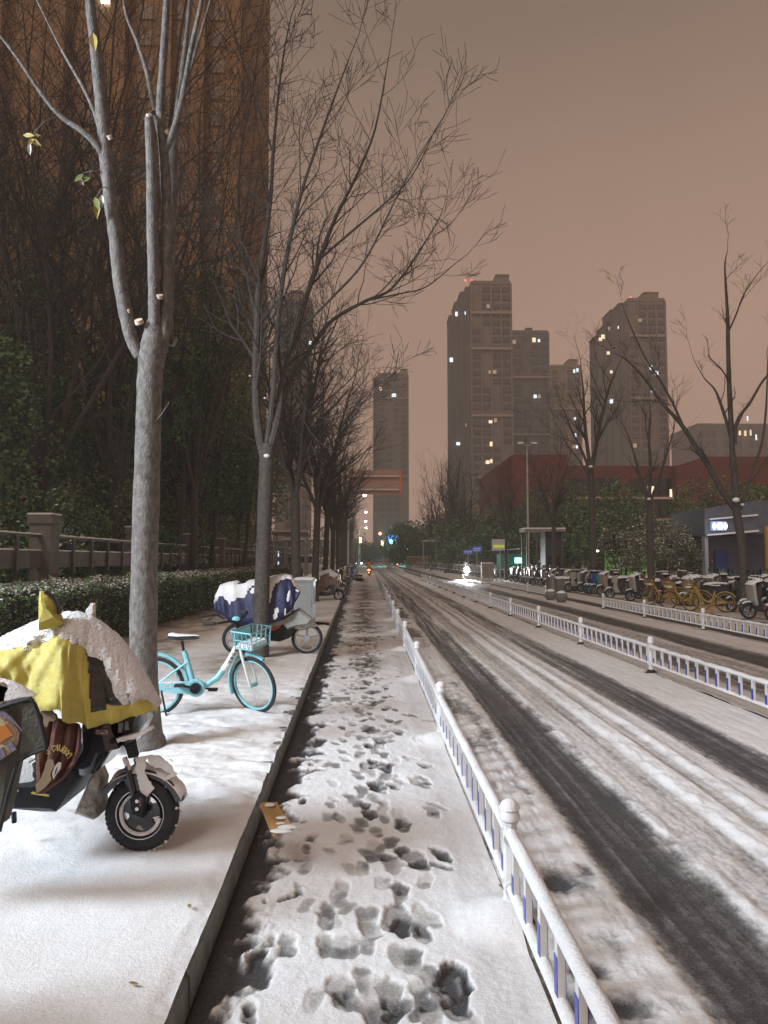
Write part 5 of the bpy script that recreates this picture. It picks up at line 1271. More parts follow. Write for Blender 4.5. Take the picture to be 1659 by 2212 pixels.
def share_bike(name, label, cat, loc, rz, frame, frame2, steer, group=None, brand=None, detail=True):
    """city bicycle facing +X; rear axle x=-.5, front axle x=.5; z=0 at the tyre"""
    t = thing(name, label, cat, loc, rz, group); r = .30
    rw = wheel(t, (-.5,0,r), r, .042, frame, 'rear_wheel', wire=True, sn=40)
    # frame: swooping down tube, seat tube, stays
    m = MB()
    m.tube([(.36,0,.78),(.33,0,.70),(.24,0,.53),(.13,0,.38),(.02,0,.31),(-.10,0,.29)], [.030,.034,.035,.034,.032,.030], 10, mi=0)
    m.tube([(-.10,0,.28),(-.20,0,.62),(-.215,0,.66)], [.030,.027,.025], 10)
    for s in (-1, 1):
        m.tube([(-.17,s*.02,.55),(-.34,s*.05,.43),(-.5,s*.058,.30)], .012, 6)
    m.prism([(-.56,.275),(-.56,.335),(-.10,.355),(-.02,.33),(-.02,.24),(-.10,.22)], -.068, -.038, ch=.008)   # chain case
    m.lathe([(.095,-.012),(.10,-.008),(.10,.008),(.095,.012)], n=20) if False else None
    m.ring((-.08,-.055,.29), .075, .018, n=24, m=6)
    m.tube([(.372,0,.70),(.352,0,.80)], .03, 10)
    fr = m.build('frame', M[frame], t)
    if frame2:
        m = MB(); m.tube([(.374,0,.82),(.362,0,.78),(.332,0,.70),(.242,0,.53),(.19,0,.46)], [.034,.035,.038,.0395,.038], 12); m.build('down_tube_panel', M[frame2], fr)
    # rear mudguard
    m = MB(); m.ring((-.5,0,r), .328, .02, n=20, m=6, sq=1.4, a0=5, a1=150); m.build('mudguard', M[frame], t)
    # seat
    m = MB(); m.tube([(-.215,0,.64),(-.235,0,.76)], .014, 8); m.build('seat_post', M['black_plastic'], t)
    m = MB()
    prof = [(-.37,.06,.045),(-.34,.082,.055),(-.27,.09,.055),(-.19,.06,.045),(-.10,.03,.035),(-.06,.018,.02)]
    vs = []; fs = []; K = 10
    for x, wd, hh in prof:
        for k in range(K):
            a = 6.283*k/K; vs.append((x, wd*math.cos(a), .79+hh*.5*math.sin(a)+(.012 if x < -.3 else 0)))
    for i in range(len(prof)-1):
        for k in range(K): fs.append((i*K+k, i*K+(k+1)%K, (i+1)*K+(k+1)%K, (i+1)*K+k))
    fs.append(tuple(range(K))); fs.append(tuple(range(5*K,6*K)))
    m.add(vs, fs); sd = m.build('saddle', M['seat'], t)
    m = MB(); vs2 = [(x*.98-.005, y_*.86, z_+.016) for x, y_, z_ in vs]; m.add(vs2, fs); m.v = [(x, y_, max(z_, .812)) for x, y_, z_ in m.v]; m.build('snow', M['snow_fluffy'], sd)
    # crank and pedals
    m = MB(); m.lathe([(.055,-.01),(.055,.01)], n=16); m.xf(Matrix.Translation((-.08,-.082,.29)) @ Matrix.Rotation(R(90),4,'X')); 
    m.tube([(-.08,-.10,.29),(-.22,-.10,.325)], .012, 6); m.tube([(-.08,.08,.29),(.06,.08,.245)], .012, 6); cr = m.build('crank', M['black_plastic'], t)
    for x, y_, z_ in ((-.23,-.14,.33),(.07,.12,.24)):
        m = MB(); m.box(x-.045,x+.045,y_-.045,y_+.045,z_-.012,z_+.012); m.build('pedal', M['rubber'], cr, smooth=False)
    m = MB(); m.tube([(-.42,-.07,.27),(-.36,-.11,.03)], .010, 6); m.build('kickstand', M['black_plastic'], t)
    # steering assembly: turned about the head tube
    S = bpy.data.objects.new('fork', None)
    piv = Vector((.36,0,.76)); ax = Vector((-.30,0,1)).normalized(); Rm = Matrix.Translation(piv) @ Matrix.Rotation(steer, 4, ax) @ Matrix.Translation(-piv)
    bpy.data.objects.remove(S)
    m = MB()
    for s in (-1, 1): m.tube([(.372,s*.012,.70),(.40,s*.05,.64),(.45,s*.055,.48),(.50,s*.055,.30)], [.02,.016,.013,.011], 8)
    m.xf(Rm); fk = m.build('fork', M[frame2 or frame], t)
    w_ = wheel(t, (0,0,0), r, .042, frame, 'front_wheel', wire=True, sn=40)
    w_.matrix_local = Rm @ Matrix.Translation((.5,0,r))
    m = MB(); m.ring((.5,0,r), .328, .018, n=18, m=6, sq=1.4, a0=62, a1=205); m.xf(Rm); m.build('mudguard', M[frame], t)
    m = MB(); m.tube([(.36,0,.78),(.325,0,.95)], .02, 8); m.tube([(.325,-.05,.955),(.325,.05,.955)], .02, 8)
    for s in (-1, 1): m.tube([(.325,s*.02,.96),(.33,s*.10,.985),(.28,s*.22,.99),(.20,s*.26,.985)], .012, 8)
    m.xf(Rm); hb = m.build('handlebar', M['black_plastic'], t)
    for s in (-1, 1):
        m = MB(); m.tube([(.25,s*.24,.988),(.13,s*.28,.98)], .019, 8); m.xf(Rm); m.build('grip', M['rubber'], hb)
    m = MB(); m.ball((.32,0,.985), .045, 10, sx=1.1, sy=.9, sz=.6); m.xf(Rm); m.build('lock_box', M[frame], hb)
    # basket
    m = MB(); x0, x1, yw, z0, z1 = .40, .64, .15, .72, .90
    def loop(z, g_, rr_): m.tube([(x0-g_,-yw-g_,z),(x1+g_,-yw-g_,z),(x1+g_,yw+g_,z),(x0-g_,yw+g_,z),(x0-g_,-yw-g_,z)], rr_, 5)
    loop(z0, -.02, .006); loop((z0+z1)/2, -.005, .005); loop(z1, .012, .009)
    for k in range(5):
        x = x0+(x1-x0)*k/4
        for s in (-1, 1): m.tube([(x,s*(yw-.02),z0),(x,s*(yw+.01),z1)], .0055, 4)
        y_ = -yw+2*yw*k/4
        for xx, g_ in ((x0, -1), (x1, 1)): m.tube([(xx-.015*g_,y_*.9,z0),(xx+.01*g_,y_,z1)], .0055, 4)
    m.box(x0+.02, x1-.02, -yw+.02, yw-.02, z0-.005, z0+.004)
    m.box(x0-.012, x0+.0, -yw*.8, yw*.8, z0+.02, z1-.01)
    m.xf(Rm); bk = m.build('basket', M[frame], t)
    m = MB(); m.box(x0+.03, x1-.03, -yw+.03, yw-.03, z0+.006, z0+.055); m.xf(Rm); m.build('snow', M['snow_fluffy'], bk)
    if detail:
        m = MB(); m.tube([(.34,-.02,.96),(.38,-.06,.9),(.37,-.06,.78),(.41,-.05,.66)], .004, 4); m.xf(Rm); m.build('cable', M['rubber'], hb)
        m = MB()
        for k in range(16):
            x = -.53+k*.03; m.ball((x,-.053,.345+.004*math.sin(k*2)), .015, 6, sx=1.3, sz=.6)
        m.build('snow', M['snow_fluffy'], fr)
    if brand:
        d = Vector((.095,0,.17)).normalized(); ang = math.atan2(d.z, d.x)
        text(brand[0], fr, (.285,-.040,.605), .045, M['black_plastic'], rot=(R(90), -ang+math.pi, 0), ext=.001)
        text(brand[1], fr, (-.30,-.0735,.308), .045, M['bike_white'], ext=.001)
    return t

def moped(name, label, col, shield, loc, rz=0, group=None, seat_m='seat', covered=None, basket=False, box=False, scale=None, sk=False, simple=False):
    """electric moped facing +X, wheelbase 1.2, z=0 at the tyre"""
    t = thing(name, label, 'moped', loc, rz, group, scale); r = .21
    wheel(t, (.60,0,r), r, .075, 'steel', 'front_wheel', 5); wheel(t, (-.56,0,r), r, .08, 'steel', 'rear_wheel', 5)
    m = MB()
    m.prism([(-.80,.50),(-.78,.62),(-.60,.70),(-.10,.66),(-.06,.34),(.22,.30),(.40,.34),(.42,.24),(.20,.18),(-.28,.19),(-.40,.34),(-.66,.44)], -.15, .15, ch=.04)
    m.tube([(-.56,-.10,.21),(-.30,-.10,.27)], .025, 6)
    m.build('body', M[col], t)
    m = MB(); m.prism([(.22,.24),(.44,.26),(.50,.50),(.42,.92),(.34,1.0),(.28,.97),(.36,.62),(.30,.40)], -.19, .19, ch=.045)
    m.build('leg_shield', M[shield], t)
    m = MB(); m.prism([(.40,.70),(.52,.66),(.51,.86),(.44,.95),(.36,.93)], -.12, .12, ch=.03)
    m.build('front_box', M[shield], t)
    m = MB(); m.lathe([(.085,0),(.08,.03),(.05,.045)], n=14); m.xf(Matrix.Translation((.47,0,.84)) @ Matrix.Rotation(R(80),4,'Y')); m.build('headlight', M['chrome'], t)
    m = MB(); m.prism([(-.82,.70),(-.78,.78),(-.45,.80),(-.12,.76),(-.05,.70),(-.12,.665),(-.60,.69)], -.14, .14, ch=.04); se = m.build('seat', M[seat_m], t)
    m = MB(); m.prism([(-.83,.77),(-.76,.83),(-.45,.855),(-.14,.81),(-.07,.745),(-.13,.757),(-.45,.797),(-.78,.775)], -.125, .125, ch=.03); m.build('snow', M['snow_fluffy'], se)
    m = MB()
    for s in (-1, 1): m.tube([(.46,s*.03,.66),(.52,s*.07,.50),(.60,s*.07,.21)], [.022,.02,.018], 6)
    m.build('fork', M['black_plastic'], t)
    m = MB(); m.ring((.60,0,.21), .245, .03, n=10, m=6, sq=1.9, a0=25, a1=150); fd = m.build('fender', M[shield], t)
    m = MB(); m.ring((.60,0,.225), .25, .03, n=10, m=6, sq=1.7, a0=50, a1=135); m.build('snow', M['snow_fluffy'], fd)
    m = MB(); m.tube([(.36,0,.95),(.33,0,1.03)], .03, 6); m.tube([(.27,-.33,1.03),(.34,-.16,1.05),(.36,0,1.04),(.34,.16,1.05),(.27,.33,1.03)], .016, 6)
    m.box(.28,.42,-.08,.08,.99,1.08); hb = m.build('handlebar', M['black_plastic'], t)
    for s in (-1, 1):
        m = MB(); m.tube([(.34,s*.2,1.05),(.36,s*.27,1.22)], .007, 5); m.ball((.36,s*.30,1.25), .06, 8, sx=.35, sz=.75); m.build('mirror', M['black_plastic'], hb)
    m = MB(); m.box(.26,.44,-.09,.09,1.081,1.115); m.build('snow', M['snow_fluffy'], hb)
    m = MB(); m.box(-.84,-.80,-.08,.08,.56,.62); m.build('tail_light', M['moped_red'], t)
    m = MB(); m.tube([(-.2,-.13,.22),(-.25,-.2,.02)], .012, 5); m.build('kickstand', M['steel'], t)
    if basket:
        m = MB(); m.box(.48,.72,-.14,.14,.84,1.02); m.build('basket', M[covered or 'moped_dark'], t, smooth=False)
    if box:
        m = MB(); m.prism([(-.98,.80),(-.98,1.12),(-.62,1.12),(-.60,.80)], -.19, .19, ch=.03); bx = m.build('top_box', M[box], t)
        m = MB(); m.box(-.96,-.63,-.16,.16,1.121,1.16); m.build('snow', M['snow_fluffy'], bx)
    if sk:   # padded wind apron hanging over the shield
        m = MB(); m.prism([(.50,.98),(.58,.95),(.56,.55),(.48,.38),(.44,.40),(.46,.60)], -.33, .33, ch=.03); ap = m.build('apron', M[sk], t)
        m = MB(); m.prism([(.30,1.10),(.52,1.04),(.60,.95),(.56,.92),(.50,1.0),(.30,1.06)], -.30, .30, ch=.02); m.build('snow', M['snow_fluffy'], ap)
    return t

# ---------- the cyan share bike
p = Vector((-2.13, 7.72, SS)); q = G(561, 1528, SS)
share_bike('share_bicycle', 'cyan and white share bicycle with basket, standing behind the nearest tree', 'bicycle', (-1.69, 7.74, SS-.01), R(4), 'cyan', 'bike_white', R(-38), brand=('青桔单车', '一起美好 骑行'))

# ---------- near scooter under a yellow cover (wheel turned side-on)
M['cover_yellow'] = mat('yellow_raincover', (.46,.385,.085), .6, var=.14, vs=7, bump=1.0, bs=9)
M['cover_clear'] = mat('dark_clear_plastic', (.02,.022,.024), .12, var=.5, vs=14, bump=.6, bs=18, coat=.4)
M['blanket'] = mat('brown_blanket', (.115,.042,.028), .9, var=.25, vs=10, bump=.5, bs=120)
M['print_tan'] = mat('tan_print', (.26,.18,.11), .9)
M['print_pale'] = mat('pale_print', (.45,.36,.33), .9)
M['gold_thread'] = mat('gold_lettering', (.45,.32,.08), .8)
M['grey_cover'] = mat('grey_green_cover', (.085,.085,.07), .85, var=.15, bump=.5, bs=60)
M['piping'] = mat('black_piping', (.015,.015,.015), .7)
M['splash'] = mat('snow_splashed_plastic', (.55,.53,.48), .8, col2=(.16,.155,.14), vs=9, bump=1, bs=30)
def zd(x, y): return (x*.2976, 1206.8+y*.2976)      # coordinates noted on an enlarged detail -> sight coordinates
YN = 4.0
def nz(x, y, Y=YN):
    u, v = zd(x, y); p_ = P(u, v, Y); return p_
near = thing('covered_scooter', 'black electric scooter under a snowy yellow rain cover with two pointed ear-like mirror sleeves', 'scooter', (-1.75, 4.2, SS))
NB = Vector(near.location)
def nl(x, y, Y=YN): p_ = nz(x, y, Y)-NB; return (p_.x, p_.z)
YW = 4.18
cw_ = nz(1035, 1822, YW); fw_c = (cw_.x-NB.x, YW-NB.y, .205)
def near_wheel():
    m = MB(); m.ring((0,0,0), .158, .047, n=56, m=12, sq=1.05)
    for k in range(44):      # tread blocks
        a = 6.283*k/44; c, s_ = math.cos(a), math.sin(a)
        for yy_ in (-.030, .0, .030):
            a2 = a+(.05 if yy_ == 0 else 0); c, s_ = math.cos(a2), math.sin(a2); rr_ = .1955-abs(yy_)*.22
            Mx = Matrix.Translation((rr_*c, yy_, rr_*s_)) @ Matrix.Rotation(-a2, 4, 'Y')
            m.box(-.004,.005,-.011,.011,-.0075,.0075, M=Mx)
    w_ = m.build('front_wheel', M['rubber'], near); w_.location = fw_c; w_.rotation_euler = (0,0,R(-4))
    m = MB(); m.ring((0,0,0), .112, .010, n=48, m=8, sq=3.6); m.tube([(0,-.06,0),(0,.06,0)], .03, 16)
    # disc rim with five oblong openings: hub disc plus broad spokes
    m.tube([(0,-.022,0),(0,.012,0)], .067, 24)
    for k in range(5):
        a = 6.283*k/5+.2; Mx = Matrix.Rotation(-a, 4, 'Y'); m.box(.05,.11,-.02,.01,-.033,.033, M=Mx)
    rm = m.build('rim', M['black_gloss'], w_)
    m = MB()
    m.ring((0,-.030,0), .108, .011, n=30, m=6, a0=160, a1=350); m.ring((0,-.030,0), .108, .008, n=10, m=6, a0=100, a1=160)
    m.build('snow', M['snow_fluffy'], rm)
    m = MB(); m.ring((0,-.04,0), .132, .0035, n=48, m=6); m.ring((0,-.036,0), .142, .002, n=48, m=6); m.build('rim_line', M['chrome'], rm)
    # snow packed on the tread
    m = MB(); rr = random.Random(3)
    for k in range(70):
        a = R(rr.choice([rr.uniform(-80, 75), rr.uniform(-130, -50)])); m.ball((.203*math.cos(a), rr.uniform(-.04,.04), .203*math.sin(a)), rr.uniform(.004,.010), 6)
    m.build('snow', M['snow_fluffy'], w_)
near_wheel()
fx, fy, fz = fw_c
m = MB()
for s in (-1, 1):
    a_ = nl(925,1500,YW-.07); m.tube([(a_[0], fy+s*.075, a_[1]), (fx-.035, fy+s*.075, fz+.15), (fx, fy+s*.07, fz)], [.014,.018,.020], 12)
m.build('fork', M['black_gloss'], near)
a_ = nl(905,1440,YW-.07); b_ = nl(935,1530,YW-.07)
m = MB()
for s in (-1, 1): m.tube([(a_[0],fy+s*.075,a_[1]),(b_[0]+.004,fy+s*.075,b_[1])], .0135, 12)
m.build('fork_stanchion', M['chrome'], near)
m = MB()
for k in range(7):
    f = k/6; x = nl(880,1330)[0]*(1-f)+nl(915,1470)[0]*f; z = nl(880,1330)[1]*(1-f)+nl(915,1470)[1]*f
    m.ring((x,fy-.06,z), .032-.002*k, .008, axis='z', n=16, m=6)
m.tube([(nl(880,1320)[0],fy-.06,nl(880,1320)[1]),(nl(918,1480)[0],fy-.06,nl(918,1480)[1])], .03, 12)
m.build('fork_gaiter', M['rubber'], near)
# brake caliper
m = MB(); m.prism([(fx-.03,fz+.02),(fx+.03,fz+.0),(fx+.045,fz+.11),(fx+.0,fz+.14),(fx-.04,fz+.10)], fy-.10, fy-.055, ch=.006); cal = m.build('brake_caliper', M['black_plastic'], near)
m = MB()
for dz in (.05,.09): m.tube([(fx+.0,fy-.106,fz+dz),(fx+.0,fy-.1005,fz+dz)], .010, 10)
m.build('bolt', M['chrome'], cal)
m = MB(); m.box(fx+.012,fx+.022,fy-.104,fy-.1005,fz+.06,fz+.11); m.build('red_mark', M['moped_red'], cal, smooth=False)
o = text('AIMA', near, (fx-.012, fy-.098, fz+.05), .026, M['sign_white'], rot=(R(90), R(72), 0), ext=.0008)
# fender and its snow
m = MB()
def arc_pts(r0, r1, a0, a1, n=14):
    out = [(fx+r1*math.cos(R(a0+(a1-a0)*i/n)), fz+r1*math.sin(R(a0+(a1-a0)*i/n))) for i in range(n+1)]
    return out+[(fx+r0*math.cos(R(a1-(a1-a0)*i/n)), fz+r0*math.sin(R(a1-(a1-a0)*i/n))) for i in range(n+1)]
m.prism(arc_pts(.213, .245, 18, 150), fy-.062, fy+.062, ch=.008)
m.prism([(fx-.09,fz+.20),(fx+.02,fz+.24),(fx+.07,fz+.12),(fx+.02,fz+.08),(fx-.04,fz+.12)], fy-.072, fy-.060, ch=.003)
fdr = m.build('fender', M['black_gloss'], near)
m = MB(); rr = random.Random(9)
vs = []; fs = []; NA, NW = 44, 12
for i in range(NA+1):
    a = R(24+108*i/NA)
    for j in range(NW+1):
        y_ = -.07+.14*j/NW; edge_ = math.sin(math.pi*j/NW)
        rr_ = .248+.022*edge_**.6*(.6+.4*math.sin(i*.5)+.25*rr.random())*math.sin(math.pi*min(1,max(0,i/NA)))**.35
        vs.append((fx+rr_*math.cos(a), fy+y_, fz+rr_*math.sin(a)-.01*(1-edge_)*2))
for i in range(NA):
    for j in range(NW): fs.append((i*(NW+1)+j, i*(NW+1)+j+1, (i+1)*(NW+1)+j+1, (i+1)*(NW+1)+j))
m.add(vs, fs); m.build('snow', M['snow_fluffy'], fdr)
def patch(par, poly, Y, m_, name, th=.006, off=0.0, rag=.004, seed=1, fluffy=True, ch=.002):
    """ragged patch with thickness traced on a side panel"""
    rr = random.Random(seed); out = []
    for i in range(len(poly)):
        a = Vector(poly[i]); b = Vector(poly[(i+1) % len(poly)]); n = max(1, int((b-a).length/.012))
        for k in range(n):
            q_ = a.lerp(b, k/n); out.append((q_.x+rr.uniform(-rag, rag), q_.y+rr.uniform(-rag, rag)))
    mb = MB(); mb.prism(out, Y-th, Y-off, ch=ch)
    return mb.build(name, M[m_], par)
patch(fdr, [nl(980,1450,4.08),(nl(1060,1440,4.08)),nl(1040,1560,4.08),nl(1110,1680,4.08),nl(1050,1740,4.08),nl(1010,1700,4.08),nl(975,1530,4.08)], fy-.072, 'snow_fluffy', 'snow', .012, 0, .004, 4)
patch(fdr, [nl(1060,1440,4.08),nl(1150,1440,4.08),nl(1240,1520,4.08),nl(1275,1590,4.08),nl(1180,1620,4.08),nl(1230,1570,4.08),nl(1150,1530,4.08),nl(1070,1510,4.08)], fy-.064, 'snow_fluffy', 'snow', .014, 0, .004, 5)
# bodywork behind: floor, leg shield, nose
def npoly(L, Y=3.95): return [nl(x, y, Y) for x, y in L]
def npr(L, y0, y1):      # silhouette of a deep part: its right-hand points belong to the far side
    a = min(x for x, _ in L); b = max(x for x, _ in L)
    return [(nl(x, y, y0+(y1-y0)*((x-a)/(b-a))**1.2)[0], nl(x, y, y0)[1]) for x, y in L]
m = MB(); m.prism(npr([(60,1830),(80,1655),(240,1640),(480,1560),(700,1560),(690,1640),(520,1850),(380,1850)],3.95,4.3), 3.95-NB.y, 4.40-NB.y, ch=.03); m.build('floorboard', M['black_plastic'], near)
m = MB(); m.prism(npr([(470,1570),(560,1350),(600,1200),(860,1180),(960,1400),(860,1420),(720,1580),(600,1600)],3.96,4.25), 3.97-NB.y, 4.38-NB.y, ch=.05); m.build('leg_shield', M['black_gloss'], near)
m = MB(); m.prism(npr([(840,1180),(1095,1130),(1110,1230),(1060,1290),(920,1400),(850,1360)], 4.0, 4.3), 4.02-NB.y, 4.34-NB.y, ch=.04); ns = m.build('headlight_housing', M['black_gloss'], near)
patch(ns, npoly([(845,1305),(900,1290),(1000,1265),(1100,1215),(1105,1240),(990,1300),(860,1330)], 4.0), 4.015-NB.y, 'snow_fluffy', 'snow', .03, -.02, .003, 6)
m = MB(); m.prism(npoly([(905,1180),(928,1180),(932,1245),(900,1250)], 4.0), 4.008-NB.y, 4.018-NB.y, ch=.002); m.prism(npoly([(855,1200),(895,1190),(880,1265),(852,1268)], 4.0), 4.008-NB.y, 4.018-NB.y, ch=.002); m.build('lamp_glass', M['chrome'], ns)
bd = MB(); bd.prism(npoly([(690,1240),(785,1235),(790,1275),(770,1285),(690,1280),(682,1262)], 3.95), 3.958-NB.y, 3.968-NB.y, ch=.002); bdg = bd.build('badge', M['moped_red'], near)
bd = MB(); bd.prism(npoly([(698,1247),(777,1242),(780,1271),(764,1276),(700,1272)], 3.95), 3.954-NB.y, 3.960-NB.y); bd.build('badge_face', M['steel'], bdg)
bd = MB()
for pl in ([(705,1268),(715,1270),(740,1252),(733,1248)], [(760,1268),(768,1264),(742,1248),(738,1252)]): bd.prism(npoly(pl, 3.95), 3.951-NB.y, 3.9535-NB.y)
bd.build('badge_mark', M['moped_red'], bdg)
m = MB(); m.prism(npr([(530,1858),(700,1600),(745,1555),(800,1640),(770,1760),(800,1880),(740,1905)], 4.1,4.3), 4.10-NB.y, 4.30-NB.y, ch=.02); m.build('splash_panel', M['splash'], near)
patch(near, npoly([(100,1690),(120,1500),(150,1470),(235,1480),(250,1640),(245,1700)], 4.0), 4.05-NB.y, 'snow_fluffy', 'snow', .05, -.03, .006, 8)
m = MB()
for a, b_ in ((105,140),(235,360)): m.prism(npoly([(a,1668 if a<200 else 1690),(b_,1678 if a<200 else 1712),(b_,1690 if a<200 else 1724),(a,1680 if a<200 else 1702)]), 3.938-NB.y, 3.952-NB.y)
m.build('yellow_stripe', M['cover_yellow'], near, smooth=False)
m = MB(); m.tube([(nl(100,1840,4.25)[0],4.25-NB.y,nl(100,1840,4.25)[1]),(nl(105,1890,4.25)[0],4.25-NB.y,nl(105,1890,4.25)[1]-.02)], .014, 6); m.build('kickstand', M['black_plastic'], near)
# hanging blanket with its print
bl = MB(); vs = []; fs = []
outline_top = [(300,1085),(600,1225)]
rowsB = [((300,1080),(600,1225)),((265,1250),(600,1310)),((245,1400),(590,1400)),((248,1480),(560,1480)),((262,1600),(470,1580)),((272,1705),(330,1680))]
NJ = 26
for i, (l, r_) in enumerate(rowsB):
    for j in range(NJ+1):
        x = l[0]+(r_[0]-l[0])*j/NJ; y = l[1]+(r_[1]-l[1])*j/NJ; q_ = nl(x, y, 3.9)
        vs.append((q_[0], 3.90-NB.y+.016*math.sin(j*.9+i*.35)+.012*math.sin(j*.37), q_[1]))
for i in range(len(rowsB)-1):
    for j in range(NJ): fs.append((i*(NJ+1)+j, i*(NJ+1)+j+1, (i+1)*(NJ+1)+j+1, (i+1)*(NJ+1)+j))
bl.add(vs, fs); bk = bl.build('blanket', M['blanket'], near); md = bk.modifiers.new('s', 'SOLIDIFY'); md.thickness = .012; md.offset = 1
YB = 3.862-NB.y
def bprint(L, m_, name='print'):
    b = MB(); b.prism([nl(x, y, 3.868) for x, y in L], YB-.002, YB+.004, ch=.0); return b.build(name, M[m_], bk, smooth=False)
bprint([(300,1100),(370,1080),(400,1120),(412,1160),(390,1180),(362,1175),(345,1220),(322,1215),(318,1150)], 'print_tan')
bprint([(262,1640),(300,1590),(325,1530),(340,1470),(365,1450),(392,1460),(398,1500),(370,1560),(378,1600),(330,1660),(272,1702)], 'print_tan')
bprint([(392,1600),(382,1560),(398,1510),(425,1475),(448,1480),(445,1520),(415,1560)], 'print_pale')
bprint([(404,1570),(402,1545),(418,1510),(424,1512),(412,1550)], 'moped_red')
import itertools
for ch, x, y, rot in (('S',356,1393,-10),('O',378,1385,-5),('♡',397,1380,0),('L',432,1370,2),('U',452,1375,12),('C',470,1388,22),('K',486,1400,35),('Y',498,1415,45),('!',512,1432,50)):
    if ch == 'O': continue
    q_ = nl(x, y, 3.868); text(ch, bk, (q_[0], YB-.004, q_[1]), .046, M['gold_thread'], rot=(R(90), R(rot), 0), ext=.001, name='lettering')
# the cover: a draped sheet, ridge over the handlebar, hem on both sides
ridge = [(-900,800),(-500,760),(-250,715),(0,632),(120,565),(280,490),(370,455),(450,437),(560,437),(640,465),(700,500),(780,560),(850,620),(950,750),(1010,850),(1060,945),(1110,1028),(1145,1085)]
hem = [(-900,900),(-500,880),(0,905),(120,985),(290,1100),(340,1085),(410,1077),(520,1165),(640,1240),(800,1213),(900,1195),(1000,1178),(1145,1150)]
def interp(L, x):
    for (a, b), (c, d) in zip(L, L[1:]):
        if a <= x <= c: return b+(d-b)*(x-a)/(c-a)
    return L[-1][1]
NX, NT = 190, 46
def cover_pt(x, t):
    """t: 0 near hem .. .5 ridge .. 1 far hem"""
    s = 1-abs(2*t-1)                     # 0 at the hems, 1 at the ridge
    fold = math.exp(-((x-(470-60*(1-s)))/95)**2)
    front = max(0, min(1, (x-560)/560))
    out = .36+.10*fold-.17*front-.05*(1-fold)*(x < 400)   # half width at the shoulder
    lr = ridge; zr = nl(x, interp(ridge, x), 4.2)[1]; zh = nl(x, interp(hem, x), 3.85)[1]
    if t > .5: zh -= .05
    w_ = out*(1-s**1.0)**.55 if s > .35 else out*(1-s)**.55
    z = zh+(zr-zh)*(math.sin(s*math.pi/2)**(.85 if x < 600 else .95))
    Yc = 4.20; side = -1 if t < .5 else 1
    Y = Yc+side*w_
    px = nl(x, 1000, Y)[0]
    wr = .014*math.sin(x*.035+s*5)*(1-s)+.010*math.sin(x*.013-s*9)*(1-s)+.012*(fbm(np.array(x*.02), np.array(s*6.), 5, 3)-.5)*(1-s*.7)
    yy__ = interp(hem, x)*(1-s)+interp(ridge, x)*s
    an_ = math.atan2(yy__-560, x-500)
    wr += (.020*math.sin(an_*11+.6)+.010*math.sin(an_*23+s*2))*(1-s)**.7*min(1, math.hypot(yy__-560, x-500)/260)*(x < 560)
    wr += .006*math.sin((x*.09+s*16))*math.sin(x*.017+s*7)*(1-s*.6)
    return Vector((px, Y-NB.y+side*-wr, z+wr*.2))
def inpoly(x, y, pl):
    c = False; j = len(pl)-1
    for i in range(len(pl)):
        if (pl[i][1] > y) != (pl[j][1] > y) and x < (pl[j][0]-pl[i][0])*(y-pl[i][1])/(pl[j][1]-pl[i][1])+pl[i][0]: c = not c
        j = i
    return c
window_poly = [(604,600),(640,780),(655,1100),(800,1068),(880,1048),(1000,1015),(1128,1030),(1000,780),(850,560),(700,480)]
snow_poly = [(-900,880),(-500,840),(0,662),(110,640),(220,600),(175,672),(250,640),(330,600),(300,620),(390,545),(440,520),(410,580),(470,560),(540,600),(625,625),(660,715),(725,715),(775,765),(750,800),(830,880),(812,960),(875,1000),(895,1045),(980,1035),(1010,1012),(1105,1030),(1115,1015),(1000,780),(850,560),(700,440),(450,400),(-900,700)]
V = [[cover_pt(-900+2045*i/NX, j/NT) for j in range(NT+1)] for i in range(NX+1)]
def to_px(p_):     # sight coordinates on the detail (only to choose which cloth panel a point belongs to)
    w_ = p_+NB; rl = RM.transposed() @ (w_-cam.location); u = 829.5+F*rl.x/-rl.z; v = 1106-F*rl.y/-rl.z
    return u/.2976, (v-1206.8)/.2976
PX = [[to_px(V[i][j]) for j in range(NT+1)] for i in range(NX+1)]
vs = [p_ for row in V for p_ in row]; fsY = []; fsW = []
for i in range(NX):
    for j in range(NT):
        f = (i*(NT+1)+j, i*(NT+1)+j+1, (i+1)*(NT+1)+j+1, (i+1)*(NT+1)+j)
        cx = sum(PX[a][b][0] for a, b in ((i,j),(i+1,j),(i,j+1),(i+1,j+1)))/4; cy = sum(PX[a][b][1] for a, b in ((i,j),(i+1,j),(i,j+1),(i+1,j+1)))/4
        mirrored = j >= NT//2
        if mirrored: cx, cy = PX[i][NT-j]
        (fsW if inpoly(cx, cy, window_poly) else fsY).append(f)
cv = MB(); cv.add(vs, fsY); cvo = cv.build('rain_cover', M['cover_yellow'], near)
cv = MB(); cv.add(vs, fsW); cwo = cv.build('clear_window', M['cover_clear'], cvo)
for o_ in (cvo, cwo): md = o_.modifiers.new('s', 'SOLIDIFY'); md.thickness = .004; md.offset = 0
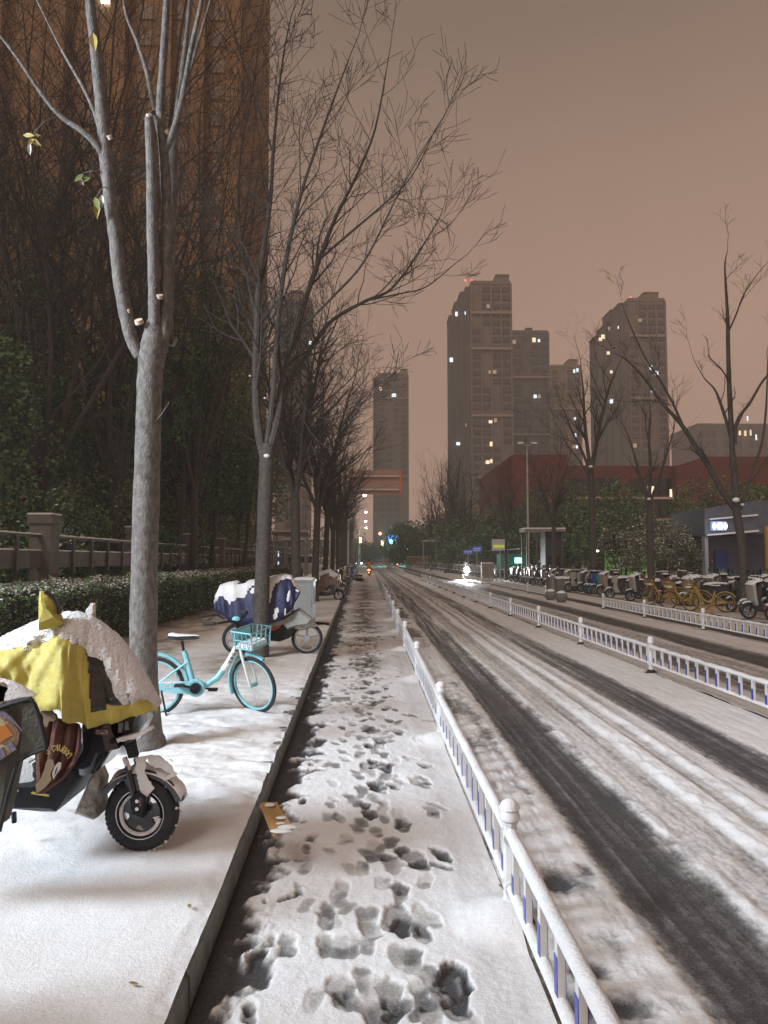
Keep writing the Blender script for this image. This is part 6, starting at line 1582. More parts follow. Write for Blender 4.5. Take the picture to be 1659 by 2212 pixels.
# snow lying on it
hgt = {}
NS = np.zeros((NX+1, NT+1))
for i in range(NX+1):
    for j in range(NT+1):
        if j <= NT//2: x, y = PX[i][j]
        else: x, y = PX[i][j]; 
        jit = 34*(fbm(np.array(x*.035), np.array(y*.035), 3, 4)-.5)*2
        inside = inpoly(x+jit, y+jit*.7, snow_poly)
        if j > NT//2: inside = j < NT*.72
        NS[i, j] = 1.0 if inside else 0.0
K_ = NS.copy()
for _ in range(2):
    K_[1:-1,1:-1] = (K_[1:-1,1:-1]+K_[:-2,1:-1]+K_[2:,1:-1]+K_[1:-1,:-2]+K_[1:-1,2:])/5
sv = []; sf = []
for i in range(NX+1):
    for j in range(NT+1):
        a = V[max(i-1,0)][j]; b = V[min(i+1,NX)][j]; c = V[i][max(j-1,0)]; d = V[i][min(j+1,NT)]
        n_ = (b-a).cross(d-c); n_ = n_.normalized() if n_.length > 1e-9 else Vector((0,0,1))
        if n_.z < 0: n_ = -n_
        h_ = K_[i,j]*.034*(.82+.36*float(fbm(np.array(i*.45), np.array(j*.8), 8, 4)))-.005
        sv.append(V[i][j]+n_*h_+Vector((0,0,max(0,h_)*.3)))
for i in range(NX):
    for j in range(NT):
        if max(K_[i,j],K_[i+1,j],K_[i,j+1],K_[i+1,j+1]) > .3: sf.append((i*(NT+1)+j, i*(NT+1)+j+1, (i+1)*(NT+1)+j+1, (i+1)*(NT+1)+j))
m = MB(); m.add(sv, sf); m.build('snow', M['snow_lump'], cvo)
# ear-like mirror sleeves
def ear(L, Y, th, label=None):
    mb = MB(); pl = [nl(x, y, Y) for x, y in L]; mb.prism(pl, Y-NB.y-th, Y-NB.y+th, ch=th*.9); return mb.build('mirror_sleeve', M['cover_yellow'], cvo, label=label)
ear([(290,238),(300,232),(330,240),(370,258),(405,290),(428,345),(435,395),(445,430),(465,470),(400,500),(285,522),(283,400),(284,300)], 3.93, .055)
e2 = ear([(688,320),(697,335),(694,400),(684,465),(665,495),(600,470),(618,420),(650,355),(672,325)], 4.5, .04, 'far mirror sleeve with snow packed on its left side')
patch(e2, [nl(x,y,4.47) for x, y in [(672,322),(690,325),(688,380),(655,440),(630,478),(603,468),(615,425),(640,370)]], 4.455-NB.y, 'snow_fluffy', 'snow', .016, -.02, .003, 12)
m = MB(); vs_ = [nl(x, y, 3.92) for x, y in [(330,238),(375,258),(412,292),(436,350),(444,400),(428,402),(418,345),(396,300),(365,270),(328,248)]]
m.prism(vs_, 3.90-NB.y, 3.94-NB.y, ch=.004); m.build('sleeve_edge', M['cover_clear'], cvo)

# ---------- the grey cover with plaid blanket at the very left edge
sc2 = thing('covered_scooter', 'dark grey-green covered scooter with black piping and plaid fleece at the left edge', 'scooter', (-2.1, 3.5, SS))
NB2 = Vector(sc2.location)
M['plaid_a'] = mat('plaid_beige', (.40,.31,.20), .9, bump=.4, bs=90); M['plaid_b'] = mat('plaid_mauve', (.17,.14,.19), .9, bump=.4, bs=90); M['plaid_o'] = mat('plaid_orange', (.45,.16,.03), .9)
M['pinkish_snow'] = M['snow_fluffy']
def l2(x, y, Y=3.45): p_ = nz(x, y, Y)-NB2; return (p_.x, p_.z)
def slab2(L, m_, y0, y1, name, par=None, ch=.02): mb = MB(); mb.prism([l2(x,y) for x,y in L], y0-NB2.y, y1-NB2.y, ch=ch); return mb.build(name, M[m_], par or sc2)
slab2([(-900,1000),(-300,930),(0,1080),(100,1040),(130,1300),(120,1450),(90,1600),(60,1750),(10,1930),(-200,1990),(-900,1950)], 'grey_cover', 3.44, 3.56, 'body_cover', ch=.03)
cvr = slab2([(180,1030),(250,1015),(300,1115),(352,1370),(250,1400),(150,1460),(170,1300)], 'grey_cover', 3.42, 3.45, 'cover_flap', ch=.008)
m = MB(); m.tube([(*(lambda q_: (q_[0], 3.42-NB2.y, q_[1]))(l2(x,y)),) for x, y in [(-100,1105),(0,1082),(120,1040),(245,1008),(275,1050),(305,1130),(345,1280),(358,1365),(300,1385),(220,1415),(150,1462),(120,1560),(70,1740),(20,1960)]], .010, 8); m.build('piping', M['piping'], sc2)
pb_ = slab2([(-300,1090),(0,1120),(30,1110),(90,1150),(150,1215),(170,1250),(160,1320),(130,1380),(60,1430),(0,1465),(-300,1500)], 'plaid_a', 3.40, 3.43, 'fleece', ch=.015)
for L, mm_ in (([(0,1112),(40,1112),(95,1155),(165,1245),(168,1262),(130,1215),(70,1170),(0,1135)],'plaid_b'),([(40,1345),(85,1320),(125,1382),(90,1405)],'plaid_b'),([(0,1380),(25,1365),(50,1430),(0,1462)],'plaid_b'),([(0,1225),(45,1195),(70,1240),(100,1275),(40,1310),(0,1340)],'plaid_o')):
    mb = MB(); mb.prism([l2(x,y,3.4) for x,y in L], 3.393-NB2.y, 3.399-NB2.y); mb.build('plaid_patch', M[mm_], pb_, smooth=False)
slab2([(-900,880),(-300,800),(0,880),(60,895),(130,925),(245,1000),(180,1020),(90,1045),(0,1075),(-900,1060)], 'snow_fluffy', 3.425, 3.52, 'snow', ch=.03)
mb = MB(); mb.prism([l2(x,y,3.42) for x,y in [(-40,905),(10,900),(40,925),(55,945),(35,975),(25,1040),(0,1062),(-40,1060)]], 3.425-NB2.y, 3.438-NB2.y); mb.build('applique', M['print_tan'], sc2, smooth=False)
w2 = wheel(sc2, (-.42, .05, .20), .2, .07, 'black_gloss', 'front_wheel')
m = MB(); m.prism([l2(x,y) for x,y in [(-20,1730),(12,1740),(38,1765),(30,1810),(-20,1850)]], 3.46-NB2.y, 3.56-NB2.y, ch=.01); m.build('reflector', M['print_tan'], sc2)

# ---------- navy covered motorbike by the second tree
cm = thing('covered_motorbike', 'electric motorbike under a navy blue sheet loaded with snow, behind the second tree', 'motorbike', (-2.12, 12.55, SS), R(3))
Yb = 12.55; CB = Vector(cm.location)
def ml(zx, zy, Y=Yb):          # enlarged detail 4: full = 560+x*.5425, 2150+y*.5425
    u, v = (560+zx*.5425)/1.8227, (2150+zy*.5425)/1.8227; p_ = P(u, v, Y)-CB; return (p_.x, p_.z)
a_ = ml(1193, 722); b_ = ml(700, 735)
wheel(cm, (ml(1195,655)[0], 0, .26), .265, .06, 'steel', 'front_wheel', 5, sn=36); wheel(cm, (ml(695,655)[0], 0, .26), .265, .07, 'steel', 'rear_wheel', 6, sn=36)
m = MB(); m.prism([ml(x,y) for x, y in [(760,560),(1100,560),(1110,620),(1070,665),(1000,690),(900,680),(800,640)]], -.14, .14, ch=.03); m.build('body', M['black_plastic'], cm)
m = MB(); m.prism([ml(x,y) for x, y in [(880,545),(1020,540),(1010,580),(960,612),(900,600)]], -.17, .17, ch=.02); m.build('fairing', M['fairing_red'] if 'fairing_red' in M else M['moped_red'], cm)
m = MB(); m.prism([ml(x,y) for x, y in [(1095,600),(1130,530),(1190,510),(1240,540),(1272,585),(1210,600),(1150,612)]], -.08, .08, ch=.02); m.build('fender', M['steel'], cm)
m = MB(); m.prism([ml(x,y) for x, y in [(900,560),(1020,520),(1140,450),(1235,530),(1215,560),(1130,575),(1060,600),(1020,560),(960,580)]], -.22, .22, ch=.04); m.build('plastic_bag', M['bag_grey'] if 'bag_grey' in M else M['steel'], cm)
m = MB(); p0 = ml(610,520); p1 = ml(560,485); p2 = ml(445,505)
m.tube([(p0[0],-.2,p0[1]),(p1[0],-.32,p1[1]),(p2[0],-.42,p2[1])], [.012,.016,.02], 8); m.tube([(p1[0],-.32,p1[1]),(ml(500,530)[0],-.40,ml(500,530)[1])], .008, 6); m.build('handlebar', M['rubber'], cm)
# the sheet
top = [(545,360),(575,290),(620,275),(680,262),(760,262),(830,255),(900,240),(960,225),(1040,215),(1080,225),(1105,270),(1140,330)]
bot = [(540,465),(580,475),(620,500),(650,550),(760,555),(830,560),(900,550),(960,545),(1040,500),(1080,465),(1110,420),(1145,345)]
NXc, NTc = 80, 26
def sheet_pt(i, t):
    f = i/NXc*(len(top)-1); k = min(int(f), len(top)-2); g_ = f-k
    tx = top[k][0]*(1-g_)+top[k+1][0]*g_; ty = top[k][1]*(1-g_)+top[k+1][1]*g_; by = bot[k][1]*(1-g_)+bot[k+1][1]*g_
    s = 1-abs(2*t-1); side = -1 if t < .5 else 1
    wd = .40*(1-s**1.6)**.5*(.75+.25*math.sin(math.pi*i/NXc))+.02
    p1 = ml(tx, ty); p2 = ml(tx, by); z = p2[1]+(p1[1]-p2[1])*math.sin(s*math.pi/2)**.8
    wr = .035*(float(fbm(np.array(i*.14), np.array(s*4.+side), 5, 4))-.5)+.018*math.sin(i*.55+s*4)*(1-s)
    return Vector((p1[0], side*(wd+wr), z+wr*.5))
V2 = [[sheet_pt(i, j/NTc) for j in range(NTc+1)] for i in range(NXc+1)]
vs = [p_ for r_ in V2 for p_ in r_]; fs = [(i*(NTc+1)+j, i*(NTc+1)+j+1, (i+1)*(NTc+1)+j+1, (i+1)*(NTc+1)+j) for i in range(NXc) for j in range(NTc)]
m = MB(); m.add(vs, fs); sh = m.build('cover_sheet', M['navy'], cm); md = sh.modifiers.new('s', 'SOLIDIFY'); md.thickness = .006
sv = []; K2 = np.zeros((NXc+1, NTc+1))
for i in range(NXc+1):
    for j in range(NTc+1):
        s = 1-abs(2*j/NTc-1); nn = float(fbm(np.array(i*.07+s*2.2), np.array(s*5.5-i*.10), 12, 3))
        K2[i,j] = 1 if (s+(nn-.5)*2.3 > (.50 if i < 55 else .66)) else 0
for _ in range(1): K2[1:-1,1:-1] = (K2[1:-1,1:-1]*2+K2[:-2,1:-1]+K2[2:,1:-1]+K2[1:-1,:-2]+K2[1:-1,2:])/6
for i in range(NXc+1):
    for j in range(NTc+1):
        c_ = Vector((V2[i][j].x, 0, .55)); n_ = (V2[i][j]-c_).normalized(); sv.append(V2[i][j]+n_*(K2[i,j]*.04-.008))
m = MB(); m.add(sv, [f for f in fs if max(K2[f[0]//(NTc+1), f[0]%(NTc+1)], K2[f[2]//(NTc+1), f[2]%(NTc+1)]) > .3]); m.build('snow', M['snow_fluffy'], sh)

# ---------- grey utility cabinet
q = G(660, 1350, SZ); Yc = 17.6
x0 = (636-797)/F*Yc; x1 = (678-797)/F*Yc; zt = H+(1256-1208)/F*-Yc
M['cabinet'] = mat('cabinet_grey', (.30,.32,.32), .45, var=.1, vs=3, coat=.1)
t = thing('utility_cabinet', 'grey-green metal utility cabinet capped with snow beside the covered motorbike', 'cabinet', ((x0+x1)/2, Yc+.3, SZ))
w_ = (x1-x0)/2; hh = zt-SZ
m = MB(); m.box(-w_, w_, -.3, .3, .06, hh); m.box(-w_+.02, w_-.02, -.28, .28, 0, .06); m.box(-w_-.03, w_+.03, -.33, .33, hh, hh+.035); bd_ = m.build('housing', M['cabinet'], t, smooth=False)
m = MB(); m.box(-w_+.04, w_-.04, -.312, -.301, .12, hh-.06); m.box(w_-.07, w_-.055, -.325, -.312, hh*.45, hh*.55, 0); m.build('door', M['cabinet'], t, smooth=False)
m = MB()
for k in range(3): m.box(w_+.001, w_+.012, -.2+k*.14, -.13+k*.14, hh*.5, hh*.9)
m.build('vent', M['black_plastic'], t, smooth=False)
m = MB(); vs = []; fs = []
for i in range(15):
    for j in range(15):
        a, b_ = i/14*2-1, j/14*2-1; vs.append((a*(w_+.035), b_*.335, hh+.037+.06*(1-max(abs(a),abs(b_))**6)+.008*rnd.random()))
for i in range(14):
    for j in range(14): fs.append((i*15+j, i*15+j+1, i*15+16+j, i*15+15+j))
m.add(vs, fs); m.build('snow', M['snow_fluffy'], t)
t = thing('dark_pipe', 'short dark pipe lying in the snow by the cabinet', 'pipe', (0,0,0)); p_ = G(700,1350,SS); t.location = p_
m = MB(); m.tube([(-.3,.25,.03),(.12,-.18,.03)], .035, 10); m.build('tube', M['black_plastic'], t)

# ---------- envelope leaning on the kerb
a = G(605, 1805, .05)
M['card'] = mat('brown_cardboard', (.42,.25,.09), .75, var=.12, vs=7, bump=.2, bs=50)
t = thing('paper_bag', 'flattened brown paper bag leaning on the kerb with snow on it', 'paper bag', (a.x, a.y, .05))
c1 = P(560,1738,4.40)-t.location; c2 = P(598,1732,4.42)-t.location; c3 = P(633,1788,4.12)-t.location; c4 = P(592,1808,4.06)-t.location
c1 = Vector((c1.x, c1.y, c1.z))
n_ = (c2-c1).cross(c4-c1).normalized(); n_ = n_ if n_.z > 0 else -n_
m = MB(); NN = 8; vs = []
for i in range(NN+1):
    for j in range(NN+1):
        f, g_ = i/NN, j/NN; q_ = (c1*(1-g_)+c2*g_)*(1-f)+(c4*(1-g_)+c3*g_)*f; vs.append(q_+n_*(.008*math.sin(f*7+g_*3)+.006*math.sin(g_*6.28)))
n0 = len(vs); vs += [v_-n_*.012 for v_ in vs]
fs = []
for i in range(NN):
    for j in range(NN):
        q4 = (i*(NN+1)+j, i*(NN+1)+j+1, (i+1)*(NN+1)+j+1, (i+1)*(NN+1)+j); fs.append(q4); fs.append(tuple(x+n0 for x in q4[::-1]))
rim_ = [i*(NN+1) for i in range(NN+1)]+[NN*(NN+1)+j for j in range(1,NN+1)]+[i*(NN+1)+NN for i in range(NN-1,-1,-1)]+[j for j in range(NN-1,0,-1)]
for k in range(len(rim_)): a_, b_ = rim_[k], rim_[(k+1)%len(rim_)]; fs.append((a_, b_, b_+n0, a_+n0))
m.add(vs, fs); bg_ = m.build('bag', M['card'], t)
for f, g_, s in ((.12,.5,.035),(.62,.72,.025),(.78,.55,.02),(.95,.75,.035),(.98,.4,.04)):
    q_ = (c1*(1-g_)+c2*g_)*(1-f)+(c4*(1-g_)+c3*g_)*f; mb = MB(); mb.ball(q_+n_*.010, s*.8, 9, sx=1.0+f, sy=.8+g_*.5, sz=.3); mb.build('snow', M['snow_fluffy'], bg_)
q_ = (c1*.5+c2*.5)*.12+(c4*.4+c3*.6)*.88
mb = MB(); u_ = (c2-c1).normalized()*.016; v_ = (c4-c1).normalized()*.016
for a_, b_ in ((u_,v_),(v_,u_)):
    for s in (-1,1): mb.add([q_+n_*.014+a_*s-b_, q_+n_*.014+a_*s+b_, q_+n_*.014+a_*s*.7+b_*.7, q_+n_*.014+a_*s*.7-b_*.7], [(0,1,2,3)])
mb.build('red_mark', M['moped_red'], bg_, smooth=False)

# ---------- drain grate, fallen leaves, weed tufts
q = G(735, 1512, .03); t = thing('drain_grate', 'iron drain grate showing through the snow of the cycle lane', 'drain grate', (q.x, q.y, .022), R(2)); t['category'] = 'grate'
for k in range(9):
    m = MB(); m.box(-.12,.12,-.13+k*.03,-.115+k*.03,0,.022); m.build('bar', M['concrete'], t, smooth=False)
for i, (u, v, an) in enumerate([(408,1955,20),(277,2125,70),(366,1642,40),(1078,1912,10)]):
    q = G(u, v, SS+.012 if u < 500 else .05); m = MB(); leaf(m, Vector((0,0,0)), .045, R(an), .1)
    for k_, v_ in enumerate(m.v): m.v[k_] = (v_[0], v_[2], .006+.4*abs(v_[1]))
    o = m.build('fallen_leaf', M['leaf_yellow'], None); o.location = q; tag(o, ['yellow leaf on the footway snow beside the kerb','small brown leaf on the snow at the bottom of the footway','leaf on the snow near the foot of the nearest tree','tiny leaf at the foot of the nearest railing post'][i], 'leaf', 'fallen leaves on the snow')

# ---------- dry twig clump on the kerb line far ahead
def clump(label, u, v, r, Y0=None, nm='dry_bush'):
    q = G(u, v, .03); t = thing(nm, label, 'bush', (q.x, q.y, 0)); rr = random.Random(int(u))
    m = MB()
    for k in range(130):
        d = Vector((rr.gauss(0,1), rr.gauss(0,1), abs(rr.gauss(0,.8)))).normalized(); p0 = Vector((rr.uniform(-r,r)*.6, rr.uniform(-r,r)*.4, r*.3)); m.tube([p0, p0+d*r*.5, p0+d*r*.8+Vector((0,0,-.05))], [.008,.006,.003], 3, cap=False)
    m.build('twigs', M['twig'], t)
    m = MB()
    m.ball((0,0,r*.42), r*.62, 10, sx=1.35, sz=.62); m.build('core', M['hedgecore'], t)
clump('round dark bush fallen on the lane at the end of the kerb', 776, 1256, .42)
clump('small dark clump just left of the orange-clad rider', 767+10, 1246, .3)
clump('small heap of dead leaves in the snow past the cabinet', 688+18, 1345, .12)

# ================================================================ MOPEDS ON THE LEFT
def lm(u, v, extra=0): return G(u, v, SS)
left_specs = [
 (745,1296,'dark moped under a floral cover loaded with snow, first beyond the cabinet','moped_dark','moped_dark',dict(sk='floral')),
 (752,1279,'black moped with white front, second beyond the cabinet','moped_dark','moped_white',{}),
 (757,1268,'dark moped with a yellow apron, third beyond the cabinet','moped_dark','moped_dark',dict(sk='cover_yellow')),
 (762,1262,'dark moped with a black top box, fourth beyond the cabinet','moped_dark','moped_dark',dict(box='moped_dark'))]
M['floral'] = mat('floral_cover', (.05,.05,.06), .7, col2=(.32,.20,.16), vs=9)
for i, (u, v, lb, c1_, c2_, kw) in enumerate(left_specs):
    q = lm(u-12, v); o = moped('moped', lb, c1_, c2_, (q.x-.62, q.y, SS-.02), R([-4,-8,5,-3][i]), 'mopeds parked on the left footway', **kw)
    if i == 0:   # cover draped over seat and handlebar
        m = MB(); ridge_ = [(-.95,.55),(-.85,.85),(-.5,1.0),(-.1,1.12),(.25,1.22),(.45,1.08),(.60,.86),(.72,.70)]; hem_ = [(-.95,.45),(-.8,.32),(-.5,.28),(-.1,.34),(.25,.60),(.45,.62),(.60,.60),(.72,.62)]
        vs = []; T = 12
        for (x, zr_), (_, zh_) in zip(ridge_, hem_):
            for j in range(T+1):
                s = 1-abs(2*j/T-1); sd_ = -1 if j < T/2 else 1; vs.append((x, sd_*.34*(1-s**1.8)**.5, zh_+(zr_-zh_)*math.sin(s*1.571)**.8))
        fs = [(a*(T+1)+b, a*(T+1)+b+1, (a+1)*(T+1)+b+1, (a+1)*(T+1)+b) for a in range(7) for b in range(T)]
        m.add(vs, fs); cc_ = m.build('floral_cover', M['floral'], o)
        m = MB(); m.add([(x*1.01, y_*1.02, z_+.03) for x, y_, z_ in vs], [f for k, f in enumerate(fs) if 3 <= k % T <= 8 and (k//T)*7 % 5 != 3 or (k//T) in (2,4,5) and 2 <= k % T <= 9]); m.build('snow', M['snow_fluffy'], cc_)
proto_l = [moped('moped', 'snow-covered moped in the lamp-lit cluster left of the orange-clad rider', a, b, (0,0,0), 0, 'lamp-lit mopeds on the far left footway') for a, b in (('moped_dark','moped_white'),('moped_white','moped_blue'),('moped_dark','moped_red'))]
k = 0
for Y in [60,62,64.5,66.5,69,71.5,74,77,80.5,84,88,92,97,102]:
    x = -2.0-.012*(Y-60)+.25*math.sin(k*2.1); ln = R(12*math.sin(k*1.7))
    if k < 3: o = proto_l[k]; o.location = (x, Y, .04); o.rotation_euler = (0,0,ln)
    else: o = dup(proto_l[k % 3], (x, Y, .04), ln)
    k += 1
share_bike('share_bicycle', 'blue and white share bicycle in the lamp light, front of the far left cluster', 'bicycle', (-1.7, 66, .04), R(-20), 'cyan', 'bike_white', R(20), detail=False)
# snow heap over parked mopeds there
# ================================================================ RIGHT-HAND PARKING
gr = 'two-wheelers parked nose-out along the right footway'
def rx(u, v): return G(u, v, .12)
RZ = R(180)
def rm(u, v, lb, c1_, c2_, da=0, **kw):
    q = rx(u, v); a = RZ+R(da)
    o = moped('moped', lb, c1_, c2_, (q.x-.60*math.cos(a), q.y-.6*math.sin(a), .11), a, gr, **kw); return o
rm(1318,1293,'white moped with pale leg shield and dark seat, left of the slim tree','moped_dark','moped_white',-6)
rm(1228,1277,'white moped right beside the steel bollard','moped_dark','moped_white',4)
rm(1275,1283,'blue moped between two white ones','moped_dark','moped_blue',8)
rm(1362,1299,'white moped in a pale puffy apron just left of the slim tree','moped_dark','moped_dark',-4,sk='moped_white')
rm(1425,1304,'dark moped partly hidden behind the left yellow share bicycle','moped_dark','moped_red',6)
rm(1478,1309,'pale moped with grey apron, between the yellow bicycles','moped_dark','moped_white',-5,sk='moped_beige')
rm(1552,1306,'dark scooter with snowy seat behind the right yellow bicycle','moped_dark','moped_dark',10)
rm(1618,1337,'black motorcycle-like moped with snow-heaped fender at the right edge','moped_dark','moped_dark',-10,sk='moped_white')
rm(1668,1342,'red-fronted moped leaving the frame at the right edge','moped_dark','moped_red',6)
for i, (u, v, rz, st) in enumerate([(1452,1318,158,25),(1500,1322,150,-30)]):
    q = rx(u, v); a = R(rz)
    share_bike('share_bicycle', ['yellow share bicycle with its basket facing the road, left of the pair','yellow share bicycle seen side-on, right of the pair'][i], 'bicycle', (q.x+.5*abs(math.cos(a)), q.y-.5*math.sin(a)+.25, .12), a, 'yellow_paint', None, R(st), gr, detail=False)
q = rx(1418,1309); share_bike('share_bicycle', 'yellow share bicycle half hidden behind the slim tree trunk', 'bicycle', (q.x+.4, q.y+.3, .12), R(170), 'yellow_paint', None, R(10), gr, detail=False)
# fallen yellow crate-basket on the snow
q = rx(1525,1330); t = thing('wire_basket', 'yellow wire basket lying on the snow below the right yellow bicycle', 'basket', q)
m = MB()
for z in (0,.09,.18,.27):
    m.tube([(-.22,-.15,z),(.22,-.15,z),(.22,.15,z),(-.22,.15,z),(-.22,-.15,z)], .008, 4)
for k in range(6):
    x = -.22+.088*k
    for s in (-1,1): m.tube([(x,s*.15,0),(x,s*.15,.27)], .007, 4)
m.build('wires', M['yellow_paint'], t)
# second rank behind: dark mopeds
protoR = []
combos = [('moped_dark','moped_white',{}),('moped_dark','moped_dark',{}),('moped_dark','moped_beige',dict(sk='moped_beige')),('moped_dark','moped_teal',{}),('moped_white','moped_dark',dict(box='moped_dark')),('moped_dark','moped_red',{}),('moped_dark','moped_white',dict(sk='moped_dark'))]
for i, (a, b, kw) in enumerate(combos): protoR.append(moped('moped', 'x', a, b, (0,0,-50), RZ, gr, **kw))
desc = ['white-fronted','dark','beige-aproned','teal-fronted','pale-bodied top-boxed','red-fronted','dark-aproned white']
used = [False]*7
def place(i, x, y, a, lb, grp=None):
    k = i % 7
    if not used[k]: o = protoR[k]; used[k] = True; o.location = (x, y, .11); o.rotation_euler = (0,0,a); o['label'] = lb
    else: o = dup(protoR[k], (x, y, .11), a, lb)
    if grp: o['group'] = grp
    return o
rr = random.Random(12)
back = [(21.5,11.6),(23.0,11.9),(25.6,11.7),(28.3,11.8),(31.0,11.6),(23.6,14.3),(26.2,14.5),(28.8,14.2),(24.5,13.2),(27,13.0),(29.6,13.3),(32.2,13.0),(34.6,13.3),(22.3,12.7),(20.6,13.1)]
where = ['just left of the rightmost tree','beyond the right yellow bicycle','between the yellow bicycles, close behind','just right of the slim tree','just left of the slim tree, close behind','third rank right, before the planter','third rank middle, before the planter','third rank left, before the planter','behind the gap between the yellow bicycles','behind the slim tree','before the planter wall','left of the slim tree, second rank','behind the blue moped','behind the snowy-seated scooter','behind the rightmost tree']
for i, (Y, x) in enumerate(back): place(i, x, Y, RZ+R(rr.uniform(-18,18)), f'{desc[i%7]} snow-dusted moped in the second rank {where[i]}')
Y = 33.6; i = 0; names = ['first','second','third','fourth','fifth','sixth','seventh','eighth','ninth','tenth','eleventh','twelfth','thirteenth','fourteenth','fifteenth','sixteenth','seventeenth','eighteenth','nineteenth','twentieth']
ys_ = []
while Y < 55: ys_.append(Y); Y += rr.uniform(.72, .98)
for i, Y in enumerate(ys_):
    n_ = len(ys_)-1-i
    lb = f'{desc[(i+2)%7]} snow-dusted moped, {names[i]} in the row left of the steel bollard' if i < len(ys_)/2 else f'{desc[(i+2)%7]} moped, {names[min(n_,19)]} from the far end of the row beyond the bollard'
    place(i+2, 11.15+rr.uniform(-.15,.2), Y, RZ+R(rr.uniform(-14,14)), lb)
fg = 'dense far row of snow-dusted mopeds on the right'
far_l = 'small snow-dusted moped in the dense far row on the right'
Y = 62.0; i = 0
simple = []
for k in range(4):      # merged light copies for the distance
    src = protoR[k]; dg = bpy.context.evaluated_depsgraph_get(); mb = MB(); mats_ = []; 
    for ch in [c for c in src.children_recursive if c.type == 'MESH']:
        mt = ch.data.materials[0]
        if mt not in mats_: mats_.append(mt)
        Mx = Matrix.Identity(4); c = ch
        while c is not src: Mx = c.matrix_local @ Mx; c = c.parent
        n0 = len(mb.v); mb.v += [tuple(Mx @ v.co) for v in ch.data.vertices]
        for pl in ch.data.polygons: mb.f.append(tuple(a+n0 for a in pl.vertices)); mb.m.append(mats_.index(mt))
    simple.append(mb.mesh('moped', mats_))
while Y < 150:
    x = 11.0+rr.uniform(-.15,.2)-(Y-62)*.012
    o = bpy.data.objects.new('moped', simple[i % 4]); COL.objects.link(o); o.location = (x, Y, .09); o.rotation_euler = (0,0,RZ+R(rr.uniform(-12,12)+12)); o.scale = (1,1,1)
    tag(o, far_l, 'moped', fg); i += 1; Y += rr.uniform(.6, .8)*(1+(Y-62)/120)

# ================================================================ RIDERS
M['jacket_orange'] = mat('orange_jacket', (.42,.18,.03), .7, var=.15); M['dark_cloth'] = mat('dark_clothing', (.03,.03,.035), .8, var=.2)
M['skin'] = mat('skin', (.35,.2,.14), .6); M['helmet_dark'] = mat('dark_helmet', (.02,.03,.025), .35, coat=.4); M['grey_cloth'] = mat('grey_clothing', (.09,.09,.10), .8)
M['tail_on'] = lit('tail_light_on', (1.0,.14,.04), 14); M['headlight_on'] = lit('headlight_on', (.92,.97,1.0), 260); M['poncho'] = mat('translucent_poncho', (.30,.31,.33), .35, var=.2)
def rider(label, loc, rz, jacket, legs, helmet, group=None, cloak=None):
    """seated person, continuous skinned body; facing +X, hands on the grips"""
    t = thing('person', label, 'person', loc, rz, group)
    nodes = {'pel':((-.30,0,.86),.145),'waist':((-.28,0,1.0),.14),'chest':((-.24,0,1.22),.165),'neck':((-.20,0,1.42),.062),'head0':((-.18,0,1.48),.07),'head':((-.165,0,1.56),.095),'crown':((-.17,0,1.64),.07)}
    ed = [('pel','waist'),('waist','chest'),('chest','neck'),('neck','head0'),('head0','head'),('head','crown')]
    for s, n in ((-1,'r'),(1,'l')):
        nodes.update({'sh'+n:((-.23,s*.19,1.34),.075),'el'+n:((-.06,s*.30,1.12),.058),'wr'+n:((.18,s*.29,1.07),.04),'ha'+n:((.27,s*.28,1.06),.035),
                      'hip'+n:((-.26,s*.10,.85),.105),'kn'+n:((.12,s*.17,.80),.075),'an'+n:((.14,s*.12,.40),.05),'to'+n:((.28,s*.12,.345),.04)})
        ed += [('chest','sh'+n),('sh'+n,'el'+n),('el'+n,'wr'+n),('wr'+n,'ha'+n),('pel','hip'+n),('hip'+n,'kn'+n),('kn'+n,'an'+n),('an'+n,'to'+n)]
    ks = list(nodes); me = bpy.data.meshes.new('body'); me.from_pydata([nodes[k][0] for k in ks], [(ks.index(a), ks.index(b)) for a, b in ed], [])
    o = bpy.data.objects.new('body', me); COL.objects.link(o); sk = o.modifiers.new('skin', 'SKIN'); o.modifiers.new('sub', 'SUBSURF').levels = 1
    for i, k in enumerate(ks): me.skin_vertices[0].data[i].radius = (nodes[k][1],)*2
    me.skin_vertices[0].data[0].use_root = True
    dg = bpy.context.evaluated_depsgraph_get(); m2 = bpy.data.meshes.new_from_object(o.evaluated_get(dg)); bpy.data.objects.remove(o)
    for m_ in (jacket, legs, 'skin'): m2.materials.append(M[m_])
    for pl in m2.polygons:
        c = pl.center; pl.material_index = 2 if c.z > 1.44 else (1 if (c.z < .92) else 0); pl.use_smooth = True
    o = bpy.data.objects.new('body', m2); COL.objects.link(o); o.parent = t
    m = MB(); m.ball((-.17,0,1.59), .135, 16, sx=1.05, sz=1.0, z0=-25); m.build('helmet', M[helmet], t)
    m = MB(); m.prism([(-.08,1.62),(-.02,1.58),(.0,1.52),(-.04,1.50),(-.06,1.56)], -.08, .08, ch=.01); m.build('visor', M['black_gloss'], t)
    if cloak:
        m = MB(); prof = [(.14,1.45),(.24,1.30),(.34,1.05),(.42,.75),(.44,.62)]; m.lathe(prof, n=20); m.v = [(x*1.25-.12, y_*.95, z_) for x, y_, z_ in m.v]; m.f = m.f[:-2]; m.m = m.m[:-2]; m.build('poncho', M[cloak], t)
    return t
def glow_part(par, nm, m_, box): m = MB(); m.box(*box); return m.build(nm, M[m_], par, smooth=False)
x, Y = (797.5-797)/F*75, 75
o = moped('moped', 'moped with glowing red tail light ridden away down the cycle lane', 'moped_red', 'moped_dark', (x, Y, .03), R(88)); 
for c in [c for c in o.children if c.name.startswith('tail_light')]: bpy.data.objects.remove(c)
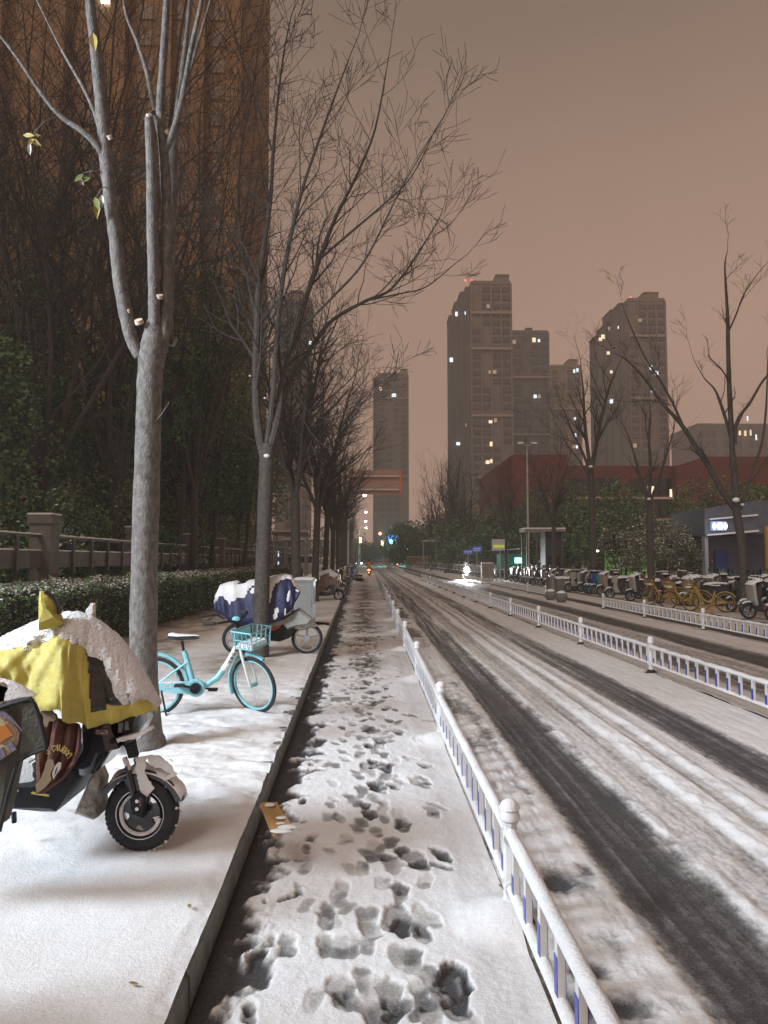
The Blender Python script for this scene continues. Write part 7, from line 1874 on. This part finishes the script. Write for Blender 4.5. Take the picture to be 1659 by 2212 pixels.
m = MB(); m.prism([(-.14,.60),(.14,.60),(.12,.68),(-.12,.68)], 0, .05, ch=.01); m.box(-.06,.06,0,.05,.36,.42); m.xf(Matrix.Translation((-.84,0,0)) @ Matrix.Rotation(R(90),4,'Z')); m.build('tail_light', M['tail_on'], o)
rider('rider in an orange jacket and dark hooded helmet seen from behind in the cycle lane', (x, Y, .03), R(88), 'jacket_orange', 'dark_cloth', 'helmet_dark')
lamp('tail_light_glow', 'POINT', (x-.0, Y-1.15, .62), 8, (1.0,.15,.05), .1)
x, Y = (858-797)/F*158, 158
o = moped('moped', 'distant moped with a red tail light in the middle of the road', 'moped_red', 'moped_red', (x, Y, .03), R(90))
m = MB(); m.box(-.90,-.84,-.11,.11,.52,.68); m.build('tail_light', M['tail_on'], o)
rider('distant dark-clad rider in the middle of the road', (x, Y, .03), R(90), 'grey_cloth', 'dark_cloth', 'helmet_dark')
q = G(1009, 1252, .03); q = P(1009, 1240, 62.5)
o = moped('moped', 'oncoming moped with a dazzling white headlight behind the outer railing', 'moped_dark', 'moped_dark', (q.x, 63.1, .03), R(-90))
m = MB(); m.ball((.56,0,.80), .21, 14, sx=.5); m.build('headlight_lens_glare', M['headlight_on'], o)  # lens enlarged so its shape carries the headlight's glare
rider('oncoming rider in a pale poncho under the glare of the headlight', (q.x, 63.1, .03), R(-90), 'grey_cloth', 'dark_cloth', 'helmet_dark', cloak='poncho')
lamp('moped_headlight', 'SPOT', (q.x, 62.35, .83), 5200, (.90,.95,1.0), .07, target=(q.x-.15, 50, -1.0), size=R(70), blend=.8)
lamp('moped_headlight_halo', 'POINT', (q.x, 62.2, .83), 160, (.90,.95,1.0), .1)
# far car headlights at the junction
def car(label, x, y, body):
    t = thing('car', label, 'car', (x, y, 0), R(-90))
    m = MB(); m.prism([(-2.2,.35),(-2.2,.85),(-1.7,.95),(-1.1,1.42),(.5,1.45),(1.2,.98),(2.1,.85),(2.2,.4)], -.88, .88, ch=.1); m.build('body', M[body], t)
    m = MB(); m.prism([(.62,1.36),(1.22,.99),(1.25,1.0),(.66,1.4)], -.7, .7); m.build('windscreen', M['black_gloss'], t)
    for xx in (-1.4, 1.4):
        for yy_ in (-.8, .8): wheel(t, (xx, yy_, .32), .32, .14, 'steel', 'wheel')
    for s in (-1, 1): m = MB(); m.ball((2.17, s*.65, .66), .17, 10, sx=.4); m.build('headlight', M['cool_glow'], t)
    m = MB(); m.prism([(-1.1,1.44),(.5,1.47),(.4,1.52),(-1.0,1.5)], -.7, .7); m.build('snow', M['snow'], t)
car('oncoming car with two white headlights at the far junction', (774.5-797)/F*205+.2, 205, 'moped_dark')
# van behind the left trees
t = thing('van', 'white van with a snowy roof parked behind the hedge between two left trunks', 'van', (-6.05, 71, 0), R(-90))
m = MB(); m.prism([(-2.4,.3),(-2.4,1.95),(-2.2,2.05),(1.2,2.05),(1.75,1.45),(2.3,1.15),(2.4,.4)], -.9, .9, ch=.1); m.build('body', M['van_white'] if 'van_white' in M else M['white_paint'], t)
m = MB(); m.prism([(1.24,2.0),(1.80,1.42),(1.86,1.44),(1.30,2.02)], -.72, .72); m.build('windscreen', M['black_gloss'], t)
for xx in (-1.5,1.5):
    for yy_ in (-.8,.8): wheel(t, (xx,yy_,.32), .32, .14, 'steel', 'wheel')
m = MB(); m.prism([(-2.3,2.055),(1.15,2.055),(1.0,2.12),(-2.2,2.12)], -.8, .8, ch=.02); m.build('snow', M['snow'], t)
moped('moped', 'unseen dark moped with a padded apron, added past the left edge to shade the snow', 'moped_dark', 'moped_dark', (-2.7, 2.25, SS-.02), R(3), 'mopeds parked on the left footway', sk='moped_beige', box='moped_dark')  # unseen moped, added to cast shade on the foreground footway
moped('moped', 'unseen red-fronted moped with a top box, added past the left edge to shade the snow', 'moped_dark', 'moped_red', (-2.6, 1.6, SS-.02), R(2), 'mopeds parked on the left footway', sk='moped_dark', box='moped_dark')  # second unseen moped added for the same foreground shade
moped('moped', 'white-fronted moped with a top box parked past the left edge, between two others', 'moped_dark', 'moped_white', (-2.75, 2.9, SS-.02), R(-4), 'mopeds parked on the left footway', sk='moped_dark', box='moped_dark') if False else None
# ================================================================ NEAR LIGHT: the street lamp just behind the viewer on the left
street_lamp('street lamp standing to the left of the viewer beyond the fence', -8.8, 1.8, 6.3, -9.8, 'cool_glow', None, .15)
lamp('near_street_light', 'SPOT', (-8.8, 1.8, 5.8), 6100, (.76,.88,1.0), 1.5, target=(3.0, 10.5, 0), size=R(92), blend=.9)

# ================================================================ snow in the air
n = 5200; fl = np.stack([nr.uniform(-12, 22, n), 3.5+44*nr.random(n)**.8, nr.uniform(.1, 15, n)], 1)
sz_ = nr.uniform(.0022, .0042, n)[:, None]
ax_ = [np.array(a) for a in ((1,0,0),(-1,0,0),(0,1,0),(0,-1,0),(0,0,1.3),(0,0,-1.3))]
V_ = np.stack([fl+a*sz_ for a in ax_], 1).reshape(-1, 3); b_ = np.arange(n)[:, None, None]*6
T_ = np.array([(0,2,4),(2,1,4),(1,3,4),(3,0,4),(2,0,5),(1,2,5),(3,1,5),(0,3,5)])[None]
fo = bpy.data.objects.new('falling_snow', rawmesh('falling_snow', V_, (b_+T_).reshape(-1, 3), [M['snow']])); COL.objects.link(fo)
tag(fo, 'fine snowflakes falling through the night air over the street', 'falling snow', kind='stuff')
